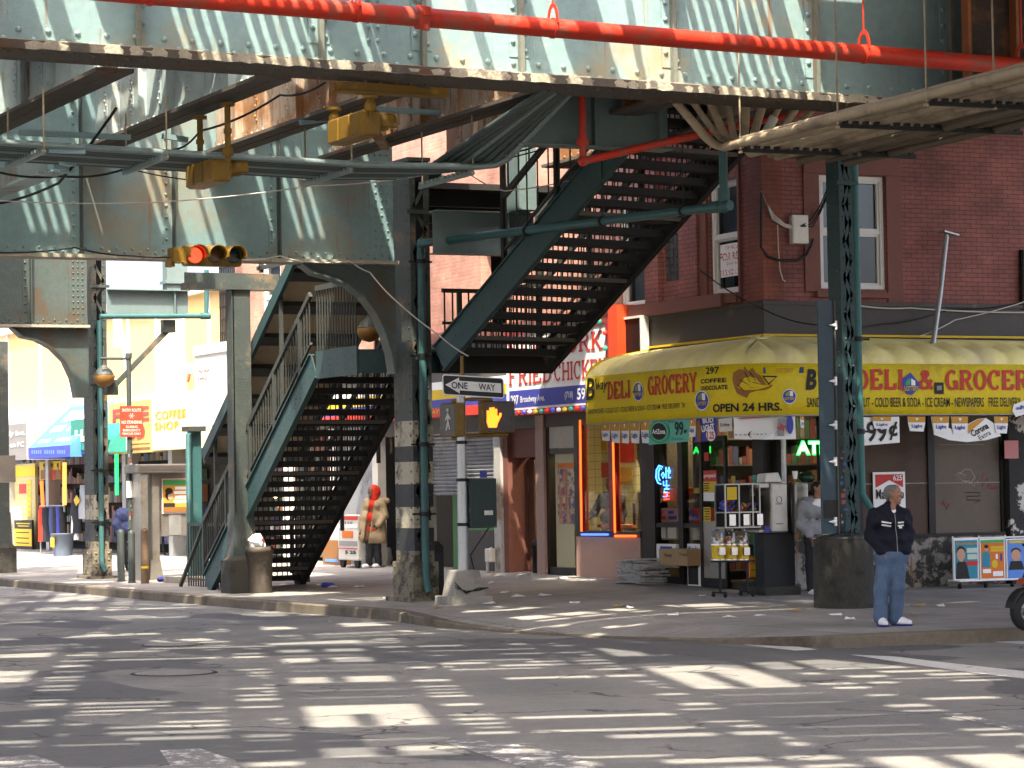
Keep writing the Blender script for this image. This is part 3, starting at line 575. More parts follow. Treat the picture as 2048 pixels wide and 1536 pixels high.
sc_ = MB(); RXB(sc_, XF-.02, 1404, 1165, 1510, 1175, .4, z0=.2, z1=GZ+.02); sc_.build('door_sill', m_concd, deli)
# deli interior
it = MB(); it.box(XF+.3, YF+.35, .25, XF+4.2, 41.2, GZ); it.box(XF+4.2, YF+.35, .2, XF+4.3, 41.2, 3.4); it.box(XF+.3, 41.2, .2, XF+4.2, 41.3, 3.4); it.box(XF+4.3, YF+.35, .2, XF+9, YF+2.6, GZ); it.box(XF+.3, YF+2.8, .2, XF+4.19, YF+2.9, 3.4); it.box(XF+.3, YF+.3, 3.4, XF+9, 41.2, 3.45)
it.build('interior', M('shop_wall', (.16, .13, .09), .7, 0, .4, 3, 0), deli)
# shelves of goods
GC = [flat('carton_'+n, c) for n, c in (('orange', (.5, .16, .04)), ('yellow', (.55, .4, .05)), ('green', (.05, .25, .08)), ('red', (.45, .04, .03)), ('blue', (.05, .12, .4)), ('cream', (.5, .45, .35)), ('pink', (.5, .25, .25)))]
sh = thing('goods_shelf', 'shelves of small colourful packets seen through the deli windows', 'shelf', (XF+3.5, YF+2, .36))
sm_ = MB(); pk = MB(); rng = random.Random(5)
for j in range(6):
    z = .5+j*.43; sm_.box(XF+.5, YF+2.5, z, XF+4.1, YF+2.78, z+.03); sm_.box(XF+3.85, YF+.6, z+.002, XF+4.18, YF+2.48, z+.032); sm_.box(XF+4.3, YF+1.9, z+.004, XF+7.5, YF+2.2, z+.034)
    for base in (0, 1, 2):
        u = 0
        while u < (3.5 if base == 0 else 1.85 if base == 1 else 3.1):
            w = rng.uniform(.05, .13); h = rng.uniform(.1, .33); mi = rng.randrange(7)
            if base == 0: pk.box(XF+.52+u, YF+2.52, z+.03, XF+.52+u+w*.9, YF+2.72, z+.03+h, mi)
            elif base == 1: pk.box(XF+3.9, YF+.62+u, z+.032, XF+4.12, YF+.62+u+w*.9, z+.032+h, mi)
            else: pk.box(XF+4.32+u, YF+1.92, z+.034, XF+4.32+u+w*.9, YF+2.12, z+.034+h, mi)
            u += w
sm_.build('shelf_board', m_steelk, sh); GP = [flat('packet_print', (r_*.45+.06, g_*.45+.05, b_*.45+.045)) for r_, g_, b_ in ((.5, .2, .06), (.55, .42, .1), (.08, .22, .1), (.42, .06, .05), (.08, .13, .35), (.5, .46, .38), (.12, .08, .05))]
struct(pk.build('packets', GP, sh), 'stuff')
def tubelamp(c, half, label, s=6):
    t_ = thing('ceiling_lamp', label, 'lamp', c)
    MB().obox(c, half, (.07 if half[0] == 0 else 0, .07 if half[1] == 0 else 0, 0), (0, 0, .02)).build('tube', EM('lamp_tube', (1, .84, .56), s*5), t_)
    MB().obox((c[0], c[1], c[2]+.05), Vector(half)*1.05, (.11 if half[0] == 0 else 0, .11 if half[1] == 0 else 0, 0), (0, 0, .025)).build('housing', m_white, t_)
tubelamp((XF+1.6, YF+1.6, 3.3), (0, .6, 0), 'bright ceiling tube inside the deli near its door', 1.4)
tubelamp((XF+6, YF+1.2, 3.3), (.7, 0, 0), 'bright ceiling tube inside the deli behind the side window', 1.6)
tubelamp((XF+1.4, 40.4, 3.3), (0, .6, 0), 'bright ceiling tube inside the deli behind the window goods', 2)
# open glass door
y0, y1, z0, z1 = rx(XF-.12, 1400, 872, 1452, 1174)
dr = thing('shop_door', 'glazed shop door with stickers standing open on the pavement', 'door', (XF-.12, y1, z0)); d_ = MB()
q = MB(); cx_ = XF-.12; z0 = max(z0, gz(XF, y0)+.02)
d_.box(cx_, y1-.07, z0, cx_+.05, y1, z1); d_.box(cx_, y0, z0, cx_+.05, y0+.06, z1); d_.box(cx_, y0+.06, z0, cx_+.05, y1-.07, z0+.14); d_.box(cx_, y0+.06, z1-.08, cx_+.05, y1-.07, z1); d_.build('frame', m_frame, dr)
MB().box(cx_+.02, y0+.06, z0+.14, cx_+.026, y1-.07, z1-.08).build('pane', m_glass, dr)
MB().box(cx_+.012, y0+.06, z0+.14, cx_+.018, y1-.07, z0+1.05).build('kick_panel', m_steelk, dr)
def pst(parent, name, c, l, t_, r_, b_, m, off=.0, th=.006): return RXB(MB(), c-off-th, l, t_, r_, b_, th).build(name, m, parent)
m_yelp = flat('yellow_print', (.62, .42, .02)); m_wp = m_white; m_gp = flat('green_print', (.04, .35, .12)); m_mint = flat('mint_print', (.12, .45, .36)); m_brp = flat('brown_print', (.22, .1, .03)); m_orp = flat('orange_print', (.6, .16, .02)); m_skp = flat('flesh_print', (.5, .28, .18)); m_tealp = flat('teal_print', (.03, .22, .3)); m_grp = flat('grey_print', (.25, .25, .25)); m_goldp = flat('gold_print', (.55, .28, .03))
pst(dr, 'phone_card_sticker', cx_, 1407, 941, 1433, 963, m_sign_red); pst(dr, 'phone_card_sticker', cx_, 1407, 963, 1433, 985, m_yelp); pst(dr, 'phone_card_sticker', cx_, 1407, 985, 1433, 1002, m_wp); pst(dr, 'notice', cx_, 1407, 1014, 1421, 1043, m_yelp); pst(dr, 'notice', cx_, 1408, 905, 1417, 922, m_sign_red)
lb = MB(); txx(lb, 'prepaid', cx_-.007, 1408, 947, 1431, 957, .02); lb.build('sticker_lettering', m_wp, dr)
lb = MB()
for i in range(4): RXB(lb, cx_-.009, 1408, 966+i*4.6, 1419-i % 2*2, 968+i*4.6, .002)
for i in range(5): RXB(lb, cx_-.009, 1408+i % 3, 1017+i*5, 1419, 1019+i*5, .002)
lb.build('sticker_lettering', m_blackl, dr)
MB().box(cx_-.05, y0+.1, z0+1.0, cx_-.02, y0+.13, z0+1.3).build('handle', m_tin, dr)
# window goods (each stack lifts away)
def gbox(l, t_, r_, b_, m, label, name='carton', depth=.3, c=XF+.12, cat='box', print_=None, grp=None):
    a, b2, c0, c1 = rx(c, l, t_, r_, b_); t2 = thing(name, label, cat, (c, (a+b2)/2, c0), grp)
    MB().box(c, a, c0, c+depth, b2, c1).build('body', m, t2, bevel=.006)
    if print_:
        pm, pr_ = print_; q = MB()
        for (u0, v0, u1, v1) in pr_: q.box(c-.004, a+(b2-a)*(1-u1), c0+(c1-c0)*v0, c, a+(b2-a)*(1-u0), c0+(c1-c0)*v1)
        q.build('print', pm, t2)
    return t2
P1 = [(.1, .2, .9, .45), (.1, .6, .6, .8)]; P2 = [(.08, .1, .45, .85), (.55, .1, .92, .85)]
gbox(1313, 1016, 1334, 1045, GC[6], 'pink carton on the window shelf left of its twin in the deli window', print_=(m_red, P1)); gbox(1335, 1016, 1356, 1045, GC[6], 'pink carton with blue print on the window shelf nearest the mullion', print_=(m_blue, P1))
gbox(1311, 1047, 1356, 1080, m_card, 'low open carton of white bottles on the deli window sill', print_=(m_white, P2), cat='box'); gbox(1312, 975, 1354, 1004, GC[0], 'orange carton row behind the neon sign in the deli window', print_=(m_card, P1))
gbox(1366, 1016, 1381, 1053, GC[4], 'blue and red detergent box in the narrow deli window', print_=(m_red, [(.1, .3, .9, .6)])); gbox(1382, 1017, 1397, 1052, GC[3], 'red detergent box beside the blue one in the narrow deli window', print_=(m_blue, [(.1, .35, .9, .7)]))
gbox(1367, 976, 1396, 987, GC[1], 'yellow packet lying on the upper shelf of the narrow deli window', print_=(m_red, [(.3, .1, .7, .9)])); gbox(1313, 1088, 1352, 1135, m_white, 'white carton with blue print standing behind the cardboard box', c=XF-.05, depth=.1, print_=(m_blue, [(.2, .55, .8, .9)]))
bt = MB()
for px in (1374, 1384, 1392): y_ = onx(px, 1060, XF+.2)[1]; bt.lathe((XF+.22, y_, onx(px, 1080, XF+.2)[2]), [(.07, 0), (.075, .2), (.05, .28), (.03, .3), (.03, .34)], 12)
tag(bt.build('bottle', m_offw), 'pale plastic bottles on the sill of the narrow deli window', 'bottles')
# newspapers, cardboard box, flyer on the pavement
rng = random.Random(8)
for base, n_, lab in ((1297, 12, 'tall stack of folded newspapers on the pavement below the neon window'), (1345, 10, 'low stack of folded newspapers on the pavement below the cardboard box')):
    c = gr(base, 1166); st_ = thing('newspaper_stack', lab, 'newspapers', (XF-.35, c[1], gz(XF-.3, c[1]))); mb = MB(); z = gz(XF-.3, c[1])+.005
    for i in range(n_):
        hh_ = rng.uniform(.026, .042); a = rng.uniform(-.12, .12); ox, oy = rng.uniform(-.03, .03), rng.uniform(-.05, .05)
        cc = Vector((XF-.4+ox, c[1]+oy, z+hh_/2)); ux_ = Vector((math.cos(a), math.sin(a), rng.uniform(-.05, .05)))*.21; uy_ = Vector((-math.sin(a), math.cos(a), rng.uniform(-.04, .04)))*.36
        for q_ in (-1, 1): mb.obox(cc+Vector((0, q_*.004, q_*hh_*.24)), ux_*(1+q_*.03), uy_*(1-q_*.02), (0, 0, hh_*.2))
        z += hh_
    mb.build('papers', m_paper, st_, bevel=.006)
a, b2, c0, c1 = rx(XF-.3, 1320, 1098, 1377, 1131); cbx = thing('cardboard_box', 'brown printed cardboard box set on the newspapers by the deli', 'box', (XF-.3, a, c0))
MB().box(XF-.32, a, c0, XF-.02, b2, c1).build('body', m_card, cbx, bevel=.006); q = MB(); txx(q, 'Tasty', XF-.325, 1328, 1107, 1344, 1115, .02);  txx(q, 'Tasty', XF-.325, 1358, 1106, 1374, 1113, .02); q.build('print', m_blackl, cbx)
a, b2, c0, c1 = rx(XF-.1, 1374, 1088, 1399, 1170); fy = thing('magazine_poster', 'tall magazine poster with a woman leaning beside the open shop door', 'poster', (XF-.1, a, c0))
c0 = gz(XF, a)+.01
MB().box(XF-.09, a, c0, XF-.08, b2, c1).build('sheet', m_wp, fy); q = MB(); cY = (a+b2)/2; X_ = XF-.092
q.box(X_-.001, a+.02, c0+.3, X_, b2-.02, c1-.2, 0); q.box(X_-.003, a+.06, c0+.02, X_-.0012, b2-.02, c0+.36, 1); q.build('print', [m_brp, m_blackl], fy)
q = MB(); disc2(q, (X_-.004, cY, c0+.42), (0, -1, 0), (0, 0, 1), .11, .15); q.build('face_print', m_skp, fy)
q = MB(); txx(q, 'Mundo', XF-.093, 1376, 1092, 1397, 1104, .03); q.build('title', m_blue, fy)
# side-street signs on the deli wall
def sy(name, label, cat, c, l, t_, r_, b_, m, th=.012): 
    a, b2, c0, c1 = ry(c, l, t_, r_, b_); t2 = thing(name, label, cat, ((a+b2)/2, c, c0)); MB().box(a, c, c0, b2, c+th, c1).build('panel', m, t2); return t2, (a, b2, c0, c1)
t2, (a, b2, c0, c1) = sy('cigarette_sign', 'white sign with a red roof shape priced 625 behind the man in the navy jacket', 'sign', YF-.02, 1747, 944, 1811, 1060, m_wp)
q = MB(); w_, h_ = b2-a, c1-c0; ux, uz, oo = (1, 0, 0), (0, 0, 1), (a, YF-.025, c0)
quad2(q, oo, ux, uz, [(w_*.07, h_*.96), (w_*.07, h_*.73), (w_*.5, h_*.86), (w_*.93, h_*.73), (w_*.93, h_*.96)][::-1]); q.build('chevron', m_sign_red, t2)
q = MB(); txy(q, '625', YF-.028, 1786, 950, 1804, 961, .02); q.build('price', m_wp, t2); q = MB(); txy(q, 'Marlboro', YF-.024, 1752, 978, 1808, 998, .02); q.build('lettering', m_blackl, t2)
q = MB()
def scrib(mb, c, pts, r=.006): mb.tube([ony(x, y, c) for x, y in pts], r, 5)
scrib(q, YF+.035, [(1910, 952), (1918, 945), (1930, 950), (1926, 962), (1940, 967), (1950, 955), (1942, 940), (1930, 938), (1921, 946), (1917, 955), (1925, 962), (1938, 962), (1948, 972), (1958, 950), (1954, 968)]); gf = q.build('graffiti', m_wirel); tag(gf, 'looping white graffiti tag on the grey boarded window', 'graffiti')
q = MB(); scrib(q, YF+.035, [(1967, 945), (1965, 972), (1975, 955), (1976, 975), (1985, 962), (1984, 980), (1995, 975), (1965, 978)]); scrib(q, YF+.035, [(1880, 1005), (1890, 1012), (1885, 1003), (1896, 1006), (1892, 1020), (1902, 1006)]); gf = q.build('graffiti', flat('pink_paint', (.5, .05, .12))); tag(gf, 'pink graffiti scrawl on the grey boarded window', 'graffiti')
q = MB(); scrib(q, YF+.035, [(1930, 985), (1960, 985), (1960, 992), (1934, 993), (1934, 1000), (1960, 1000), (1950, 1006)]); gf = q.build('graffiti', m_blackl); tag(gf, 'black scribbled graffiti low on the grey boarded window', 'graffiti')
t2, _ = sy('flyer', 'pink and red flyer pasted on the pier', 'poster', YF-.13, 2009, 881, 2037, 917, flat('pink_print', (.5, .2, .2)), .006)
t2, (a, b2, c0, c1) = sy('beer_sign', 'red beer sign low in the deli side window beside the big column base', 'sign', YF-.03, 1586, 1113, 1650, 1142, m_sign_red)
q = MB(); txy(q, 'Budweiser', YF-.036, 1590, 1117, 1690, 1137, .02); q.v = [(x, y, z) for x, y, z in q.v]; 
q2 = MB(); vs_, fs_ = text_geo('Bud', .02); put2d(q2, vs_, fs_, (a+.05, YF-.036, c0+.04), (1, 0, .0), (.18, 0, 1), (b2-a)*.85, (c1-c0)*.62); q2.build('lettering', m_wp, t2)
wl = MB(); a = ry(YF, 1566, 900, 1650, 1000); wl.box(a[0], YF-.02, .2, a[1], YF+.2, .9); wl.build('base_wall', m_frame, deli)

# ---------------------------------------------------------------- chicken shop
chk = thing('chicken_shop', 'fried chicken shopfront with neon framed windows above a pink tiled panel', 'shopfront', (XF, 43, .3))
q = MB(); RXB(q, XF-.01, 1153, 1072, 1281, 1160, .2, z0=.2); q.build('tile_panel', m_pink, chk)
q = MB(); RXB(q, XF-.012, 1150, 1062, 1281, 1074, .22); RXB(q, XF, 1088, 835, 1098, 1150, .2, z0=.2, z1=3.3); RXB(q, XF, 1149, 835, 1156, 1150, .2, z0=.2, z1=3.3); RXB(q, XF, 1098, 1135, 1149, 1150, .15, z0=.2); RXB(q, XF, 1099, 897, 1148, 907, .15); q.build('frame', m_frame, chk)
q = MB(); RXB(q, XF-.008, 1156, 830, 1161, 1065, .1); RXB(q, XF-.008, 1217, 830, 1229, 1065, .1); q.each('red_mullion', flat('dark_red_frame', (.16, .012, .01), .35), chk)
q = MB(); RXB(q, XF+.03, 1161, 830, 1217, 1063, .006); RXB(q, XF+.031, 1229, 830, 1281, 1063, .006); q.each('window_pane', m_glass, chk)
q = MB(); RXB(q, XF+.02, 1098, 838, 1149, 896, .05); q.build('transom', M('transom_board', (.42, .40, .36), .6), chk)
q = MB(); RXB(q, XF+.06, 1112, 908, 1148, 1136, .03); ds = q.build('door', M('door_glass', (.36, .33, .20), .2, 0, .15, 1, 0), chk)
q = MB(); mn = (0, 1, 2, 1)
for j in range(4):
    for i in range(2): RXB(q, XF+.052, 1116+i*19, 938+j*28, 1133+i*19-(3 if i else 0), 964+j*28, .005, 0)
q.each('menu_photo', M('menu_print', (.5, .38, .25), .4, 0, .2, 3, 0, dirt=(.06, .05, .12), dlo=.47, dhi=.5, dscale=7, streak=(.4, .12, .05), slo=.55, shi=.6), ds); q = MB(); RXB(q, XF+.05, 1115, 926, 1149, 936, .006); q.build('menu_header', m_orp, ds)
q = MB(); RXB(q, XF-.05, 1072, 828, 1088, 1145, .3, z0=.2, z1=3.3); q.build('pier', M('pink_pier', (.34, .22, .18), .6), chk)
q = MB(); RXB(q, XF+.5, 1016, 835, 1074, 1140, .1, z0=.2, z1=3.3); q.build('recess_wall', m_brownd, chk)
q = MB(); RXB(q, XF+.42, 1030, 920, 1070, 1140, .06, z0=.2); dd = q.build('brown_door', M('brown_door_paint', (.12, .055, .035), .4, 0, .3, 2, .1, streak=(.25, .2, .16), slo=.58, shi=.7), chk)
q = MB(); RXB(q, XF+.41, 1045, 955, 1056, 985, .01); q.build('door_notice', m_grp, dd)
q = MB(); RXB(q, XF, 1004, 835, 1016, 1140, .62, z0=.2, z1=3.3); RXB(q, XF+.1, 1016, 838, 1072, 915, .3); q.build('recess_reveal', m_brown, chk)
q = MB(); RXB(q, XF-.06, 989, 830, 1001, 1140, .2, z0=.2, z1=3.3); q.build('post', M('white_post', (.42, .41, .38), .6, 0, .2, 3, .1, dirt=(.2, .15, .1), dlo=.55, dhi=.65), chk)
# chicken interior
yc0, yc1 = rx(XF, 1281, 900, 1150, 1000)[0], rx(XF, 1281, 900, 1150, 1000)[1]
q = MB(); q.box(XF+2.2, 41.45, .2, XF+2.3, 46.5, 3.4); q.box(XF+.25, 46.4, .2, XF+2.2, 46.5, 3.4); q.box(XF+.25, 41.36, .2, XF+2.2, 41.44, 3.4); q.box(XF+.25, 41.45, 3.4, XF+2.3, 46.5, 3.45); q.box(XF+.25, 41.45, .2, XF+2.2, 46.4, .36)
tl, t, b = new_mat('yellow_wall_tile'); br = nd(t, 'ShaderNodeTexBrick'); br.offset = 0; c = nd(t, 'ShaderNodeTexCoord'); s_ = nd(t, 'ShaderNodeSeparateXYZ'); t.links.new(c.outputs['Object'], s_.inputs[0]); a_ = nd(t, 'ShaderNodeMath', operation='ADD'); t.links.new(s_.outputs[0], a_.inputs[0]); t.links.new(s_.outputs[1], a_.inputs[1]); cb_ = nd(t, 'ShaderNodeCombineXYZ'); t.links.new(a_.outputs[0], cb_.inputs[0]); t.links.new(s_.outputs[2], cb_.inputs[1]); t.links.new(cb_.outputs[0], br.inputs['Vector'])
br.inputs['Scale'].default_value = 1; br.inputs['Brick Width'].default_value = .15; br.inputs['Row Height'].default_value = .15; br.inputs['Mortar Size'].default_value = .005; br.inputs['Color1'].default_value = (.50, .42, .20, 1); br.inputs['Color2'].default_value = (.47, .40, .19, 1); br.inputs['Mortar'].default_value = (.2, .17, .1, 1); t.links.new(br.outputs['Color'], b.inputs['Base Color']); b.inputs['Roughness'].default_value = .3
q.build('tiled_interior', tl, chk)
tubelamp((XF+1.2, 43.3, 3.3), (0, .7, 0), 'bright ceiling tube inside the fried chicken shop', 3.5)
cn = thing('shop_counter', 'counter with a dark fryer cabinet seen in the right chicken shop window', 'counter', (XF+.9, 42, .36)); q = MB(); q.box(XF+.5, 41.5, .36, XF+1.1, 43.2, 1.2); q.build('base', m_brp, cn); MB().box(XF+.45, 41.48, 1.2, XF+1.15, 43.25, 1.25).build('top', m_orp, cn); q = MB(); q.box(XF+.55, 41.5, 1.25, XF+.95, 42.1, 1.62); q.build('fryer', m_blackst, cn); q = MB(); q.box(XF+.6, 41.55, 1.62, XF+.9, 42.05, 1.95); q.build('warmer', m_steelk, cn)
mnu = thing('menu_board', 'row of lit menu pictures on the chicken shop wall', 'menu', (XF+2.2, 43, 2)); q = MB()
for (l, t_, r_, b_, mi) in ((1180, 905, 1192, 945, 0), (1197, 925, 1216, 955, 1), (1236, 855, 1276, 880, 2), (1240, 885, 1275, 925, 1), (1236, 935, 1262, 965, 2), (1190, 860, 1212, 900, 2)): RXB(q, XF+2.18, l, t_, r_, b_, .015, mi)
q.each('picture', [m_blackl, m_sign_red, m_goldp], mnu)
fr2 = MB(); RXB(fr2, XF+2.19, 1178, 983, 1191, 998, .009); RXB(fr2, XF+2.19, 1206, 983, 1218, 998, .009); RXB(fr2, XF+2.19, 1167, 1010, 1178, 1030, .009); fr2.each('accent_tile', m_brownd, chk)
# neon tubes
def neon(name, pts, m, label, r=.018, c=XF-.03, ax='x'):
    P = [onx(x, y, c) if ax == 'x' else ony(x, y, c) for x, y in pts]; return tag(MB().tube(P, r, 8).build(name, m), label, 'neon tube')
n_or = EM('neon_orange', (1, .09, .008), .6); n_bl = EM('neon_blue', (.04, .10, 1), .7); n_gr = EM('neon_green', (.01, 1, .1), .35); n_rd = EM('neon_red', (1, .06, .02), .5); n_lb = EM('neon_cyan', (.06, .28, 1), .7)
neon('neon_tube', [(1160, 840), (1163, 1063)], n_or, 'long vertical orange neon tube at the left of the chicken shop window'); neon('neon_tube', [(1226, 884), (1230, 1066)], n_or, 'vertical orange neon tube between the two chicken shop windows'); neon('neon_tube', [(1230, 1072), (1272, 1072)], n_or, 'short horizontal orange neon tube on the right window sill'); neon('neon_tube', [(1163, 1069), (1216, 1069)], n_bl, 'horizontal blue neon tube on the left window sill')
ns = thing('neon_beer_sign', 'blue neon beer sign with a red base glowing in the deli window', 'neon sign', onx(1325, 960, XF+.03)); q = MB(); C_ = lambda pts: [onx(x, y, XF+.02) for x, y in pts]
for pts in ([(1325, 934), (1318, 931), (1313, 940), (1312, 955), (1316, 966), (1322, 968)], [(1323, 938), (1320, 936), (1317, 944), (1317, 955), (1320, 961)], [(1326, 945), (1323, 950), (1326, 956), (1329, 950), (1326, 945)], [(1332, 934), (1332, 957)], [(1337, 936), (1337, 956), (1341, 955)], [(1334, 942), (1341, 942)], [(1327, 962), (1327, 971), (1338, 971)], [(1333, 960), (1333, 978)], [(1338, 978), (1329, 978), (1328, 984), (1335, 985), (1334, 993), (1327, 993)], [(1338, 934), (1340, 947)]): q.tube(C_(pts), .012, 6)
q.build('blue_tube', n_lb, ns); q = MB(); 
for i in range(3): q.tube(C_([(1328, 990+i*6-3), (1338, 989+i*6-3)]), .013, 6)
q.build('red_tube', n_rd, ns)
tg = MB(); RXB(tg, XF+.075, 1310, 925, 1345, 1005, .004)
for nm, l, t_, r_, b_, s in (('atm_sign', 1593, 883, 1662, 908, 'side'), ):
    n2 = thing(nm, 'glowing green ATM neon lettering in the deli side window', 'neon sign', ony(1620, 900, YF+.02)); q = MB(); vs_, fs_ = text_geo('ATM', .03); a, b2, c0, c1 = ry(YF+.0, l, t_, r_, b_); put2d(q, vs_, fs_, (a, YF-.012, c0), (1, 0, 0), (0, 0, 1), b2-a, c1-c0); q2 = MB(); q2.v = q.v; q2.f = q.f; q2.m = q.m; q2.sm = q.sm; q2.build('lettering', EM('atm_core', (.5, 1, .55), .5), n2)
    q = MB(); vs_, fs_ = text_geo('ATM', .065); put2d(q, vs_, fs_, (a-.02, YF-.004, c0-.02), (1, 0, 0), (0, 0, 1), b2-a+.04, c1-c0+.04); q.build('halo_tube', n_gr, n2)
n2 = thing('atm_sign', 'small green neon letters behind the open shop door', 'neon sign', onx(1400, 900, XF+.2)); q = MB(); txx(q, 'ATM', XF+.3, 1386, 893, 1422, 907, .04); q.build('lettering', n_gr, n2)
# chicken sign
XS = XF-.35
cs = thing('chicken_shop_sign', 'white fried chicken sign with red slab letters, blue address band and coloured bulbs', 'sign', onx(1110, 820, XS))
def on_sign(px, py): p = onx(px, py, XS); return p
a, b2 = onx(1213, 700, XS)[1], onx(872, 780, XS)[1]; zb = onx(1100, 815, XS)[2]; zt = onx(1180, 652, XS)[2]; b2 = onx(1013, 780, XS)[1]
MB().box(XS, a, zb, XF-.02, b2, zt).build('board', m_wp, cs)
q = MB(); q.box(XS-.02, a-.001, zb-.10, XF-.02, b2+.03, zb-.002); q.box(XS-.02, a-.001, zt+.002, XF-.02, b2+.03, zt+.10); q.box(XS-.02, a-.09, zb-.1, XF-.02, a-.002, zt+.1); q.build('red_frame', flat('maroon_frame', (.25, .03, .03), .45), cs)
q = MB(); q.box(XS-.01, a-.42, zb+.1, XF-.02, a-.092, zt+.3); q.build('red_pillar', M('bright_red_panel', (.62, .07, .02), .4), cs)
y0, y1, z0, z1 = rx(XF-.2, 1240, 638, 1283, 700); q = MB(); q.box(XF-.2, y0, z0-.3, XF-.08, y1, z1); q.build('unlit_panel', m_blackst, cs); q = MB(); q.box(XF-.23, y1, z0-.3, XF-.08, y1+.04, z1); q.box(XF-.23, y0-.04, z0-.3, XF-.08, y0, z1); q.box(XF-.23, y0-.04, z1+.001, XF-.08, y1+.04, z1+.04); q.build('panel_trim', m_offw, cs)
zbl = zb+(zt-zb)*.26; q = MB(); q.box(XS-.004, a+.02, zb+.04, XS-.001, b2-.12, zbl); q.build('blue_band', m_blue, cs)
sgv = lambda s, u0, u1, v0, v1, mb, st: (lambda vf: put2d(mb, vf[0], vf[1], (XS-.008, b2-(b2-a)*u0, zb+(zt-zb)*v0), (0, -1, 0), (0, 0, 1), (b2-a)*(u1-u0), (zt-zb)*(v1-v0)))(geo(s, st))
q = MB(); sgv('NEW', .02, .42, .68, .93, q, 'slab'); sgv('YORK', .50, .97, .68, .93, q, 'slab'); sgv('FRIED', .03, .47, .33, .58, q, 'slab'); sgv('CHICKEN', .50, 1.0, .33, .58, q, 'slab'); q.build('red_lettering', m_red, cs)
q = MB(); sgv('297', .05, .13, .07, .20, q, .03); sgv('Broadway Ave.', .15, .40, .07, .18, q, .02); sgv('(718)', .6, .68, .08, .19, q, .01); sgv('599', .72, .84, .07, .22, q, .02); q.build('white_lettering', m_wp, cs)
bc = [EM('bulb_'+n, c, .12, c) for n, c in (('yellow', (.6, .5, .02)), ('green', (.02, .3, .2)), ('red', (.6, .03, .02)), ('blue', (.05, .08, .5)), ('white', (.6, .6, .6)))]
n_b = 17
for i in range(n_b): MB().ball((XS-.05, b2-(b2-a)*(i+.5)/n_b, zb-.05), .045, 8, 0, (1, 1.2, .8)).build('bulb', bc[i % 5], cs)
for i in range(5): MB().ball((XS-.05, a-.05, zb+.15+i*.26), .045, 8).build('bulb', bc[(i+3) % 5], cs)
for i in range(6): MB().ball((XS-.05, a+.15+i*.3, zt+.05), .045, 8).build('bulb', bc[(i+1) % 5], cs)
# shutter left of the brown door
shx = thing('roller_shutter', 'grey steel roller shutter half closed over a dark shop entrance', 'shutter', onx(930, 990, XF+.1)); q = MB(); a, b2, c0, c1 = rx(XF+.06, 868, 838, 990, 990); n_ = 20
for i in range(n_):
    z = c0+(c1-c0)*i/n_; h = (c1-c0)/n_; q.add([(XF+.06, a, z), (XF+.06, b2, z), (XF+.03, b2, z+h*.5), (XF+.03, a, z+h*.5), (XF+.075, a, z+h*.99), (XF+.075, b2, z+h*.99)], [(0, 1, 2, 3), (3, 2, 5, 4)])
q.build('slats', m_shut, shx, fix=False); q = MB(); q.box(XF+.02, a-.04, .3, XF+.1, a, c1); q.box(XF+.02, b2, .3, XF+.1, b2+.05, c1); q.build('guide_rail', m_galv, shx)
q = MB(); q.box(XF+.04, a, c1+.002, XF+.12, b2, c1+.3); q.build('housing', m_shut, shx)
q = MB(); RXB(q, XF+.2, 906, 990, 990, 1135, .1, z0=.2); q.build('green_door', M('green_door_paint', (.05, .16, .05), .5), shx); q = MB(); RXB(q, XF+.15, 935, 1060, 988, 1138, .06, z0=.2); q.build('grey_panel', m_fascia, shx)
q = MB(); q.box(XF+.6, 46.5, .2, XF+.7, 52, 3.4); q.build('dark_back', m_dkin, shx)
gm = thing('gas_meter', 'small pale gas meter on a bent pipe at the foot of the white post', 'meter', gr(1002, 1140)); p = gr(1000, 1143); q = MB(); q.tube([(XF-.12, p[1], gz(XF, p[1])), (XF-.12, p[1], .75), (XF-.12, p[1]-.15, .8), (XF-.1, p[1]-.2, .6)], .035, 8); q.build('pipe', m_offw, gm); MB().box(XF-.22, p[1]-.28, .55, XF-.08, p[1]-.08, .8).build('body', m_offw, gm, bevel=.02)
bl = thing('standpipe', 'short black standpipe with a round cap beside the chicken shop door', 'pipe', gr(1075, 1145)); p = gr(1075, 1146); MB().lathe((p[0], p[1], gz(*p[:2])), [(.09, 0), (.09, .45), (.11, .46), (.11, .54), (.06, .6), (.02, .63)], 14).build('pipe', m_blackst, bl)
# yellow / blue / red banner sign over the shuttered shop
XB_ = XF-.25; bs = thing('striped_shop_sign', 'white, yellow, blue and red striped shop sign left of the one way arrow', 'sign', onx(900, 800, XB_)); yb0, yb1 = onx(1012, 790, XB_)[1]+.05, onx(640, 800, XB_)[1]; za, zb2 = onx(900, 833, XB_)[2], onx(900, 762, XB_)[2]; hs = zb2-za
for nm, v0, v1, mm in (('red_band', 0, .27, M('vivid_red', (.6, .04, .02), .5)), ('blue_band', .27, .5, m_blue), ('yellow_band', .5, .78, m_yelp), ('white_band', .78, 1, m_wp)): MB().box(XB_, yb0, za+hs*v0, XF-.02, yb1, za+hs*v1).build(nm, mm, bs)
q = MB(); txx(q, 'ONEAYE', XB_-.004, 840, 820, 884, 829, .02); q.build('yellow_lettering', m_yelp, bs)
tt = MB(); tt.box(XF-.02, 41.61, 3.0, XF+.3, 52, 4.09)
tt.box(XF-.018, 41.61, 4.09, XF+.3, 52, 4.705); tt.build('sign_backing', m_fascia, bld)
# ================================================================== YELLOW AWNING
AO = 1.3; ARAD = .9
AX, AY = XF-AO, YF-AO
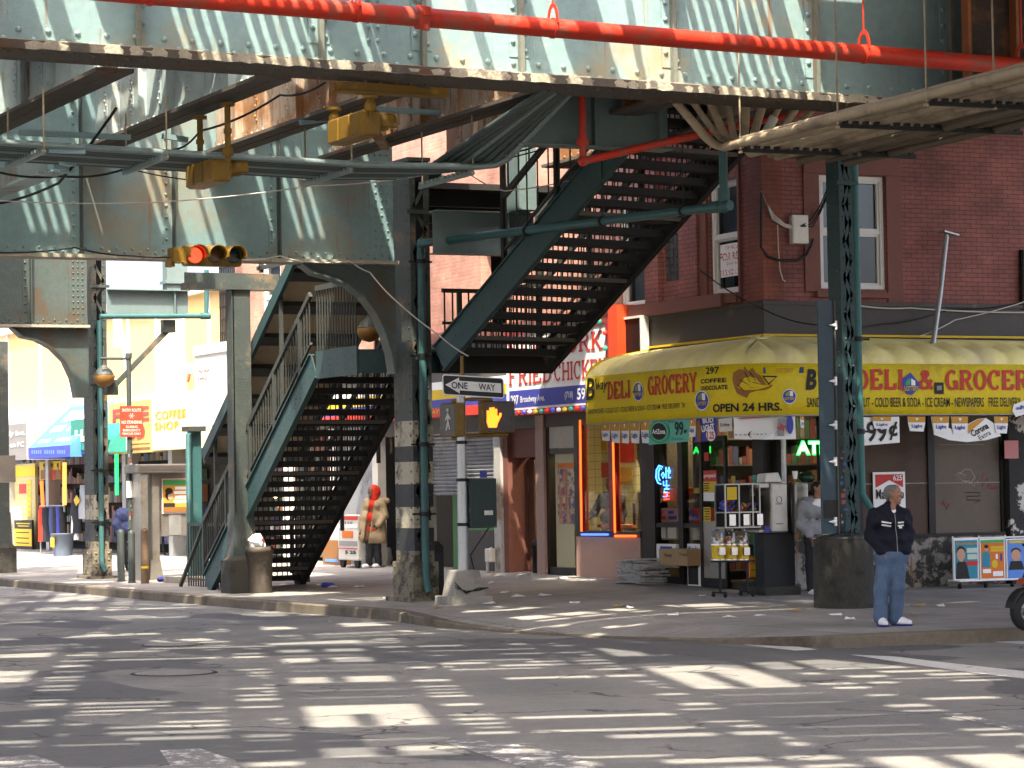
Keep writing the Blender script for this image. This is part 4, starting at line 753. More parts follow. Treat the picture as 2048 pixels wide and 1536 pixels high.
# plan path of the valance: from the left end along the avenue, round the corner, along the side street
apath = []
yl = onx(1172, 800, AX)[1]
nA = 12
for i in range(nA): apath.append((Vector((AX, yl+(AY+ARAD-yl)*i/nA, 0)), Vector((-1, 0, 0))))
for i in range(9):
    a = R(180+90*i/8); n_ = Vector((math.cos(a), math.sin(a), 0)); apath.append((Vector((AX+ARAD, AY+ARAD, 0))+n_*ARAD, n_))
for i in range(1, 16): apath.append((Vector((AX+ARAD+i*.55, AY, 0)), Vector((0, -1, 0))))
AS = [0]
for a, b_ in zip(apath, apath[1:]): AS.append(AS[-1]+(b_[0]-a[0]).length)
def aw(s):
    for i in range(len(AS)-1):
        if s <= AS[i+1] or i == len(AS)-2:
            t_ = (s-AS[i])/(AS[i+1]-AS[i]); p = apath[i][0].lerp(apath[i+1][0], t_); n_ = apath[i][1].lerp(apath[i+1][1], t_).normalized(); return p, n_
def projx(p):
    d = np.array(p)-CP; w = d@FW; return 1024+F*(d@RT)/w, 768-F*(d@UP)/w
def s_of(px, z):
    lo, hi = 0, AS[-1]
    for _ in range(40):
        m_ = (lo+hi)/2; p, n_ = aw(m_)
        if projx((p.x, p.y, z))[0] < px: lo = m_
        else: hi = m_
    return (lo+hi)/2
def z_of(py, px, s):
    p, n_ = aw(s); lo, hi = 0, 9
    for _ in range(40):
        m_ = (lo+hi)/2
        if projx((p.x, p.y, m_))[1] > py: lo = m_
        else: hi = m_
    return (lo+hi)/2
def at_px(px, py):
    s = s_of(px, 3.3); return s, z_of(py, px, s)
awn = thing('yellow_awning', 'long yellow rounded canvas awning with red and black lettering wrapping the deli corner', 'awning', (AX, AY, 2.95))
prof = [(AO, 2.95), (AO, 3.72)]
prof_top = [(AO, 3.72), (AO-.03, 3.80), (AO-.10, 3.89), (AO-.24, 3.98), (AO-.45, 4.05), (AO-.8, 4.12), (.06, 4.2)]
def strip(prof, mat, name, subs=6, bulge=0.0, edges=None):
    mb = MB(); ss = []
    N = 26
    seam = AS[-1]/N
    for k in range(N):
        for j in range(subs): ss.append((k+j/subs)*seam)
    ss.append(AS[-1]); cols = []
    for s in ss:
        p, n_ = aw(s); ph = (s/seam) % 1; dz = -bulge*(1-abs(math.sin(math.pi*ph)))
        base = p-n_*AO
        col = []
        for oo, z in prof:
            # inner end of the profile stays on the wall line
            q = base+n_*oo
            if oo < AO-.5:      # keep the wall end out of the building at the rounded corner
                q.x = min(q.x, XF-.065) if q.y > YF-.3 else q.x; q.y = min(q.y, YF-.065) if q.x > XF-.3 else q.y
            w_ = 1 if .1 < oo < AO-.01 or z > 3.75 else 0
            col.append((q.x, q.y, z+dz*w_*(1 if oo > .2 else 0)))
        cols.append(col)
    n_ = len(prof); vs = [p for c in cols for p in c]
    mb.add(vs, [(i*n_+j, (i+1)*n_+j, (i+1)*n_+j+1, i*n_+j+1) for i in range(len(cols)-1) for j in range(n_-1)], 0, True)
    return mb.build(name, mat, awn)
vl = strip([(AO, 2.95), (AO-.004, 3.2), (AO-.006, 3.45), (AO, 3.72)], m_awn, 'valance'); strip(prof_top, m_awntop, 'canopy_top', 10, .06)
sol = vl.modifiers.new('s', 'SOLIDIFY'); sol.thickness = .012
q = MB(); P = [(AX+AO-o_, z) for o_, z in [(AO, 2.95)]+prof_top+[(.06, 2.95)]]; q.ext([(x, yl+.001, z) for x, z in P], (0, .012, 0)); q.build('end_panel', m_awn, awn)
q = MB(); q.tube([Vector((*(aw(s)[0]+aw(s)[1]*-.02).xy, 2.945)) for s in AS], .018, 6); q.build('frame_tube', m_galv, awn)
q = MB(); q.box(XF-.12, AY+1.2, 4.2, XF-.065, yl, 4.235); q.box(XF-.12, YF-.12, 4.2, XF+8, YF-.065, 4.235); q.build('wall_trim', m_yelp, awn)
def aput(mb, vf, l, t_, r_, b_, m=0, off=.02, slant=0, stag=False):
    vs, fs = vf
    x0 = min(p[0] for p in vs); x1 = max(p[0] for p in vs); y0 = min(p[1] for p in vs); y1 = max(p[1] for p in vs)
    s0 = s_of(l, 3.3); s1 = s_of(r_, 3.3); sm = (s0+s1)/2; pm, _ = aw(sm); pxm = projx((pm.x, pm.y, 3.3))[0]
    zt0, zb0 = z_of(t_, pxm, sm), z_of(b_, pxm, sm)
    def mp(p, e=0):
        v = (p[1]-y0)/max(y1-y0, 1e-6); u = (p[0]-x0)/max(x1-x0, 1e-6)+slant*(v-.5)
        c, n_ = aw(s0+(s1-s0)*u); c = c+n_*(off+e); return (c.x, c.y, zb0+(zt0-zb0)*v)
    if stag:
        for k, f in enumerate(fs): mb.add([mp(vs[i], (k % 9)*.0006) for i in f], [tuple(range(len(f)))], m)
    else: mb.add([mp(p) for p in vs], fs, m)
# lettering (left face, corner, right face)
q = MB()
aput(q, slab('DELI', .26), 1217, 762, 1262, 798, stag=True); aput(q, slab('&', .26), 1268, 766, 1289, 790, stag=True); aput(q, slab('GROCERY', .26), 1298, 748, 1396, 788, stag=True)
aput(q, slab('DELI', .27), 1712, 738, 1805, 780, stag=True); aput(q, slab('&', .27), 1836, 740, 1866, 781, stag=True); aput(q, slab('GROCERY', .27), 1890, 739, 2085, 781, stag=True)
q.build('red_lettering', m_red, awn)
q = MB()
aput(q, text_geo('SANDWICHES - COLD CUT - COLD BEER & SODA - ICE CREAM  FREE DELIVERY  TA', .008, 1.02), 1178, 812, 1372, 822)
aput(q, text_geo('OPEN 24 HRS.', .035), 1427, 806, 1562, 823); aput(q, text_geo('297', .02), 1415, 734, 1441, 748); aput(q, text_geo('COFFEE', .03), 1404, 757, 1455, 766); aput(q, text_geo('CHOCOLATE', .03), 1404, 771, 1457, 780)
aput(q, text_geo('SANDWICHES - COLD CUT - COLD BEER & SODA - ICE CREAM - NEWSPAPERS   FREE DELIVERY   TA', .012, 1.02), 1612, 795, 2060, 814)
for l, t_, r_, b_ in ((1176, 756, 1192, 800),): aput(q, text_geo('B', .02), l, t_, r_, b_, slant=.25)
aput(q, text_geo("'way", .01), 1192, 757, 1216, 786, slant=.15); aput(q, text_geo("B", .05), 1613, 738, 1633, 780, slant=.25); aput(q, text_geo("'way", .02), 1633, 736, 1690, 778, slant=.15)
q.build('black_lettering', m_blackl, awn)
def shape(mb, pts, m=0, off=.02):      # pixel polygon on the valance
    P = []
    for x, y in pts:
        s, z = at_px(x, y); c, n_ = aw(s); c = c+n_*off; P.append((c.x, c.y, z))
    mb.add(P, [tuple(range(len(P)))], m)
# animal head drawn on the corner, sipping from a glass
q = MB(); shape(q, [(1466, 760), (1468, 745), (1480, 738), (1488, 740), (1490, 733), (1498, 742), (1506, 735), (1512, 745), (1522, 752), (1532, 768), (1546, 770), (1540, 776), (1530, 780), (1512, 782), (1500, 786), (1494, 796), (1484, 792), (1474, 786), (1470, 775)], 0, .018); q.build('animal_emblem', M('brown_print_art', (.3, .13, .03), .6, 0, .3, 12, 0), awn)
q = MB(); shape(q, [(1524, 751), (1555, 752), (1537, 770)], 0, .024); shape(q, [(1529, 754), (1551, 755), (1537, 766)], 1, .027)
for a, b_ in (((1490, 745), (1500, 765)), ((1500, 745), (1512, 762)), ((1505, 765), (1535, 772)), ((1480, 760), (1500, 772)), ((1476, 770), (1490, 784)), ((1498, 776), (1526, 776))): shape(q, [a, (a[0]+2, a[1]-1), (b_[0]+1, b_[1]), b_], 0, .022)
q.build('emblem_outline', [m_blackl, m_yelp], awn)
def lotto(cx, cy, w, h, mats=True):
    q = MB()
    pts = lambda rx_, ry_, n=18: [(cx+rx_*math.cos(2*math.pi*k/n), cy+ry_*math.sin(2*math.pi*k/n)) for k in range(n)]
    shape(q, pts(w/2, h/2), 0, .022); shape(q, pts(w*.45, h*.45), 1, .024)
    shape(q, [(cx-w*.28, cy-h*.02), (cx-w*.28, cy-h*.22), (cx-w*.02, cy-h*.4), (cx-w*.02, cy-h*.02)], 2, .026); shape(q, [(cx-w*.3, cy-h*.1), (cx-w*.02, cy-h*.38), (cx-w*.02, cy-h*.22), (cx-w*.2, cy-h*.1)], 3, .028); shape(q, [(cx+w*.02, cy-h*.02), (cx+w*.02, cy-h*.38), (cx+w*.25, cy-h*.33), (cx+w*.25, cy-h*.02)], 4, .026)
    aput(q, text_geo('LOTTERY', .03), cx-w*.36, cy+h*.06, cx+w*.36, cy+h*.24, 5, .027)
    q.build('lottery_badge', [m_wp, m_blue, m_gp, m_orp, m_wp, m_yelp], awn)
lotto(1279, 783, 21, 39); lotto(1406, 801, 28, 40); lotto(1577, 793, 28, 30)
q = MB(); shape(q, [(1527, 735), (1607, 734), (1607, 746), (1527, 747)], 0, .02); aput(q, text_geo('LOTTERY', .03), 1552, 736, 1586, 745, 1, .026); q.build('lottery_strip', [flat('navy_print', (.04, .06, .14)), m_goldp], awn)
q = MB(); shape(q, [(1803, 758), (1820, 745), (1832, 760), (1838, 768), (1838, 775), (1822, 790), (1812, 788), (1804, 776)], 0, .024); shape(q, [(1812, 761), (1819, 756), (1819, 770), (1808, 770)], 1, .027); shape(q, [(1821, 757), (1829, 762), (1829, 771), (1821, 771)], 2, .027); aput(q, text_geo('LOTTERY', .03), 1807, 772, 1836, 782, 3, .029); q.build('lottery_badge', [m_blue, m_gp, m_wp, m_yelp], awn)
q = MB(); shape(q, [(1868, 765), (1886, 765), (1886, 788), (1868, 788)], 0, .022); shape(q, [(1872, 772), (1882, 771), (1882, 780), (1872, 781)], 1, .025); q.build('black_sticker', [m_blackl, m_grp], awn)
# pennants and banners hung under the awning
def hang(name, label, cat, poly, m, group=None, th=.004, off=-.05):
    P = []
    for x, y in poly:
        s = s_of(x, 2.8); z = z_of(y, x, s); c, n_ = aw(s); c = c+n_*off; P.append(Vector((c.x, c.y, z)))
    t2 = thing(name, label, cat, P[0], group); nn_ = (P[1]-P[0]).cross(P[2]-P[1]); nn_ = Vector((nn_.x, nn_.y, nn_.z)).normalized()
    MB().ext(P, nn_*th).build('sheet', m, t2); return t2
def hshape(mb, pts, m=0, off=-.036):
    P = []
    for x, y in pts:
        s = s_of(x, 2.8); z = z_of(y, x, s); c, n_ = aw(s); c = c+n_*off; P.append((c.x, c.y, z))
    mb.add(P, [tuple(range(len(P)))], m)
def hput(mb, vf, l, t_, r_, b_, m=0, off=-.03, rot=0):
    vs, fs = vf; x0 = min(p[0] for p in vs); x1 = max(p[0] for p in vs); y0 = min(p[1] for p in vs); y1 = max(p[1] for p in vs); P = []; cx, cy = (l+r_)/2, (t_+b_)/2
    for p in vs:
        u = l+(r_-l)*(p[0]-x0)/(x1-x0); v = b_+(t_-b_)*(p[1]-y0)/(y1-y0); du, dv = u-cx, v-cy; u, v = cx+du*math.cos(rot)-dv*math.sin(rot), cy+du*math.sin(rot)+dv*math.cos(rot)
        s = s_of(u, 2.8); z = z_of(v, u, s); c, n_ = aw(s); c = c+n_*off; P.append((c.x, c.y, z))
    mb.add(P, fs, m)
def pennant(l, r_, t_, b_, label, off=-.05):
    w = r_-l; mid = t_+(b_-t_)*.45; t2 = hang('pennant', label, 'pennant', [(l, t_), (r_, t_), (r_-w*.03, mid), (r_-w*.12, b_), (l+w*.12, b_-1), (l+w*.03, mid)], m_wp, 'beer pennants under the awning', off=off)
    q = MB(); hshape(q, [(l+.5, t_), (r_-.5, t_), (r_-w*.04, mid-2), (l+w*.04, mid-2)], 0, off+.008); q.build('gold_band', m_goldp, t2)
    q = MB(); hshape(q, [(l+w*.4, t_+3), (l+w*.6, t_+3), (l+w*.5, t_+1+(b_-t_)*.25)], 0, off+.012); q.build('emblem', m_wp, t2); q = MB(); hput(q, text_geo('Light', .03), l+w*.2, mid+2, r_-w*.2, mid+(b_-mid)*.62, 0, off+.012); q.build('lettering', m_blue, t2)
for i, (l, r_, t_, b_, lab) in enumerate(((1197, 1215, 848, 882, 'small gold and white pennant, first from the left end of the awning'), (1216, 1235, 846, 886, 'small gold and white pennant above the right orange neon tube'), (1237, 1253, 845, 887, 'small gold and white pennant midway between neon tube and dark pier'), (1255, 1274, 844, 887, 'small gold and white pennant just left of the dark pier'), (1276, 1297, 842, 887, 'small gold and white pennant half covered by the mint green tea sign'), (1372, 1386, 838, 874, 'small gold and white pennant between the mint green sign and the blue beer sign'), (1604, 1612, 830, 856, 'narrow pennant just left of the big green column'))): pennant(l, r_, t_, b_, lab)
for l, r_, t_, b_, lab, of in ((1746, 1784, 833, 858, 'gold and white pennant hanging in front of the 99 cent placard', -.02), (1819, 1855, 833, 863, 'gold and white pennant hanging alone right of the 99 cent placard', -.05), (1866, 1900, 833, 866, 'gold and white pennant at the left end of the curled beer banner', -.02), (1904, 1938, 833, 868, 'gold and white pennant in front of the middle of the curled banner', -.02), (1990, 2018, 833, 867, 'gold and white pennant at the right end of the curled banner', -.02)): pennant(l, r_, t_, b_, lab, of)
t2 = hang('pennant', 'gold and white pennant flipped upside down over the awning edge', 'pennant', [(2026, 810), (2050, 800), (2056, 826), (2030, 834), (2023, 822)], m_wp, 'beer pennants under the awning', off=.03); q = MB(); hput(q, text_geo('Light', .03), 2030, 811, 2050, 820, 0, .045, math.pi*.93); q.build('lettering', m_blue, t2)
t2 = hang('tea_price_sign', 'mint green tea sign with a round logo and a 99 cent price under the awning', 'sign', [(1296, 845), (1375, 836), (1372, 883), (1292, 890)], m_mint, off=-.04)
q = MB(); E_ = lambda cx, cy, a, b_, n=20: [(cx+a*math.cos(2*math.pi*k/n), cy+b_*math.sin(2*math.pi*k/n)) for k in range(n)]
hshape(q, E_(1315, 864, 21, 23), 0, -.03); hshape(q, E_(1315, 863, 18, 20), 1, -.027); hshape(q, E_(1315, 863, 15, 17), 2, -.024); q.build('logo_rings', [m_gp, m_mint, m_blackl], t2)
q = MB(); hput(q, text_geo('AriZona', .03), 1302, 858, 1328, 868, 0, -.02); q.build('logo_lettering', m_wp, t2); q = MB(); hput(q, text_geo('99', .015), 1346, 843, 1363, 871, 0, -.028); hput(q, text_geo('¢', .04), 1364, 858, 1370, 867, 0, -.028); hput(q, text_geo('BIG CAN', .01), 1335, 842, 1345, 846, 0, -.028); hput(q, text_geo('22.5oz cans', .0), 1339, 875, 1363, 880, 0, -.028); q.build('price_lettering', m_blackl, t2)
t2 = hang('beer_price_sign', 'blue beer sign with a bottle and white price disc under the awning', 'sign', [(1391, 836), (1429, 833), (1430, 870), (1424, 880), (1396, 884), (1384, 884)], m_blue, off=-.04)
q = MB(); hshape(q, E_(1418, 870, 9.5, 12.5), 0, -.03); q.build('price_disc', m_wp, t2); q = MB(); hput(q, text_geo('BUD', .03), 1402, 836, 1424, 846, 0, -.03, -.12); hput(q, text_geo('LIGHT', .04), 1399, 849, 1426, 862, 0, -.03, -.2); q.build('lettering', m_wp, t2); q = MB(); hput(q, text_geo('1.25', .03), 1411, 863, 1425, 878, 0, -.025); q.build('price', m_red, t2); q = MB(); hshape(q, [(1391, 842), (1396, 842), (1399, 855), (1398, 882), (1390, 883), (1389, 858)], 0, -.03); q.build('bottle_print', m_brp, t2)
t2 = hang('pennant', 'pale price card on a brown strip right of the blue beer sign', 'card', [(1432, 838), (1461, 835), (1461, 862), (1434, 864)], m_offw, off=-.05); q = MB(); hput(q, text_geo('Light', .02), 1437, 846, 1456, 855, 0, -.04); q.build('lettering', m_blackl, t2)
t2 = hang('beer_banner', 'wide white beer banner hanging under the awning corner above the doorway', 'banner', [(1465, 834), (1593, 831), (1594, 878), (1530, 879), (1466, 878)], m_wp, off=-.04)
q = MB(); hput(q, text_geo('BUD', .02, 1.8), 1468, 868, 1492, 871, 0, -.03); hput(q, text_geo('LIGHT', .02, 1.8), 1500, 867, 1534, 870, 0, -.03); hshape(q, [(1494, 869), (1498, 864), (1504, 862), (1499, 866), (1498, 872), (1504, 876), (1498, 874)], 0, -.03); q.build('lettering', m_blackl, t2)
q = MB(); hshape(q, E_(1582, 849, 7, 19), 0, -.03); q.build('can_print', m_blue, t2); q = MB(); hshape(q, [(1558, 836), (1572, 835), (1570, 872), (1556, 872)], 0, -.03); q.build('can_print', m_grp, t2); q = MB(); hput(q, text_geo('Bud', .03), 1559, 846, 1570, 862, 0, -.026, -1.2); hshape(q, [(1475, 836), (1540, 833), (1540, 834), (1478, 838)], 0, -.03); q.build('red_print', m_red, t2)
t2 = hang('price_placard', 'white placard with large stencilled 99 cent price right of the green column', 'sign', [(1728, 834), (1803, 833), (1803, 885), (1731, 891)], m_wp, off=-.06)
q = MB(); hput(q, text_geo('99', .02), 1737, 843, 1777, 884, 0, -.05); hput(q, text_geo('¢', .03), 1781, 843, 1799, 880, 0, -.05); q.build('stencil_price', m_blackl, t2)
t2 = hang('curled_banner', 'white and gold beer banner sagging in a curl under the awning', 'banner', [(1865, 833), (1872, 838), (1890, 850), (1905, 858), (1935, 850), (1958, 838), (1975, 836), (1996, 850), (2004, 872), (1975, 880), (1935, 884), (1900, 880), (1870, 869)], m_wp, off=-.04, th=.003)
q = MB(); hput(q, text_geo('Corona', .03), 1942, 852, 1980, 866, 0, -.03, -.5); hput(q, text_geo('Extra', .0), 1958, 865, 1984, 875, 0, -.03, -.5); q.build('lettering', m_blackl, t2); q = MB(); hshape(q, [(1938, 850), (1957, 839), (1973, 837), (1946, 860), (1938, 868)], 0, -.03); q.build('gold_print', m_goldp, t2)
# ================================================================== ELEVATED RAILWAY
def shear(mb, k, x0=14): mb.v = [(x, y, z-k*(x-x0)) for x, y, z in mb.v]; return mb
# ---- front cross girder
GY = 31.65
g1 = thing('cross_girder', 'huge pale green riveted girder with a peeling bottom flange, behind the red pipe', 'girder', (14, GY, 7.09))
XL, XR = -6, 24.5; ZB1 = 7.09
w = MB(); w.box(XL, GY-.01, ZB1+.115, XR, GY+.01, 9.05)
gx = lambda px, py=60: float(ony(px, py, GY-.1)[0])
w.box(gx(742), GY-.028, ZB1+.12, gx(775), GY-.01, 9.0)
w.box(gx(775), GY-.022, ZB1+.36, gx(842), GY-.01, 9.0); w.box(gx(852), GY-.022, ZB1+.36, gx(990), GY-.01, 9.0); w.box(gx(990), GY-.03, ZB1+.12, gx(1042), GY-.01, 9.0)
w.box(XL, GY-.034, ZB1+.117, XR, GY-.0101, ZB1+.37)          # upright leg of the bottom angle
rng = random.Random(2)
x = XL
while x < XR:
    w.dome((x, GY-.034, ZB1+.29), (0, -1, 0), .042); w.dome((x+.18, GY-.034, ZB1+.17), (0, -1, 0), .042); x += .36
for px, dbl in ((275, 0), (640, 1), (845, 1), (1040, 1), (1345, 1), (1630, 1), (1900, 1), (-140, 0), (2200, 0)):
    c = gx(px); 
    for z in np.arange(ZB1+.46, 9.0, .22):
        w.dome((c+.09, GY-.046, z), (0, -1, 0), .04)
        if dbl: w.dome((c-.08, GY-.046, z+.11), (0, -1, 0), .04)
    w.box(c-.13 if dbl else c, GY-.046, ZB1+.371, c+.15, GY-.0345, 9.02)
for c0 in (742, 760): 
    for z in np.arange(ZB1+.46, 9.0, .17): w.dome((gx(c0), GY-.028, z), (0, -1, 0), .034); w.dome((gx(c0+100), GY-.022, z), (0, -1, 0), .034)
shear(w, .0105).build('web', m_gird, g1)
s = MB()
for px in (275, 640, 845, 1040, 1345, 1630, 1900, -140, 2200): c = gx(px); s.box(c-.012, GY-.17, ZB1+.116, c+.012, GY-.047, 9.03); s.box(c-.03, GY-.172, ZB1+.116, c+.03, GY-.158, 9.03)
shear(s, .0105).each('stiffener', M('stiffener_paint', (.16, .17, .14), .55, 0, .3, 1.5, .3, streak=RUST, slo=.55, shi=.68), g1, 2)
fl = MB()      # crusted flange lip, irregular edge
N = 300; top = []; 
for i in range(N+1):
    x = XL+(XR-XL)*i/N; j = rng.uniform(-.012, .012); k2 = rng.uniform(-.012, .01); top.append((x, j, k2))
vs = []; 
for x, j, k2 in top: vs += [(x, GY-.455+j, ZB1+k2), (x, GY-.455+j*.6, ZB1+.06), (x, GY-.45+j, ZB1+.112+k2*.6), (x, GY-.036, ZB1+.116)]
fl.add(vs, [(4*i+k_, 4*i+4+k_, 4*i+5+k_, 4*i+1+k_) for i in range(N) for k_ in range(3)])
shear(fl, .0105).build('flange_edge', m_lip, g1, fix=False)
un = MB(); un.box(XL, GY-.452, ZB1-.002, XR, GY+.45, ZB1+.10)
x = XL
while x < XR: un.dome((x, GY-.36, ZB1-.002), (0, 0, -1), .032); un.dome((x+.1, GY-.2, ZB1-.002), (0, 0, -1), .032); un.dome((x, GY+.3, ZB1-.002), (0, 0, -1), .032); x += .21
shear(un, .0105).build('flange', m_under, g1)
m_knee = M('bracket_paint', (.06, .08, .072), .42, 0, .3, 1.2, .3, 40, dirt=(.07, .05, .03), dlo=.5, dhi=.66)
xs_ = float(ony(1925, 80, 30.9)[0]); eg = thing('added_end_plate', 'added dark plate with rusty upright stiffeners over the end of the big girder', 'plate', (xs_, 30.9, 7.2)); q = MB(); q.box(xs_, 30.86, 7.1, 24.4, 30.9, 9.3); q.box(xs_-.1, 30.8, 7.0, 24.4, 31.15, 7.099); q.build('web', M('dark_rust', (.035, .026, .02), .7, 0, .4, 2, .3, dirt=(.12, .05, .02), dlo=.55, dhi=.68), eg); q = MB()  # plate added to darken the right end of the big girder
for x in (xs_-.04, xs_+.75, xs_+1.5, xs_+2.2): q.box(x, 30.7, 7.1, x+.05, 30.859, 9.3)
q.each('stiffener', M('rust_stiffener', (.26, .09, .035), .7, 0, .3, 2, .3), eg)
# ---- second and third cross girders with curved knee brackets
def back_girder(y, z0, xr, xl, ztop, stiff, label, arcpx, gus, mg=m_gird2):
    g = thing('cross_girder', label, 'girder', (xr, y, z0)); w = MB(); yw = y+.22
    w.box(xl, yw-.01, z0+.06, xr, yw+.01, ztop); w.box(xl, yw-.03, z0+.07, xr, yw-.0101, z0+.24)
    x = xl
    while x < xr: w.dome((x, yw-.03, z0+.16), (0, -1, 0), .026); w.dome((x+.12, yw-.03, z0+.105), (0, -1, 0), .026); x += .24
    for c in stiff:
        for z in np.arange(z0+.32, ztop, .17): w.dome((c-.1, yw-.022, z), (0, -1, 0), .028)
        w.box(c-.15, yw-.022, z0+.241, c, yw-.0102, ztop-.02)
    for i in range(gus):
        for j in range(16): w.dome((xr-.1-.1*i, yw-.022, z0+.3+.12*j), (0, -1, 0), .024)
    if gus: w.box(xr-.1*gus-.1, yw-.0222, z0+.242, xr-.005, yw-.0103, z0+2.3)
    w.build('web', mg, g); s = MB()
    for c in stiff: s.box(c-.01, yw-.16, z0+.06, c+.01, yw-.03, ztop-.03)
    s.each('stiffener', m_col, g)
    f = MB(); f.box(xl, y, z0, xr, y+.44, z0+.055); x = xl
    while x < xr: f.dome((x, y+.1, z0), (0, 0, -1), .024); x += .2
    f.build('flange', m_lip, g)
    P = [ony(px, py, y+.22) for px, py in arcpx]; b = MB(); xr2 = xr+.02
    poly = [(p[0], y+.21, min(p[2], z0-.002)) for p in P]+[(xr2, y+.21, P[-1][2]), (xr2, y+.21, z0-.002)]
    b.ext(poly, (0, .02, 0)); 
    for i in range(len(P)-1):
        d = (V3(P[i+1])-V3(P[i])); 
        if d.length > .01: b.bar((P[i][0], y+.22, min(P[i][2], z0-.01)), (P[i+1][0], y+.22, min(P[i+1][2], z0-.01)), .3, .03, up=(0, 0, 1))
    b.build('knee_bracket', m_knee, g)
    return g
st2 = [float(ony(px, 440, 39.7)[0]) for px in (160, 345, 555, -60, -300)]
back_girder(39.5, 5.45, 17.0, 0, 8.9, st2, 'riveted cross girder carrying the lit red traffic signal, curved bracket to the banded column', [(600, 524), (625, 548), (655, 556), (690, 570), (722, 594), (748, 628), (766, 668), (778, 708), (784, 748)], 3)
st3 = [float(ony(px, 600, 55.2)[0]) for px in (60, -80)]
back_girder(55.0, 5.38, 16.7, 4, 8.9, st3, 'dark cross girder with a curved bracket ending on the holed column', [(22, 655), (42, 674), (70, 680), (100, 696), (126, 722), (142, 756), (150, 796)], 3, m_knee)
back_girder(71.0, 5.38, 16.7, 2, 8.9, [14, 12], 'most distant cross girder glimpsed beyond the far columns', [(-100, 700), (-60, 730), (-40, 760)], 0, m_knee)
# ---- stringers between the cross girders
def stringer(x, mw, label, y0=32.12, y1=39.6, z=7.07, seed=0, name='stringer'):
    g = thing(name, label, 'beam', (x, y0, z)); w = MB(); w.box(x-.01, y0, z+.05, x+.01, y1, 8.95)
    for sd_ in (-1, 1): w.box(x+sd_*.0101, y0, z+.05, x+sd_*.03, y1, z+.2)
    y = y0+.1; r_ = random.Random(seed)
    while y < y1: w.dome((x-.03, y, z+.13), (-1, 0, 0), .03); y += .24
    for yc in np.arange(y0+.7, y1, 1.25):
        w.box(x-.022, yc-.07, z+.201, x-.0102, yc+.07, 8.9)
        for zc in np.arange(z+.3, 8.9, .15): w.dome((x-.022, yc-.03, zc), (-1, 0, 0), .025); w.dome((x-.022, yc+.035, zc+.07), (-1, 0, 0), .025)
    w.build('web', mw, g); s = MB()
    for yc in np.arange(y0+1.3, y1, 1.25): s.box(x-.13, yc-.01, z+.05, x-.0103, yc+.01, 8.9)
    s.each('stiffener', mw, g)
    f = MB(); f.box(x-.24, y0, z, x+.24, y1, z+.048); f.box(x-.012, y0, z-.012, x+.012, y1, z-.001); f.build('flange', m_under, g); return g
stringer(8.1, m_string, 'pale green stringer beam overhead, farthest from the yellow signals', seed=1); stringer(10.1, m_string, 'pale green riveted stringer beam overhead, next to the one holding the smaller yellow signal', seed=2); stringer(12.15, m_string, 'pale green stringer beam overhead from whose flange the smaller yellow signal hangs', seed=3)
stringer(14.05, m_rustbeam, 'rusty stringer beam overhead behind the larger yellow signal', seed=4); stringer(15.95, m_rustbeam, 'rusty brown stringer beam overhead meeting the front girder left of the bent conduits', seed=5)
stringer(17.9, m_rustbeam, 'stringer beam overhead behind the bent conduits at the centre', seed=6); stringer(19.8, m_rustbeam, 'stringer beam overhead above the big conduit rack', seed=6)
lb_ = thing('bracing_beam', 'low beam with a lit flange edge crossing below the stringers', 'beam', (10.4, 36, 6.3)); q = MB(); q.box(10.28, 36.2, 6.28, 10.62, 39.68, 6.32); q.box(10.44, 36.2, 6.32, 10.46, 39.68, 6.62)
for y in np.arange(36.3, 39.6, .25): q.dome((10.36, y, 6.32), (0, 0, 1), .03)
q.build('beam', m_string, lb_); q = MB(); q.tube(sagged([(10.7, 34, 6.9), (10.66, 36.5, 6.2), (10.6, 39.3, 6.2)], .02, sag=.03), .02, 6); q.build('cable', m_wire, lb_)
br_ = thing('bracing_beam', 'rusty diagonal brace between the two rusty stringers', 'beam', (14, 37, 6.9)); q = MB(); q.bar((14.2, 34.2, 7.0), (15.9, 37.4, 7.0), .12, .08); q.build('angle', m_rustbeam, br_)
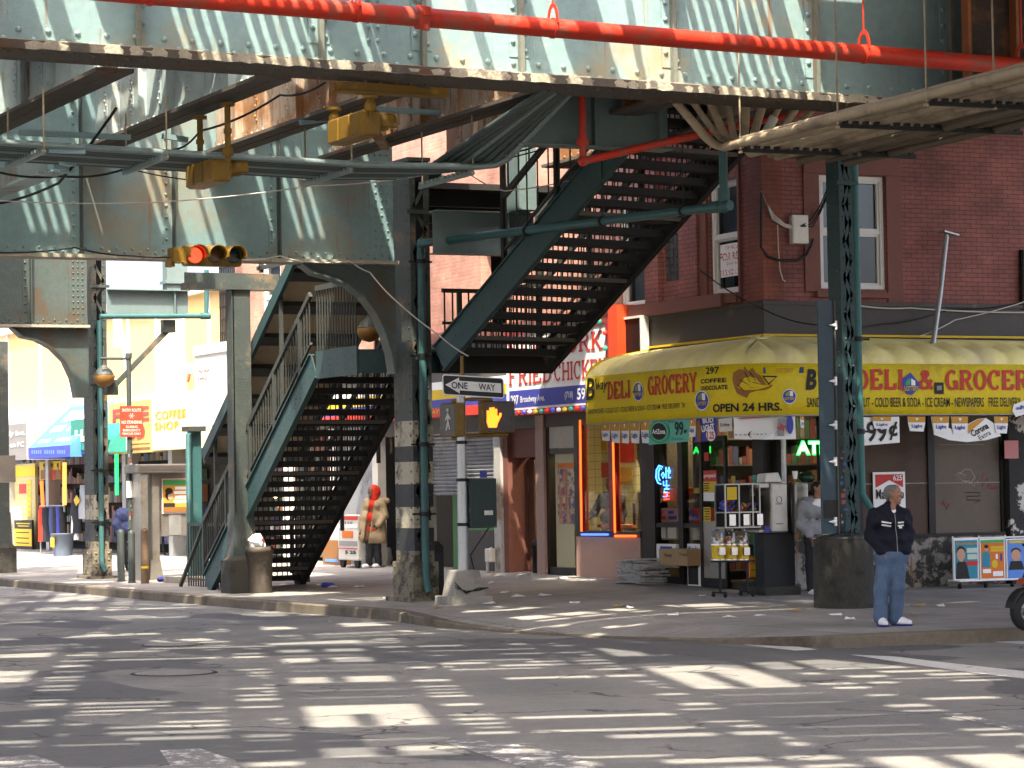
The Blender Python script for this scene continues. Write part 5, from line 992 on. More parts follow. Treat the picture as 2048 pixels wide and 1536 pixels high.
# ---- columns
m_band = M('cream_band_paint', (.40, .36, .27), .6, 0, .25, 3, .3, dirt=(.12, .10, .08), dlo=.5, dhi=.62, dscale=3)
m_bandb = M('black_band_paint', (.028, .03, .03), .5, 0, .3, 3, .3)
m_base = M('crusted_column_base', (.22, .19, .13), .7, 0, .35, 4, .6, 30, dirt=(.05, .045, .035), dlo=.46, dhi=.58, dscale=4)
def lattice_column(px, py, sx, sy_, ztop, bands, label, mat=m_col, base=True, see=True):
    c = gr(px, py); x0, y0 = float(c[0]), float(c[1]); x1, y1 = x0+sx, y0+sy_; z0 = gz(x0, y0)
    t_ = thing('steel_column', label, 'column', (x0, y0, z0))
    zs = [z0]+[b for b, _ in bands]+[ztop]; ms = [1 if base else 0]+[k for _, k in bands]
    q = MB()
    for i in range(len(zs)-1):
        a, b = zs[i], zs[i+1]; m = ms[i]
        for xa, xb in ((x0, x0+.025), (x1-.025, x1)): q.box(xa, y0, a, xb, y1, b, m)
        fw = min(.1, sx*.36)
        for ya, yb in ((y0-.018, y0), (y1, y1+.018)): q.box(x0, ya, a, x0+fw, yb, b, m); q.box(x1-fw, ya, a, x1, yb, b, m)
    for z in np.arange(z0+.15, ztop, .19):
        for y in (y0+.07, y1-.07): q.dome((x0, y, z), (-1, 0, 0), .02, 4)
        q.dome((x0+.06, y0-.018, z), (0, -1, 0), .02, 4); q.dome((x1-.06, y0-.018, z), (0, -1, 0), .02, 4)
    q.build('channel', [mat, m_base, m_band, m_bandb, m_col], t_)
    l = MB(); z = z0+1.0; sg = 1; st = sx*1.1
    while z+st < ztop-.2:
        for yy in (y0-.012, y1+.012): l.bar((x0+.06 if sg > 0 else x1-.06, yy, z), (x1-.06 if sg > 0 else x0+.06, yy, z+st), .012, .06, up=(1, 0, 1))
        z += st; sg = -sg
    if not see: l.box(x0+.03, y1-.06, z0, x1-.03, y1-.03, ztop)
    l.build('lacing', mat, t_)
    if base:
        b = MB(); b.box(x0-.14, y0-.16, z0-.02, x1+.14, y1+.16, z0+.06); b.box(x0-.05, y0-.06, z0+.06, x1+.05, y1+.06, z0+.62)
        for i in range(4):
            for j in range(3): b.dome((x0-.05, y0+.05+j*(sy_-.1)/2, z0+.12+i*.14), (-1, 0, 0), .028); b.dome((x0+.02+j*(sx-.04)/2, y0-.06, z0+.12+i*.14), (0, -1, 0), .028)
        b.build('base', m_base, t_)
    cp = MB(); cp.box(x0-.06, y0-.06, ztop-.9, x1+.06, y0-.02, ztop-.84); cp.box(x0-.03, y0-.03, ztop-.06, x1+.03, y1+.03, ztop); cp.build('cap', mat, t_)
    return t_, x0, y0, x1, y1, z0
zc = lambda px, py, y: float(ony(px, py, y)[2])
Y8 = 39.0; bd = [(zc(830, 1105, Y8), 3), (zc(830, 1058, Y8), 2), (zc(830, 1015, Y8), 3), (zc(830, 968, Y8), 2), (zc(830, 922, Y8), 3), (zc(830, 890, Y8), 2), (zc(830, 838, Y8), 0)]
c8 = lattice_column(830, 1203, .34, .70, 7.2, bd, 'dark riveted column with cream and black painted bands and a green drain pipe')
Y1 = 55.1; bd1 = [(zc(190, 1085, Y1), 3), (zc(190, 1040, Y1), 2), (zc(190, 990, Y1), 0), (zc(190, 950, Y1), 4)]
c1_ = lattice_column(189, 1158, .32, .62, 7.2, bd1, 'holed riveted column at the left standing beside the bollards')
c9 = lattice_column(1694, 1215, .235, .30, 7.0, [(1.2, 0)], 'tall green lattice column rising from a round concrete base beside the man in the navy jacket', m_colg, base=False, see=False)
bc_ = gr(1685, 1229); bx_, by_ = c9[1]+.02, c9[2]+.1
bs_ = thing('column_base', 'big round soot black concrete base wrapped round the green lattice column', 'column base', (bx_, by_, .15)); q = MB(); zb_ = gz(bx_, by_)
q.lathe((bx_, by_, zb_-.02), [(.43, 0), (.425, .5), (.42, .98)], 28); q.build('drum', m_concd, bs_); q = MB(); q.lathe((bx_, by_, zb_+.96), [(.428, 0), (.42, .03), (.25, .075), (.12, .1)], 28); q.build('plastic_cover', M('black_sheet', (.04, .04, .042), .25, 0, .4, 12, .8, 9), bs_)
# flat sheet panel clamped to the green column, with stickers
tp = thing('backing_panel', 'dark blue green sheet panel with pale spikes clamped to the green lattice column', 'panel', (c9[1], c9[2], 1.2)); pY = c9[2]-.03
x0p, x1p = float(ony(1640, 830, pY)[0]), float(ony(1672, 830, pY)[0]); z0p, z1p = float(ony(1655, 1068, pY)[2]), float(ony(1655, 600, pY)[2])
MB().box(x0p, pY, z0p, x1p, pY+.03, z1p).build('sheet', M('panel_paint', (.03, .055, .07), .45, 0, .25, 1.5, .1), tp); q = MB()
for py in (650, 762, 850, 923, 1043): p = ony(1670, py, pY-.03); q.lathe(p, [(.004, -.10), (.03, 0)], 8, axis='x'); q.box(p[0], pY-.04, p[2]-.06, p[0]+.03, pY-.001, p[2]+.06)
q.build('spike', m_wp, tp); q = MB(); q.tube([(x1p, pY-.015, z0p), (x1p, pY-.015, z1p)], .014, 6); q.build('rod', m_under, tp)
q = MB(); rng = random.Random(4)
for i in range(12): z = 1.35+i*.09; xx = x1p+.05+rng.uniform(-.02, .05); q.box(xx, c9[2]-.05, z, xx+rng.uniform(.02, .07), c9[2]-.042, z+rng.uniform(.02, .07), rng.randrange(5))
q.build('sticker', [m_wp, m_grp, flat('faded_print', (.25, .06, .05)), m_blackl, flat('dull_blue_print', (.05, .08, .2))], tp)
q = MB(); RYB(q, pY-.004, 1647, 1000, 1675, 1037, .003); q.build('black_patch', m_blackl, tp)
# pipes on columns
def pipe_on(label, pts, r, m, name='drain_pipe', clamps=(), cm=None):
    t_ = thing(name, label, 'pipe', pts[-1]); MB().tube(pts, r, 12).build('pipe', m, t_); q = MB()
    for z in clamps: x, y = pts[0][0], pts[0][1]; q.lathe((x, y, z), [(r*1.35, 0), (r*1.35, .07)], 12); q.box(x-.2, y+.02, z+.02, x+.2, y+.045, z+.05)
    if clamps: q.build('clamp', cm or m_blackst, t_)
    return t_
xg = c8[1]+.15; yg = c8[2]-.1; zt_ = float(ony(848, 490, yg)[2])
dp = pipe_on('teal drain pipe strapped down the front of the banded column', [(xg, yg, zt_), (xg, yg, .55), (xg+.02, yg-.06, .3)], .062, m_teal, clamps=(4.0, 2.6, 1.5, zt_-.3))
xg1 = c1_[1]+.13; yg1 = c1_[2]-.1; pipe_on('teal drain pipe strapped to the holed column', [(xg1, yg1, 5.6), (xg1, yg1, .5), (xg1+.05, yg1-.1, .3)], .055, m_teal, clamps=(4.2, 2.4, 1.3))
xg9 = c9[3]+.045; yg9 = c9[2]+.0; pe = ony(1731, 1010, yg9); pipe_on('green pipe down the right edge of the green lattice column, kicking out at its foot', [(xg9, yg9, 6.95), (xg9, yg9, 3), (xg9+.01, yg9, pe[2]+.15), (pe[0]+.1, yg9-.04, pe[2]-.1), (pe[0]+.2, yg9-.02, pe[2]-.3), (pe[0]+.22, yg9, .2)], .05, M('green_pipe_paint', (.03, .13, .125), .4, 0, .2, 3, .1), clamps=(3.9, 2.6))
# long grey pipe from the banded column to the elbow, hung from rods
pa = Vector((xg, yg-.02, zt_+.02)); pb = V3(ony(1448, 412, 33.2)); up_ = V3(ony(1439, 300, 33.2)); up_.x, up_.y = pb.x-.03, pb.y
lp = thing('hung_pipe', 'blue grey pipe sloping from the banded column to an elbow, hung on thin rods', 'pipe', pa)
q = MB(); q.tube([pa, pb], .065, 12); q.tube([pb, (pb.x, pb.y, up_.z)], .06, 12); q.build('pipe', m_teal, lp); q = MB(); q.ball(pb, .1, 10); q.tube([pb+(pa-pb).normalized()*.25, pb+(pa-pb).normalized()*.05], .085, 12); q.tube([(pb.x, pb.y, pb.z+.06), (pb.x, pb.y, pb.z+.25)], .08, 12); q.tube([pb, pb-(pa-pb).normalized()*.12], .075, 10); q.ball(pa, .085, 10); q.build('elbow', m_teal, lp); q = MB()
for t_ in (.38, .63, .88): p = pa.lerp(pb, t_); q.tube([p, p+Vector((0, 0, 1.6))], .008, 5); q.lathe(p-Vector((0, .025, 0)), [(.085, 0), (.085, .05)], 12, axis='y')
q.build('hanger', m_blackst, lp)
# ---- red pipe in front of the girder
RY = 30.2; rp = thing('red_pipe', 'bright red sprinkler pipe running across the front of the big girder', 'pipe', V3(ony(1024, 46, RY)))
pA, pB = V3(ony(-400, -68, RY)), V3(ony(2300, 155, RY)); MB().tube([pA, pB], .118, 20).build('pipe', m_pipe, rp)
dr_ = (pB-pA).normalized(); on_r = lambda px: V3(ony(px, -33+(px+33)*.0826, RY)); 
def rlin(px):      # point on the pipe axis at a pixel column
    lo, hi = 0., 1.
    for _ in range(30):
        m_ = (lo+hi)/2
        if projx(pA.lerp(pB, m_))[0] < px: lo = m_
        else: hi = m_
    return pA.lerp(pB, lo)
for px in (843,): 
    p = rlin(px); q = MB(); q.tube([p-dr_*.07, p-dr_*.06, p+dr_*.06, p+dr_*.07], [.12, .15, .15, .12], 20); q.obox(p+Vector((.0, -.15, .05)), dr_*.05, (0, .03, 0), (0, 0, .05)); q.obox(p+Vector((.0, -.1, -.12)), dr_*.05, (0, .03, 0), (0, 0, .05)); q.build('coupling', m_pipe, rp)
for px in (712, 1106, 1728, 2044, 300):
    p = rlin(px); q = MB(); q.tube([p-dr_*.02, p+dr_*.02], .13, 18); pts = [p+Vector((0, .13*math.cos(R(a)), .05+.24*max(0, math.sin(R(a)))+.0)) for a in range(0, 181, 20)]
    for a, b in zip(pts, pts[1:]): q.bar(a, b, .05, .014, up=dr_)
    q.tube([p+Vector((0, 0, .29)), p+Vector((0, 0, 1.7))], .013, 6); q.build('hanger_clamp', m_pipe, rp)
# ---- second red pipe by the stairs
r2 = thing('red_pipe', 'thin red pipe rising past the upper stairs to the right', 'pipe', V3(ony(1165, 325, 33.3))); q = MB(); a_, b_p = V3(ony(1166, 322, 33.3)), V3(ony(1640, 214, 32.6)); q.tube([a_, b_p], .055, 10); q.tube([a_+Vector((0, 0, .9)), a_-Vector((0, 0, .05))], .05, 10); q.build('pipe', m_pipe, r2); q = MB(); q.tube([a_+Vector((0, 0, .22)), a_+Vector((0, 0, .3))], .085, 10); q.ball(a_, .08, 8); q.build('fitting', m_pipe, r2)
# ---- conduit racks
def bundle(name, label, paths, r, m, rods=(), bars=(), rm=m_galv, rs=None, m2=None):
    t_ = thing(name, label, 'conduits', paths[0][1])
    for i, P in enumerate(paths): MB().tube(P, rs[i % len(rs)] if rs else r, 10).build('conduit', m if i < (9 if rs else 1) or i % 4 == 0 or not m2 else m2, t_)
    if rods:
        q = MB()
        for p, h in rods: q.tube([p, (p[0], p[1], p[2]+h)], .013, 6); q.lathe((p[0], p[1], p[2]-.06), [(.03, 0), (.03, .03)], 8)
        q.each('hanger_rod', m_cond, t_, 4)
    if bars:
        for a, b in bars:
            q = MB(); a, b = V3(a), V3(b); q.bar(a, b, .05, .05); d = b-a; n_ = int(d.length/.14)
            for i in range(n_): p = a+d*(i+.5)/n_; q.obox(p+Vector((0, 0, .045)), d.normalized()*.03, d.normalized().cross(Vector((0, 0, 1)))*.035, (0, 0, .02))
            q.build('support_bar', rm, t_)
    return t_
# right rack: tan conduits coming from behind the girder, bending and running towards the street
m_cond2 = M('shaded_conduit', (.11, .085, .055), .5, 0, .35, 2, .2)  # shade under the rack put into a darker tan for inner conduits
ZR = 6.42; start = V3(onz(1432, 299, ZR)); paths = []; ends = V3(onz(2048, 140, ZR)); dirn = (ends-start).normalized(); side = Vector((-dirn.y, dirn.x, 0)); side = side if side.x > 0 else -side
src = V3(ony(1352, 204, 32.35)); far = start+dirn*14
for i in range(9):
    o_ = side*.155*i+Vector((0, 0, (i*3 % 4)*.03)); b0 = start+o_+dirn*(-.10*i); s0_ = src+Vector((.27*i, .0, 0)); dn = (s0_-b0).normalized()
    paths.append([s0_+dn*1.0, s0_, b0+dn*.25, b0+dn*.1+dirn*.05, b0+dirn*.22, b0+dirn*14])
for i in range(9, 17): o_ = side*.15*i+Vector((0, 0, (i*7 % 5)*.03-.06)); b0 = start+o_-dirn*.4; paths.append([b0, b0+dirn*1, b0+dirn*15])
on_rack = lambda px, py: V3(onz(px, py, ZR-.1))
bars = [(start+dirn*d-Vector((0, 0, .1)), start+dirn*d+side*2.65-Vector((0, 0, .1))) for d in (.75, 3.3, 5.35, 8)]
rods = [(start+dirn*d-side*.03+Vector((0, 0, -.08)), 2.4) for d in (.75, 3.3, 5.35, 8)]+[(start+dirn*d+side*.9+Vector((0, 0, -.08)), 2.4) for d in (5.35,)]
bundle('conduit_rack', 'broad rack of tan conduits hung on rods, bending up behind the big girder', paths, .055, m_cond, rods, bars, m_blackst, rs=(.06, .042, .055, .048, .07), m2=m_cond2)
q = thing('pipe_collar', 'cream band round the thickest bent conduit', 'collar', paths[7][1]); pc = paths[6][1].lerp(paths[6][2], .62); dn = (paths[6][2]-paths[6][1]).normalized(); MB().tube([pc-dn*.13, pc+dn*.13], .066, 12).build('band', m_offw, q)
m_condd = M('shaded_grey_conduit', (.075, .1, .095), .45, .2, .3, 2, .2)  # grey conduit darkened: shade beneath the middle rack is in the colour
# middle rack of grey conduits
ZM = 6.36; m0, m1, m2 = V3(onz(-60, 281, ZM)), V3(onz(720, 329, ZM)), V3(onz(1000, 334, ZM)); paths = []
for i in range(10):
    o_ = Vector((.02*i, .17*i, 0)); e_ = V3(ony(1128-11*i, 199+1*i, 32.35)); b0 = m2+o_+Vector((-.12*i, 0, 0)); dn = (e_-b0).normalized()
    paths.append([m0+o_, m1+o_, b0-(m2-m1).normalized()*.3, b0-(m2-m1).normalized()*.08+dn*.06, b0+dn*.25, e_, e_+dn*.6] if i < 8 else [m0+o_, m1+o_, b0])
bars = []; rods = []
for px, py in ((330, 302), (700, 329), (942, 334), (85, 290)):
    p = V3(onz(px, py, ZM))-Vector((0, .06, .09)); bars.append((p, p+Vector((.03, 1.9, 0)))); rods.append((p+Vector((0, 0, .05)), .75)); rods.append((p+Vector((.03, 1.8, .05)), .75))
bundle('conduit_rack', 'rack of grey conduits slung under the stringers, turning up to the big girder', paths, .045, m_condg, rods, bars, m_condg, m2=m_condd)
jbx = thing('cable_box', 'pale blue metal trunking boxes clamped on the grey conduits', 'box', V3(onz(130, 298, ZM)))
for (l, r_, t_, dy) in ((92, 165, 297, 0), (120, 145, 322, .5), (98, 122, 330, .8), (112, 140, 337, 1.1)):
    a, b = V3(onz(l, t_, ZM-.02)), V3(onz(r_, t_+3, ZM-.02)); q = MB(); q.bar(a+Vector((0, -.08, 0)), b+Vector((0, -.08, 0)), .1, .12); q.build('trunking', M('pale_blue_trunking', (.25, .38, .40), .4, .2, .15, 3, .1), jbx)
for (l, t_, r_, b_, lab) in ((38, 265, 260, 275, 'pale teal strut bar across the stringers above the grey conduit rack'), (325, 272, 375, 280, 'short pale teal strut stub behind the smaller yellow signal'), (670, 212, 960, 232, 'pale strut bar behind the larger yellow signal'), (600, 245, 680, 235, 'pale strut running into the larger yellow signal')):
    a, b = V3(ony(l, t_, 35.5)), V3(ony(r_, b_, 35.5)); q = MB(); q.bar(a, b, .08, .07); tag(q.build('strut_bar', M('strut_paint', (.22, .33, .34), .4, .2, .2, 3, .1)), lab, 'strut')
# cables under the structure
def cable(label, pts, r=.012, m=m_wire, sag=.06): return tag(MB().tube(sagged(pts, r, sag=sag), r, 6).build('overhead_cable', m), label, 'cable')
cable('long pale wire sagging across the whole left half below the smaller yellow signal', [ony(-20, 400, 37.5), ony(300, 405, 37.5), ony(620, 372, 37.5), ony(840, 352, 37.5)], .009, m_wirel, .03)
cable('black cable looping from the left rack to the smaller yellow signal', [ony(-20, 340, 36.5), ony(120, 352, 36.5), ony(250, 338, 36.5), ony(330, 300, 36)], .016, m_wire, .05)
cable('thin wire from the grey rack to the end of the smaller yellow signal', [ony(250, 335, 36.5), ony(380, 360, 36.2)], .009, m_wire, .02)
cable('wire drooping along the bottom flange of the second girder to the red signal', [ony(-20, 505, 39.4), ony(150, 495, 39.4), ony(270, 512, 39.4), ony(372, 510, 39.3)], .012, m_wire, .03)
cable('pair of pale wires running from the red signal along the flange to the bracket', [ony(483, 520, 39.35), ony(560, 512, 39.4), ony(620, 524, 39.4), ony(700, 522, 39.4), ony(740, 545, 39.4), ony(790, 600, 38.85), ony(880, 672, 38.6), ony(936, 712, 37.6)], .011, m_wirel, .02)
cable('twin black cable strung from the banded column up to the girder by the bent conduits', [ony(830, 330, 38.9), ony(1050, 300, 37), ony(1250, 218, 34)], .014, m_wire, .03); cable('black cable just under the twin cable by the upper stairs', [ony(900, 340, 38.5), ony(1080, 300, 37), ony(1210, 240, 34.5)], .011, m_wire, .02)
cable('thin wire from the grey rack drooping to the upper stair railing', [ony(935, 345, 37), ony(1010, 382, 37), ony(1200, 345, 36.5)], .009, m_wirel, .04); cable('cable looping under the stringer from the smaller signal to the girder', [ony(345, 300, 36), ony(400, 262, 35.6), ony(560, 190, 33), ony(650, 165, 32)], .016, m_wire, .06)
# ---- beams beside the stairs
def ibeam(label, x0, x1, y, z0, z1, stiff=(), mat=m_stair, fw=.3, name='cross_beam'):
    t_ = thing(name, label, 'beam', (x0, y, z0)); w = MB(); w.box(x0, y, z0+.02, x1, y+.02, z1-.02); 
    for c in stiff: w.box(c-.01, y-.11, z0+.022, c+.01, y-.001, z1-.022)
    w.build('web', mat, t_); f = MB(); f.box(x0, y-fw/2, z0, x1, y+fw/2+.02, z0+.019); f.box(x0, y-fw/2, z1-.019, x1, y+fw/2+.02, z1); f.build('flange', mat, t_); return t_
m_beam = M('beam_paint', (.12, .165, .16), .42, 0, .2, 1.2, .15, streak=(.14, .10, .06), slo=.66, shi=.78)
a, b2, c0, c1 = ry(39.12, 866, 424, 1068, 510); ibeam('short teal plate beam sticking out right of the banded column', a, b2, 39.12, c0, c1, (a+(b2-a)*.72,), m_beam)
a2_, b2_, c0_, c1_z = ry(38.8, 1012, 295, 1064, 424); pt = thing('steel_post', 'stubby teal box post standing on the short beam beside the upper stairs', 'post', (a2_, 38.8, c1)); MB().box(a2_+.15, 38.65, c1+.002, b2_, 39.1, c1_z+.6).build('shaft', m_beam, pt); MB().box(a2_+.13, 38.6, c1+.001, b2_+.03, 39.15, c1+.03).build('foot_plate', m_beam, pt)
a, b2, c0, c1 = ry(33.6, 1030, 214, 1335, 296); ibeam('deep teal beam above the upper stairs under the front girder', a, b2, 33.6, c0, c1+.3, (a+(b2-a)*.43, a+(b2-a)*.5, a+(b2-a)*.93), m_beam)
a, b2, c0, c1 = ry(55.0, 214, 580, 376, 634); ibeam('grey plate beam between the holed column and the far canopy', a, b2, 55., c0, c1, (a+(b2-a)*.82,), m_beam)
p0 = ony(336, 530, 55.); pt = thing('steel_post', 'short grey post standing on the plate beam beside the holed column', 'post', p0); q = MB(); a, b2, c0, c1b = ry(55., 331, 528, 372, 580); q.box(a, 54.9, c1+.001, b2, 55.2, c1b+.3); q.build('shaft', m_beam, pt); MB().box(a-.05, 54.85, c1b-.02-.4, b2+.05, 55.25, c1b-.36).build('flange', m_beam, pt)
hp = thing('hung_pipe', 'blue grey pipe along the far plate beam with an upright at its right end', 'pipe', ony(300, 632, 54.7)); q = MB(); q.tube([ony(200, 633, 54.6), ony(415, 632, 54.6)], .055, 10); q.tube([ony(413, 632, 54.6), ony(413, 540, 54.6)], .05, 10); q.build('pipe', m_teal, hp); q = MB(); q.tube([ony(402, 632, 54.6), ony(420, 632, 54.6)], .075, 10); q.tube([ony(413, 570, 54.6), ony(413, 562, 54.6)], .07, 10); q.build('fitting', m_teal, hp)
ds_ = thing('diagonal_strut', 'dark diagonal strut from the holed column up to the far plate beam', 'strut', ony(280, 715, 54.5)); q = MB(); q.bar(ony(218, 783, 54.8), ony(343, 652, 54.8), .1, .1); q.build('bar', m_col, ds_); q = MB(); a, b2, c0, c1 = ry(54.8, 324, 640, 348, 665); q.box(a, 54.7, c0, b2, 54.9, c1); a, b2, c0, c1 = ry(54.8, 212, 760, 234, 790); q.box(a, 54.7, c0, b2, 54.9, c1); q.build('gusset', m_col, ds_)
def dome_lamp(px, py, y, r, label): 
    p = ony(px, py, y); t_ = thing('station_lamp', label, 'lamp', p); MB().lathe((p[0], p[1], p[2]-r), [(.02, 0), (r*.5, r*.1), (r*.86, r*.45), (r, r), (r*.98, r*1.04)], 18).build('shade', M('amber_shade', (.2, .10, .025), .35, 0, .2, 3, .1), t_); MB().lathe((p[0], p[1], p[2]), [(r*.9, .02), (r*.7, r*.5), (r*.3, r*.85), (.03, r)], 18).build('cap', m_col, t_); MB().tube([(p[0], p[1], p[2]+r), (p[0], p[1], p[2]+r+.4)], .025, 8).build('stem', m_col, t_)
dome_lamp(208, 752, 54.6, .23, 'round brown lamp bowl fixed beside the holed column'); dome_lamp(738, 658, 42.8, .22, 'amber lamp bowl under the stair landing bracket')
# ---- stairs
def flight(label, L0, dirv, wv, n, rise, run, mat, mun, rail_l=True, rail_r=True, panels=False):
    L0, d, w_ = V3(L0), V3(dirv).normalized(), V3(wv); t_ = thing('staircase', label, 'stairs', L0)
    sl = d*run+Vector((0, 0, rise)); slope = sl.normalized(); nrm = slope.cross(w_).normalized(); nrm = nrm if nrm.z > 0 else -nrm; wn = w_.normalized()
    for nm, off in (('stringer', 0), ('stringer', 1)):
        p = L0+w_*off; q = MB(); P = [p-nrm*.0, p+sl*n, p+sl*n+nrm*.48, p+nrm*.48]; q.ext([x-wn*.012 for x in P], wn*.024)
        q.ext([x-wn*.05+nrm*o2 for x in (p, p+sl*n) for o2 in (0,)]+[p+sl*n-wn*.05+nrm*.02, p-wn*.05+nrm*.02], wn*.1) ; q.ext([p-wn*.05+nrm*.46, p+sl*n-wn*.05+nrm*.46, p+sl*n-wn*.05+nrm*.485, p-wn*.05+nrm*.485], wn*.1)
        for i in range(n):
            c = p+sl*(i+.5)-wn*.012+nrm*.24
            for k2 in range(3): q.dome(c+slope*(k2-1)*.075+nrm*(k2-1)*.045, -wn, .014, 0, 4)
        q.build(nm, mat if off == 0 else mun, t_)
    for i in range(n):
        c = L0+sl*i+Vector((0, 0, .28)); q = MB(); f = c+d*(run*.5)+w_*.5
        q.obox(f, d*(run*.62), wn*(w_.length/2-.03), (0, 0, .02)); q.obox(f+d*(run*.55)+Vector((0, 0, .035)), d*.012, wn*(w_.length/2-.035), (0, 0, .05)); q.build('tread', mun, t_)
        if i % 5 == 2: q = MB(); q.obox(f-Vector((0, 0, .13)), d*.05, wn*(w_.length/2-.04), (0, 0, .03)); q.build('cross_angle', m_under, t_)
    mesh = MB()      # open mesh screen behind the risers
    m_ = int(w_.length/.10)
    for i in range(n):
        c = L0+sl*i+Vector((0, 0, .36))+d*(run*1.08)
        for k2 in range(1, m_): b0 = c+w_*(k2/m_); mesh.bar(b0, b0+Vector((0, 0, .12)), .02, .008, up=d)
    struct(mesh.build('riser_grille', mun, t_), 'stuff')
    for on, off in ((rail_l, 0), (rail_r, 1)):
        if not on: continue
        i0 = 7 if panels and off == 0 else 0; N0 = n; p = L0+w_*off+nrm*.48+sl*i0; n = N0-i0; q = MB(); h = Vector((0, 0, 1.0)); q.bar(p+h, p+sl*n+h, .06, .09); q.bar(p+h*.18, p+sl*n+h*.18, .04, .04); rl = q.build('railing', m_rail, t_); q = MB()
        for i in range(0, n+1, 5): q.bar(p+sl*i, p+sl*i+h*1.0, .07, .07, up=d)
        q.each('post', m_rail, rl); q = MB()
        k2 = 0
        while k2 < n*2: b0 = p+sl*(k2/2+.25); q.bar(b0+h*.18, b0+h, .018, .018, up=d); k2 += 1 if not panels else 2
        if panels:
            for i in range(0, n+1, 5): q.bar(p+sl*i, p+sl*i+Vector((0, 0, 2.2)), .07, .07, up=d)
            q.bar(p+Vector((0, 0, 2.2)), p+sl*n+Vector((0, 0, 2.2)), .08, .12); q.bar(p+Vector((0, 0, 1.5)), p+sl*n+Vector((0, 0, 1.5)), .03, .04)
            for i in range(0, n*1): b0 = p+sl*(i+.5); q.bar(b0+h, b0+Vector((0, 0, 2.2)), .02, .02, up=d)
        struct(q.build('balusters', m_rail, rl), 'stuff'); n = N0
    return t_, L0, sl, n
LZ = 3.78
flight('lower subway stairs rising toward us to a landing, dark treads with light showing through', (16.75, 47.9, .02), (0, -1, 0), (1.72, 0, 0), 22, .172, .25, m_stair, m_stairu)
UL = V3(onz(890, 742, 3.78)); ud_ = Vector((.227, -.974, 0)); uw = Vector((.974, .227, 0))*2.15
flight('upper subway stairs climbing over the pavement to the right with a broad teal stringer', UL, ud_, uw, 22, .172, .258, m_stair, m_stairu, True, True, True)
ld = thing('stair_landing', 'teal plate landing joining the two flights behind the banded column', 'landing', (17, 40, 3.8))
q = MB(); q.box(16.73, 40.65, LZ, 16.77, 42.42, LZ+.46); q.box(16.772, 40.63, LZ+.02, 18.2, 40.67, LZ+.40); 
for y in np.arange(40.8, 42.4, .33):
    for z in (.1, .2, .3): q.dome((16.73, y, LZ+z), (-1, 0, 0), .015, 0, 4)
q.build('fascia', m_stair, ld); q = MB(); q.box(16.772, 40.68, LZ+.3, 20.0, 42.4, LZ+.36); q.box(18.05, 40.1, LZ+.301, 20.05, 40.679, LZ+.361); q.box(18.1, 40.4, LZ+.01, 20.1, 40.46, LZ+.29); q.box(16.78, 41.5, LZ+.1, 20, 41.56, LZ+.298); q.build('deck_plate', m_stairu, ld)
q = MB(); q.bar((16.75, 40.65, LZ+1.5), (16.75, 42.4, LZ+1.5), .06, .09)
q.box(19.02, 42.36, LZ+.37, 20, 42.4, LZ+.41); q.bar((19.02, 42.38, LZ+1.5), (20.0, 42.38, LZ+1.5), .06, .07); q.bar((19.02, 42.38, LZ+.95), (20.0, 42.38, LZ+.95), .04, .05)
for y in np.arange(40.7, 42.4, .12): q.box(16.74, y, LZ+.47, 16.76, y+.02, LZ+1.47)
for x in np.arange(19.05, 20, .15): q.box(x, 42.37, LZ+.37, x+.025, 42.39, LZ+1.47)
for y in np.arange(40.6, 42.3, .15): q.box(20.0, y, LZ+.37, 20.02, y+.025, LZ+1.47)
q.bar((20.01, 40.5, LZ+1.5), (20.01, 42.3, LZ+1.5), .06, .07); q.box(19.3, 42.35, LZ+.37, 19.38, 42.41, LZ+1.5); q.build('railing', m_rail, ld)
# canopy over the lower flight: soffit panels between dark ribs
cn_ = thing('stair_canopy', 'sloping canopy over the lower stairs with beige soffit panels and dark ribs', 'canopy', (17, 44, 5)); p0 = Vector((17.0, 48.85, 2.62)); sl_ = Vector((0, -.25, .172)); n_ = 27
q = MB(); q.ext([p0, p0+sl_*n_, p0+sl_*n_+Vector((0, 0, .05)), p0+Vector((0, 0, .05))], (1.9, 0, 0)); q.build('soffit', m_soffit, cn_); q = MB()
for i in np.arange(0, n_+.1, 3.0): c = p0+sl_*i; q.obox(c+Vector((.95, 0, -.05)), (.93, 0, 0), Vector((0, -.1, .07)), Vector((0, .03, .045)))
q.build('rib', m_rail, cn_); q = MB()
for dx in (0, 1.9): q.bar(p0+Vector((dx, 0, .0)), p0+sl_*n_+Vector((dx, 0, 0)), .07, .22)
q.build('edge_beam', m_stair, cn_); q = MB()
for i in (2, 9, 16): 
    for dx in (.05, 1.85): c = p0+sl_*i+Vector((dx, 0, 0)); zf = max(gz(c.x, c.y), .3+(47.9-c.y)*.688); q.box(c.x-.03, c.y-.03, zf, c.x+.03, c.y+.03, c.z)
q.each('post', m_rail, cn_)
# dark mezzanine floor behind the short beam
mz = thing('mezzanine', 'dark slatted mezzanine floor above the landing', 'mezzanine', (18.5, 43, 6.4)); q = MB(); q.box(17.4, 40.2, 6.75, 20.4, 47, 6.85)
for i in range(5): q.box(17.4, 40.5+i*1.3, 6.5, 20.4, 40.6+i*1.3, 6.75)
q.build('floor', m_stairu, mz); q = MB()
for y in (40.3, 43.5, 46.8): q.box(17.4, y, 5.9, 17.47, y+.07, 6.75)
q.box(17.4, 40.2, 5.95, 17.46, 47, 6.02); q.box(17.4, 40.2, 6.25, 17.46, 47, 6.3); q.build('railing', m_rail, mz)
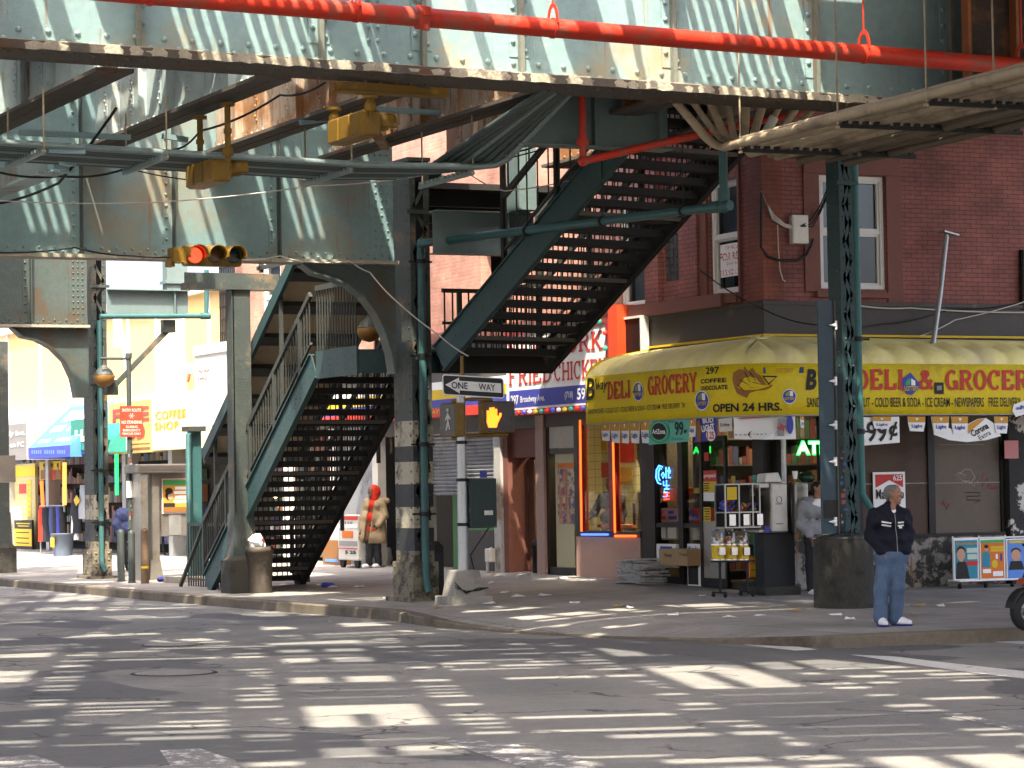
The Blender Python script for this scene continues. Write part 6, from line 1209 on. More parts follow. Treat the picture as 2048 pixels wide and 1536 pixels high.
# canopy post with square base at the stair foot, and its twin at the far left
def canopy_post(px, py, w_, label, ztop, y_off=.0):
    c = gr(px, py); x0, y0, z0 = float(c[0]), float(c[1]), gz(c[0], c[1]); t_ = thing('canopy_post', label, 'post', (x0, y0, z0))
    q = MB(); q.box(x0-.02, y0+.06, z0+.6, x0+.02, y0+w_+.02, ztop) ; q.box(x0, y0+.06, z0+.6, x0+w_, y0+.09, ztop-.001); q.box(x0+.05, y0+.24, z0+.6, x0+w_-.05, y0+.26, ztop-.002); q.box(x0, y0+w_-.02, z0+.6, x0+w_, y0+w_+.01, ztop-.003); q.build('shaft', m_col, t_)
    q = MB(); q.ext([(x0-.06, y0+.02, z0+.6), (x0+w_+.06, y0+.02, z0+.6), (x0+w_+.02, y0+.05, z0+1.4), (x0-.03, y0+.05, z0+1.4)], (0, w_, 0)); q.build('collar', m_col, t_); q = MB(); q.box(x0-.13, y0-.05, z0-.02, x0+w_+.13, y0+w_+.16, z0+.58); q.ext([(x0-.13, y0-.05, z0+.58), (x0+w_+.13, y0-.05, z0+.58), (x0+w_+.06, y0+.02, z0+.66), (x0-.06, y0+.02, z0+.66)], (0, w_+.1, 0)); q.build('plinth', m_concd, t_); return x0, y0, z0
x4, y4, z4 = canopy_post(475, 1187, .33, 'tall grey canopy post on a square plinth at the foot of the lower stairs', 5.5)
hb = thing('canopy_beam', 'flat steel beam lying across the top of the canopy post below the red signal', 'beam', (x4, y4, 5.4)); q = MB(); a, b2, c0, c1 = ry(y4+.1, 372, 530, 560, 548); q.box(a, y4-.0, 5.502, b2, y4+.4, 5.52+.1); q.box(a, y4+.15, 5.62, b2, y4+.2, 5.8); q.build('beam', m_col, hb)
canopy_post(-14, 1147, .42, 'grey canopy post on a black plinth with a metal cabinet strapped to it', 5.5)
sgn = thing('post_cabinet', 'pale sheet metal cabinet strapped on the canopy post with the black plinth', 'cabinet', V3(ony(10, 970, 60.5))); a, b2, c0, c1 = ry(60.3, -40, 911, 31, 965); MB().box(a, 60.3, c0, b2, 60.8, c1).build('cabinet', m_steelk, sgn); MB().box(a+.05, 60.29, c0+.05, b2-.05, 60.3, c1-.05).build('door', m_steelk, sgn)
# ---- track deck: ties, timbers, boards with gaps (throws the streaks of light)
T = Vector((.33, .944, 0)).normalized(); Nn = Vector((T.y, -T.x, 0)); ZD = 9.2; rng = random.Random(21)
dk = thing('track_deck', 'open deck of ties, rails and boards above the girders', 'railway deck', (5, 20, ZD))
ties = MB(); brd = MB()
def P2(c, a, b): return Vector((0, 20, 0))+Nn*c+T*a+Vector((0, 0, b))
def plank(mb, c0, c1, a0, a1, z=ZD, th=.1): mb.obox((P2((c0+c1)/2, (a0+a1)/2, z)), Nn*(c1-c0)/2, T*(a1-a0)/2, (0, 0, th/2))
YMAX = 29.0
for tr_ in range(-4, 6):
    cc = 1.2+tr_*3.75
    A0, A1 = -32, 60
    a = A0
    while a < A1:
        mid = P2(cc, a, 0); tw = rng.uniform(.18, .32); gp_ = rng.uniform(.12, .36)
        if not (28.4 < mid.y < 31.9 or 36.3 < mid.y < 39.7) and mid.x < (13 if mid.y < 22 else 12.2 if mid.y < 32 else 15.2) and mid.y < 72:
            plank(ties, cc-1.3, cc+1.3, a, a+tw); b1 = a+tw+gp_+.01
            gate = math.sin(a*.55+tr_*2.1)+rng.uniform(-.6, .6) > .05; u_ = rng.uniform(-.6, .6)
            if not gate or rng.random() < .25: plank(ties, cc-.67, cc+.67, a+tw-.01, b1, ZD-.08, .05)
            elif rng.random() < .75: plank(ties, cc+u_-.25, cc+u_+rng.uniform(.05, .45), a+tw-.01, b1, ZD-.08, .05)
            for e0_, e1_ in ((-1.3, -.8), (.8, 1.3)):
                if rng.random() < .45: plank(ties, cc+e0_, cc+e1_, a+tw-.01, b1, ZD-.07, .05)
                elif rng.random() < .5: plank(ties, cc+e0_, cc+e0_+rng.uniform(.1, .35), a+tw-.01, b1, ZD-.07, .05)
        a += tw+gp_
    for o_, w_ in ((-.74, .14), (.74, .14), (-1.27, .2), (1.27, .2)):
        a = A0
        while a < A1:
            m_ = P2(cc+o_, a+1, 0)
            if not (27.8 < m_.y < 32.4 or 35.8 < m_.y < 40.2) and m_.x < (13.1 if m_.y < 32 else 15.4) and m_.y < 72: plank(brd, cc+o_-w_/2, cc+o_+w_/2, a, a+2, ZD+.12, .12)
            a += 2
    a = A0      # walkway between the tracks with some boards missing
    while a < A1:
        L_ = rng.uniform(.5, 1.4); mid = P2(cc+1.87, a+L_/2, 0)
        if rng.random() < .68 and not (28.2 < mid.y < 32 or 36.2 < mid.y < 39.9) and mid.x < (12.9 if mid.y < 22 else 12.1 if mid.y < 32 else 15.2) and mid.y < 53: plank(brd, cc+1.32, cc+2.42, a, a+L_-.06, ZD+.02, .05)
        elif mid.x < 13 and rng.random() < .6: plank(brd, cc+1.75, cc+1.95, a, a+L_, ZD+.03, .05)
        a += L_
ties.build('ties', m_under, dk); brd.build('boards', m_brown, dk)
# slatted walkways in front of the cross girders (boards run along the avenue)
sl2 = MB()
def slats(y0, y1, groups, xa, xb, z=ZD+.22):
    x = xa; gs = sorted(groups); rr = random.Random(9)
    prev = xa
    for g0, g1, kind in gs:
        if g0 > prev: sl2.box(prev, y0, z, g0, y1, z+.04)
        if kind == 's':
            xx = g0
            while xx < g1: sl2.box(xx, y0, z, min(xx+.095, g1), y1, z+.05); xx += .185
            for yy in np.arange(y0+.55, y1, .85): sl2.box(g0, yy, z-.05, g1, yy+.13, z-.002)
        elif kind == 'x':
            n_ = int((g1-g0)/.8)+1
            for i in range(n_): sl2.bar((g0+i*.8, y0, z), (g0+i*.8+.5, y1, z), .1, .05)
        prev = max(prev, g1)
    if prev < xb: sl2.box(prev, y0, z, xb, y1, z+.04)
sh_ = .3*1.4
def gq(px0, px1, k_): return (gx(px0)-sh_, gx(px1)-sh_, k_)
slats(29.0, 31.15, [gq(320, 600, 's'), gq(612, 640, 'o'), gq(120, 185, 'o'), gq(870, 940, 'o'), gq(960, 1035, 'o'), gq(1210, 1340, 'x'), gq(1365, 1560, 's'), gq(1590, 1620, 'o'), gq(1790, 1960, 's'), gq(-300, -100, 's'), gq(60, 80, 'o'), gq(690, 735, 's'), gq(1075, 1120, 'o')], -8, 24)
sl2.box(-8, 28.3, ZD+.2, 24, 29.0-.02, ZD+.24)
h2 = lambda px: float(ony(px, 440, 39.7)[0])-.3*2.9
slats(36.4, 39.35, [(h2(165), h2(335), 's'), (h2(400), h2(535), 'x'), (h2(650), h2(720), 's'), (h2(-40), h2(-5), 'o'), (h2(20), h2(130), 's'), (h2(345), h2(392), 'o'), (h2(560), h2(640), 's'), (h2(-200), h2(-120), 's'), (h2(745), h2(760), 'o')], -8, 17.5)
sl2.build('slatted_walkway', m_brown, dk)
# unseen slabs added over the corner to keep the shops in shade
pf = thing('shade_slab', 'unseen concrete slabs above the pavement, added to shade the corner shops', 'light blocker', (22, 36, 9.4)); q = MB(); q.box(20.3, 8, 9.45, 31, 40.8, 9.7); q.box(15.2, 31.2, 9.46, 20.29, 36.38, 9.7); q.box(15.5, 39.38, 9.46, 20.29, 40.8, 9.7); q.box(17.5, 44.3, 9.46, 20.29, 49.5, 9.7); q.box(12.3, 21, 9.4, 13.19, 28.2, 9.44); q.build('slab', m_conc, pf)
q = MB(); HX = []
for px, py, w_, h_ in ((975, 1220, .4, .25), (1050, 1231, .2, .2), (1075, 1236, .45, .25), (1120, 1242, .25, .2), (1175, 1252, .4, .25), (1245, 1262, .5, .15), (1225, 1246, .2, .3), (1010, 1236, .25, .15), (1270, 1268, .3, .15), (1480, 1366, .2, .3), (1535, 1372, .35, .25), (1765, 1368, .2, .3), (1725, 1390, .3, .25), (1935, 1398, .35, .3), (1990, 1400, .2, .3), (1880, 1401, .3, .25), (1330, 1364, .9, .7), (1345, 1385, .5, .15), (1510, 1393, 1.0, .6), (1660, 1418, .9, .5), (1610, 1405, .3, .2), (1820, 1452, .9, .3), (1760, 1436, .4, .15), (1420, 1352, .5, .2), (1600, 1340, .5, .15)):
    p = gr(px, py) if py < 1265 else onz(px, py, 0); d_ = 9.45-p[2]; hx, hy = p[0]-.3*d_, p[1]-.5*d_; HX.append((hx-w_/2-13.2, hx+w_/2-13.2, hy-h_/2-8, hy+h_/2-8))
us = sorted(set([0, 7.09]+[u for h in HX for u in h[:2] if 0 < u < 7.09])); ws = sorted(set([0, 20.2]+[u for h in HX for u in h[2:] if 0 < u < 20.2]))
for i in range(len(us)-1):
    for j in range(len(ws)-1):
        cu, cv = (us[i]+us[i+1])/2, (ws[j]+ws[j+1])/2
        if not any(h[0] < cu < h[1] and h[2] < cv < h[3] for h in HX): q.box(13.2+us[i], 8+ws[j], 9.45, 13.2+us[i+1], 8+ws[j+1], 9.5)
q.build('sun_spot_plate', m_conc, pf)  # unseen plate, its holes cut to drop sun spots on the ground
# ================================================================== SUNLIT SHOPS FARTHER UP THE AVENUE
bB = thing('brick_building', 'tall orange pink brick building in full sun behind the stairs', 'building', (XF, 52.1, .37))
q = MB(); hol = []
yW = [(53.0, 54.1), (55.3, 56.4), (57.6, 58.7)]; ZB2 = 4.7
wall(q, (XF, 60.6, ZB2), (0, -1, 0), (-1, 0, 0), 8.5, 9, [(60.6-b, 60.6-a, z-ZB2, z+1.8-ZB2) for a, b in yW for z in (5.4, 8.6)], .2); q.box(XF+.35, 52.1, ZB2, XF+9, 52.2, 13.7); q.box(XF+.35, 60.4, ZB2, XF+9, 60.5, 13.7); q.box(XF+.8, 52.3, ZB2, XF+.9, 60.3, 13.7); q.build('wall', m_brickl, bB, fix=False)
for a, b in yW:
    for z in (5.4, 8.6): sash(bB, (XF, b, z), (0, -1, 0), (-1, 0, 0), b-a, 1.8, .08)
q = MB(); q.box(XF-.12, 52.1, 4.5, XF+.3, 60.6, 4.695); q.build('cornice', m_offw, bB)
q = MB(); 
for i in range(14): q.box(XF-.5, 59.3, 5.0+i*.3, XF-.46, 60.3, 5.03+i*.3)
for i in range(9): q.box(XF-.5, 59.3+i*.12, 5.0, XF-.47, 59.33+i*.12, 9.2)
q.build('window_guard', m_blackst, bB)
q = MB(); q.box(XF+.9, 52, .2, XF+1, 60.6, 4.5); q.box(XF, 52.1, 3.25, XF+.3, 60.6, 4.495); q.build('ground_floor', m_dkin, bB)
q = MB(); q.box(XF+.02, 52.2, .3, XF+.2, 52.5, 3.25); q.box(XF+.02, 54.6, .3, XF+.2, 54.9, 3.25); q.box(XF+.02, 57.4, .3, XF+.2, 57.7, 3.25); q.box(XF+.02, 60.2, .3, XF+.2, 60.5, 3.25); q.each('pier', m_offw, bB)
q = MB(); q.box(XF+.1, 52.5, .3, XF+.15, 54.6, 3.25); q.build('shutter', m_shut, bB)
# goods and warm lights inside, seen through the stair risers
GD = [flat('muted_goods', (c_[0]*.4+.05, c_[1]*.4+.05, c_[2]*.4+.05)) for c_ in ((.5, .16, .04), (.55, .4, .15), (.1, .25, .15), (.45, .1, .08), (.1, .15, .4), (.5, .48, .42), (.05, .05, .06))]
gd = thing('shop_display', 'bright shop display of small goods behind the lower stairs', 'display', (XF+.7, 56, .4)); q = MB(); rng = random.Random(12)
for j in range(6):
    y = 54.95
    while y < 60.1:
        w_ = rng.uniform(.06, .22); q.box(XF+.62, y, .5+j*.45, XF+.8+rng.random()*.08, y+w_*.9, .5+j*.45+rng.uniform(.1, .4), rng.randrange(7)); y += w_
struct(q.build('packets', GD, gd), 'stuff'); q = MB()
for j in range(6): q.box(XF+.6, 54.92, .46+j*.45, XF+.89, 60.15, .49+j*.45)
q.build('shelf_board', m_steelk, gd)
wl_ = EM('warm_lamp', (1, .72, .35), 2.5)
for i, (px, py, lab) in enumerate(((452, 882, 'warm lit lamp under the white sign left of the canopy post'), (512, 884, 'warm lit lamp behind the lower stair railing'), (551, 991, 'small warm bulb, upper one of those behind the stair risers'), (538, 1009, 'small warm bulb low behind the stair risers at the left'), (557, 1009, 'small warm bulb low behind the stair risers in the middle'), (587, 1009, 'small warm bulb low behind the stair risers at the right'))):
    p = onx(px, py, XF+.4); t_ = thing('shop_lamp', lab, 'lamp', p); r_ = .13 if i < 2 else .06; MB().ball(p, r_, 10, 0, (1, 1.5, .7) if i < 2 else (1, 1, 1)).build('globe', wl_, t_); MB().tube([V3(p)+Vector((0, 0, r_*.6)), V3(p)+Vector((0, 0, r_+.3))], .012, 6).build('cord', m_wire, t_)
# long low building with tan panels
ZT = lambda px, py: float(onx(px, py, XF)[2])
bC = thing('tan_building', 'long two storey building with sunlit tan and ochre panelled front above the awnings', 'building', (XF, 61, .37))
m_tan = M('tan_panel', (.64, .42, .19), .7, 0, .12, .6, .1, streak=(.5, .25, .1), slo=.62, shi=.75); m_tan2 = M('ochre_panel', (.66, .45, .18), .7, 0, .1, .6, .1); m_cr = M('cream_panel', (.7, .58, .4), .7, 0, .1, .6, .1)
ztop = ZT(445, 578); q = MB(); ys = [60.7, 62.4, 64.3, 66.4, 68.7, 71.2, 74, 77, 80.5, 84.5, 89, 94, 100, 108, 120]
for i in range(len(ys)-1): q.box(XF, ys[i]+.05, 4.3, XF+.4, ys[i+1]-.05, ztop, i % 3)
q.build('wall', [m_tan, m_tan2, m_cr], bC); q = MB(); q.box(XF+.04, 60.65, 4.3, XF+8, 120, ztop-.05)
q.build('side_wall', m_tan, bC); q = MB()
for y in ys: q.box(XF-.05, y-.045, 4.3, XF+.05, y+.045, ztop-.002)
q.each('joint_strip', m_white, bC); q = MB(); q.box(XF-.15, 60.6, ztop, XF+.5, 120, ztop+.22); q.build('cornice', m_offw, bC)
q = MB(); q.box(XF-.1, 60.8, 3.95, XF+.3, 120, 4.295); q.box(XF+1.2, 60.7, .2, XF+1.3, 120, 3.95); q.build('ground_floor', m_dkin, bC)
q = MB(); q.box(XF-.3, 60.8, 3.6, XF-.102, 92, 4.4); q.build('white_fascia', m_white, bC)
for y in (61, 65.5, 69.3, 72.2, 76.5, 81): MB().box(XF, y-.15, .2, XF+.35, y+.15, 3.95).build('pier', m_galv, bC)
# awnings and signs
def shop_awning(name, label, l, r_, t_, b_, out, mat, mval=None, vt=None, texts=(), lean=.75):
    y0, y1, z0, z1 = rx(XF-out, l, t_, r_, b_); a = thing(name, label, 'awning', (XF-out, y0, z0)); q = MB(); zv = z0+.35 if vt is None else float(onx((l+r_)/2, vt, XF-out)[2])
    q.add([(XF-out, y0, zv), (XF-out, y1, zv), (XF-.31, y1, z1), (XF-.31, y0, z1)], [(0, 1, 2, 3)]); q.ext([(XF-out, y0, z0), (XF-out, y0, zv), (XF-.31, y0, z1), (XF-.31, y0, z0)], (0, .01, 0)); q.ext([(XF-out, y1, z0), (XF-out, y1, zv), (XF-.31, y1, z1), (XF-.31, y1, z0)], (0, .01, 0)); q.build('canvas', mat, a, fix=False)
    q = MB(); q.box(XF-out-.008, y0, z0, XF-out, y1, zv); q.build('valance', mval or mat, a); return a, (y0, y1, z0, z1, zv)
aw1, (y0, y1, z0, z1, zv) = shop_awning('blue_awning', 'light blue shop awning with white lettering and a dark blue valance', 57, 140, 808, 916, 1.5, M('pale_blue_canvas', (.06, .19, .5), .6), m_blue, 893)
def tawn(mb, s, u0, u1, v0, v1, st=.02, out=1.5):
    n_ = Vector((-(z1-zv), 0, -(1.5-.31))).normalized(); o = Vector((XF-out, y1-(y1-y0)*u0, zv)); uz = Vector((1.5-.31, 0, z1-zv)); vs, fs = geo(s, st); x0_ = min(p[0] for p in vs); X1 = max(p[0] for p in vs); Y0 = min(p[1] for p in vs); Y1_ = max(p[1] for p in vs); nn = Vector((-(z1-zv), 0, 1.19)).normalized()*.012
    mb.add([o+Vector((0, -(y1-y0)*(u1-u0)*(p[0]-x0_)/(X1-x0_), 0))+uz*(v0+(v1-v0)*(p[1]-Y0)/(Y1_-Y0))+nn for p in vs], fs)
q = MB(); 
for u0, u1, v0, v1 in ((.18, .32, .6, .86), (.36, .5, .62, .84), (.55, .7, .6, .86), (.74, .9, .62, .84), (.15, .45, .36, .5), (.55, .92, .36, .5), (.14, .4, .1, .18), (.55, .9, .1, .18)):
    for k in range(4): tawn(q, '|', u0+(u1-u0)*k/4, u0+(u1-u0)*(k+.6)/4, v0, v1, .05)
q.build('faded_lettering', m_wp, aw1); q = MB()
for k in range(16): 
    if k % 6 != 5: txx(q, 'I', XF-1.51, 63+k*4.3, 900, 65.5+k*4.3, 908, .06)
q.build('valance_lettering', m_bluel, aw1)
aw2, (y0, y1, z0, z1, zv) = shop_awning('green_awning', 'green shop awning marked with a white H just left of the holed column', 143, 215, 806, 907, 1.2, M('green_canvas', (.03, .22, .17), .6), M('dark_blue_canvas', (.02, .05, .12), .6), 900); q = MB(); q.box(XF-1.22, y0, z0+.1, XF-1.2, y1, z0+.9); q.build('front_panel', M('green_canvas_front', (.03, .2, .15), .6), aw2); q = MB(); txx(q, 'HAIR', XF-1.225, 150, 858, 205, 882, .05); q.build('lettering', m_wp, aw2)
aw3, _ = shop_awning('grey_awning', 'grey shop awning with white script beyond the light blue one', -30, 53, 818, 922, 1.4, M('grey_canvas', (.25, .25, .24), .65), M('dark_grey_canvas', (.20, .195, .185), .65), 850); q = MB(); txx(q, 'ely Inc.', XF-1.415, 12, 862, 50, 874, .03); txx(q, 'en PC', XF-1.415, 20, 884, 48, 894, .03); q.build('lettering', m_wp, aw3)
def board(name, label, c, l, t_, r_, b_, m, th=.06, cat='sign'): 
    a, b2, c0, c1 = rx(c, l, t_, r_, b_); t2 = thing(name, label, cat, (c, a, c0)); MB().box(c, a, c0, c+th, b2, c1).build('panel', m, t2); return t2
t2 = board('yellow_shop_sign', 'yellow shop sign with tall maroon letters behind the red snow route sign', XF-.7, 217, 803, 301, 906, M('yellow_sign_board', (.6, .42, .13), .6), .4); q = MB(); txx(q, 'FINE', XF-.705, 225, 815, 298, 845, .04); txx(q, 'FOOD', XF-.705, 225, 850, 290, 880, .04); q.build('maroon_lettering', flat('maroon_print', (.32, .06, .05)), t2); q = MB(); RXB(q, XF-.708, 219, 888, 300, 890, .004); RXB(q, XF-.708, 219, 896, 300, 901, .004); q.build('green_line', m_brp, t2)
t2 = board('coffee_shop_sign', 'white and yellow coffee shop sign glaring in the sun', XF-.7, 303, 790, 402, 898, M('cream_sign_board', (.75, .68, .42), .6), .4); q = MB(); txx(q, 'COFFEE', XF-.705, 311, 820, 372, 838, .03); txx(q, 'SHOP', XF-.705, 309, 843, 358, 860, .03); q.build('ochre_lettering', m_goldp, t2)
t2 = board('white_wall_sign', 'white hanging sign with faint red letters beside the canopy post', XF-1.2, 390, 706, 470, 850, m_white, .5); q = MB(); txx(q, 'APAR', XF-1.205, 396, 738, 420, 745, .02); txx(q, 'HRS', XF-1.205, 396, 753, 414, 761, .02); q.build('red_lettering', m_red, t2); MB().box(XF-1.25, rx(XF-1.2, 390, 700, 470, 706)[0], float(onx(430, 706, XF-1.2)[2]), XF-.7, rx(XF-1.2, 390, 700, 470, 706)[1], float(onx(430, 700, XF-1.2)[2])+.15).build('cap_rail', m_offw, t2)
t2 = board('yellow_light_sign', 'small lit yellow sign low beside the teal posts', XF-.5, 363, 862, 400, 893, EM('lit_yellow_sign', (.9, .75, .25), .15, (.5, .4, .1)), .1)
wp_ = thing('street_lamp_arm', 'white curved street lamp arm in front of the tan building', 'street lamp', V3(onx(250, 700, 20.2))); MB().tube([onx(225, 600, 20.2), onx(238, 640, 20.2), onx(246, 680, 20.2), onx(258, 760, 20.2), onx(258, 900, 20.2)], .07, 8).build('arm', m_white, wp_); MB().tube([onx(234, 635, 20), onx(235, 695, 20)], .1, 8).build('banner_pole', m_white, wp_)
ob = thing('wall_lamp', 'small orange wall lamp on the tan building', 'lamp', V3(onx(378, 740, XF-.2))); MB().ball(onx(380, 736, XF-.25), .14, 8).build('globe', m_white, ob); MB().tube([onx(380, 742, XF-.2), onx(375, 762, XF-.05)], .05, 6).build('bracket', m_orange, ob)
# shop fronts below the awnings
t2 = board('poster_wall', 'yellow and cream store front poster wall', XF+.25, 26, 928, 71, 1100, M('cream_poster_wall', (.45, .38, .17), .6, 0, .2, 2, .1), .08, 'shopfront')
q = MB(); RXB(q, XF+.24, 28, 932, 70, 953, .008); q.build('yellow_header', m_yelp, t2); q = MB(); RXB(q, XF+.238, 38, 968, 52, 987, .008); q.build('red_notice', m_sign_red, t2); q = MB()
for j in range(7): RXB(q, XF+.236, 54, 960+j*11, 62, 968+j*11, .008)
q.build('price_tag', m_yelp, t2); q = MB(); RXB(q, XF+.235, 29, 1014, 42, 1040, .008); q.build('white_notice', m_wp, t2)
t2 = board('advert_board', 'black and yellow advert board standing against the yellow poster wall', XF+.0, 29, 1040, 64, 1100, m_blackl, .06); q = MB(); RXB(q, XF-.01, 29, 1058, 63, 1092, .008); q.build('yellow_panel', m_yelp, t2); q = MB()
for yy in (1064, 1075, 1085): RXB(q, XF-.014, 31, yy, 58, yy+2, .003)
q.build('print_line', m_blackl, t2); q = MB(); RXB(q, XF-.012, 33, 1046, 60, 1048, .01); RXB(q, XF-.012, 36, 1051, 58, 1053, .01); q.build('yellow_line', m_yelp, t2)
t2 = board('family_poster', 'yellow poster of three people over the clothing shop door', XF+.1, 79, 923, 121, 959, m_yelp, .03, 'poster'); q = MB()
for cx, r_, mm in ((88, 5, 0), (104, 4.5, 1), (115, 4, 0)):
    RXB(q, XF+.085, cx-r_*1.4, 940, cx+r_*1.4, 958, .01, 2 if mm else 0); p = onx(cx, 934, XF+.085); disc2(q, (XF+.084, p[1], p[2]), (0, -1, 0), (0, 0, 1), .14, .19, 1); disc2(q, (XF+.0835, p[1], p[2]+.05), (0, -1, 0), (0, 0, 1), .15, .12, 3)
q.build('people_print', [m_brp, m_skp, m_sign_red, m_blackl], t2)
neon('neon_tube', [(83, 962), (86, 1020)], EM('neon_orange_far', (1, .10, .015), .8), 'orange neon tube upright in the clothing shop door', .05, XF+.1); neon('neon_tube', [(129, 925), (129, 1010)], EM('neon_peach', (1, .25, .05), .6), 'broken orange neon upright right of the clothing shop door', .06, XF+.1); neon('neon_tube', [(233, 908), (234, 990)], EM('neon_green_far', (.02, 1, .15), .5), 'green neon upright in the shop beside the snow route pole', .05, XF+.1)
st_ = thing('clothes_rail', 'steel rail of hanging dark clothes and a red jacket outside the clothing shop', 'clothes rack', gr(105, 1110)); p = gr(82, 1108); p2 = gr(130, 1108); z = gz(21, 73)
q = MB(); zr = float(onx(100, 1012, p[0])[2]); q.tube([(p[0], p[1], z), (p[0], p[1], zr), (p2[0], p2[1], zr), (p2[0], p2[1], z)], .03, 6); q.build('rail', m_galv, st_)
rng = random.Random(31)
def garment(parent, c, w_, h_, m, nm='garment'): 
    q = MB(); n_ = 8; P = []
    for k in range(5):
        t_ = k/4; ww = w_*(.35+.65*min(1, t_*3))*(1-.12*math.sin(t_*5)); P.append((ww, -h_*t_))
    vs = []; 
    for ww, zz_ in P:
        for i in range(n_): a = 2*math.pi*i/n_; vs.append((c[0]+.1*math.sin(a)+rng.uniform(-.015, .015), c[1]+ww/2*math.cos(a)+rng.uniform(-.015, .015), c[2]+zz_))
    q.add(vs, [(i*n_+k, i*n_+(k+1) % n_, (i+1)*n_+(k+1) % n_, (i+1)*n_+k) for i in range(4) for k in range(n_)], 0, True); return q.build(nm, m, parent)
for i in range(7):
    t_ = (i+.5)/7; c = (p[0]+(p2[0]-p[0])*t_, p[1]+(p2[1]-p[1])*t_, zr-.03); garment(st_, c, .45, .95, [m_hood, m_dark, m_navy, m_bluej, m_dark, m_blue, m_dark][i])
for (px, py, w_, h_, m, lab) in ((152, 1015, .9, 1.1, m_dark, 'dark coat hanging in the clothing shop door left of the holed column'), (150, 1050, .6, .8, m_white, 'white garment hanging low beside the holed column'), (168, 1000, .8, .9, flat('silver_cloth', (.35, .36, .38), .4), 'shiny grey garment hanging beside the holed column')):
    c = onx(px, py-30, XF-.5); t2 = thing('hanging_garment', lab, 'clothes', c); garment(t2, c, w_, h_, m)
t2 = thing('price_card', 'yellow diamond price card hanging in the clothing shop door', 'card', onx(153, 1002, XF-.65)); q = MB(); P = [onx(x, y, XF-.65) for x, y in ((153, 990), (160, 1001), (152, 1012), (147, 1000))]; q.ext(P, (.01, 0, 0)); q.build('card', m_yelp, t2)
p = gr(128, 1112); t2 = thing('plastic_tub', 'grey plastic tub with a yellow label outside the clothing shop', 'tub', p); q = MB(); q.lathe((p[0], p[1]+.1, gz(*p[:2])), [(.25, 0), (.3, .55), (.32, .56), (.32, .6)], 16); q.build('tub', M('grey_blue_plastic', (.12, .15, .2), .5), t2); q = MB(); q.box(p[0]-.32, p[1]-.1, .55, p[0]-.29, p[1]+.15, .8); q.build('label', m_yelp, t2)
gd = thing('shop_display', 'shelves of clothes and goods inside the clothing shop', 'display', (XF+1, 72, .4)); q = MB(); rng = random.Random(13)
for j in range(5):
    y = 66.
    while y < 84:
        w_ = rng.uniform(.06, .25); q.box(XF+.95, y, .6+j*.55, XF+1.1+rng.random()*.08, y+w_*.9, .6+j*.55+rng.uniform(.1, .48), rng.randrange(7)); y += w_
struct(q.build('packets', GD, gd), 'stuff')
# pavement-side clutter in front of the brick building
ct = thing('vending_cart', 'white vending cart covered in stickers and price panels beside the man in the red hood', 'cart', gr(695, 1135)); p = gr(695, 1136); pz = gz(p[0], p[1])
y0, y1, z0, z1 = rx(p[0], 676, 1030, 716, 1130); q = MB(); q.box(p[0], y0, pz+.16, p[0]+.6, y1, z1, 0); q.build('body', m_offw, ct, bevel=.02); q = MB()
RXB(q, p[0]-.008, 677, 1032, 715, 1040, .006, 0); RXB(q, p[0]-.008, 677, 1048, 715, 1056, .006, 1); RXB(q, p[0]-.008, 684, 1062, 706, 1076, .006, 2); RXB(q, p[0]-.008, 678, 1082, 714, 1092, .006, 3); RXB(q, p[0]-.009, 677, 1096, 715, 1098, .006, 0); q.build('sticker', [m_sign_red, m_wp, m_orp, m_grp, m_gp], ct); q = MB(); txx(q, '5 25', p[0]-.01, 690, 1101, 712, 1108, .05); txx(q, '110', p[0]-.012, 690, 1043, 705, 1048, .03); q.build('lettering', m_blackl, ct); q = MB()
for yy in (y0+.15, y1-.15): q.lathe((p[0]+.05, yy, pz+.12), [(.12, -.03), (.12, .03)], 14, axis='x')
q.build('wheel', m_rub, ct)
ct2 = thing('wooden_crate', 'low brown crate with a blue edge under the stairs beside the vending cart', 'crate', gr(650, 1128)); p = gr(660, 1130); q = MB(); y0, y1, z0, z1 = rx(p[0], 645, 1080, 678, 1128); q.box(p[0], y0, gz(*p[:2]), p[0]+.5, y1, z1); q.build('body', m_brp, ct2, bevel=.01); q = MB(); RXB(q, p[0]-.01, 650, 1118, 676, 1124, .008); q.build('strip', m_bluel, ct2)
# ================================================================== STREET FURNITURE
# signal pole with pedestrian signals and one way sign
pp_ = gr(928, 1207); sx_, sy2 = float(pp_[0]), float(pp_[1]); sz = gz(sx_, sy2)
sp = thing('signal_pole', 'grey galvanised signal pole on a tapered concrete foot at the kerb corner', 'pole', (sx_, sy2, sz)); zt = float(ony(930, 792, sy2)[2])
MB().tube([(sx_, sy2, sz+.3), (sx_-.0, sy2, zt+.05)], [.085, .07], 14).build('pole', m_galv, sp); q = MB()
for py in (888, 963, 1052): z = float(ony(928, py, sy2)[2]); q.lathe((sx_, sy2, z), [(.092, 0), (.092, .05)], 14)
q.build('band', m_blackst, sp); q = MB(); b0, t0 = .27, .20; zz1 = float(ony(928, 1140, sy2)[2])
P = [(sx_-b0, sy2-b0, sz), (sx_+b0, sy2-b0, sz), (sx_+b0, sy2+b0, sz), (sx_-b0, sy2+b0, sz)]; Q = [(sx_-t0, sy2-t0, zz1), (sx_+t0*.9, sy2-t0, zz1), (sx_+t0*.9, sy2+t0, zz1), (sx_-t0, sy2+t0, zz1)]
q.add(P+Q, [(0, 1, 5, 4), (1, 2, 6, 5), (2, 3, 7, 6), (3, 0, 4, 7), (4, 5, 6, 7)]); q.box(sx_-.34, sy2-.32, sz-.03, sx_+.34, sy2+.34, sz+.12); q.build('foot', m_conc, sp, bevel=.01)
q = MB(); q.tube([(sx_+.03, sy2, zt), (sx_+.03, sy2, zt+.62)], .03, 8); q.build('yellow_stub', m_yel, sp)
q = MB(); 
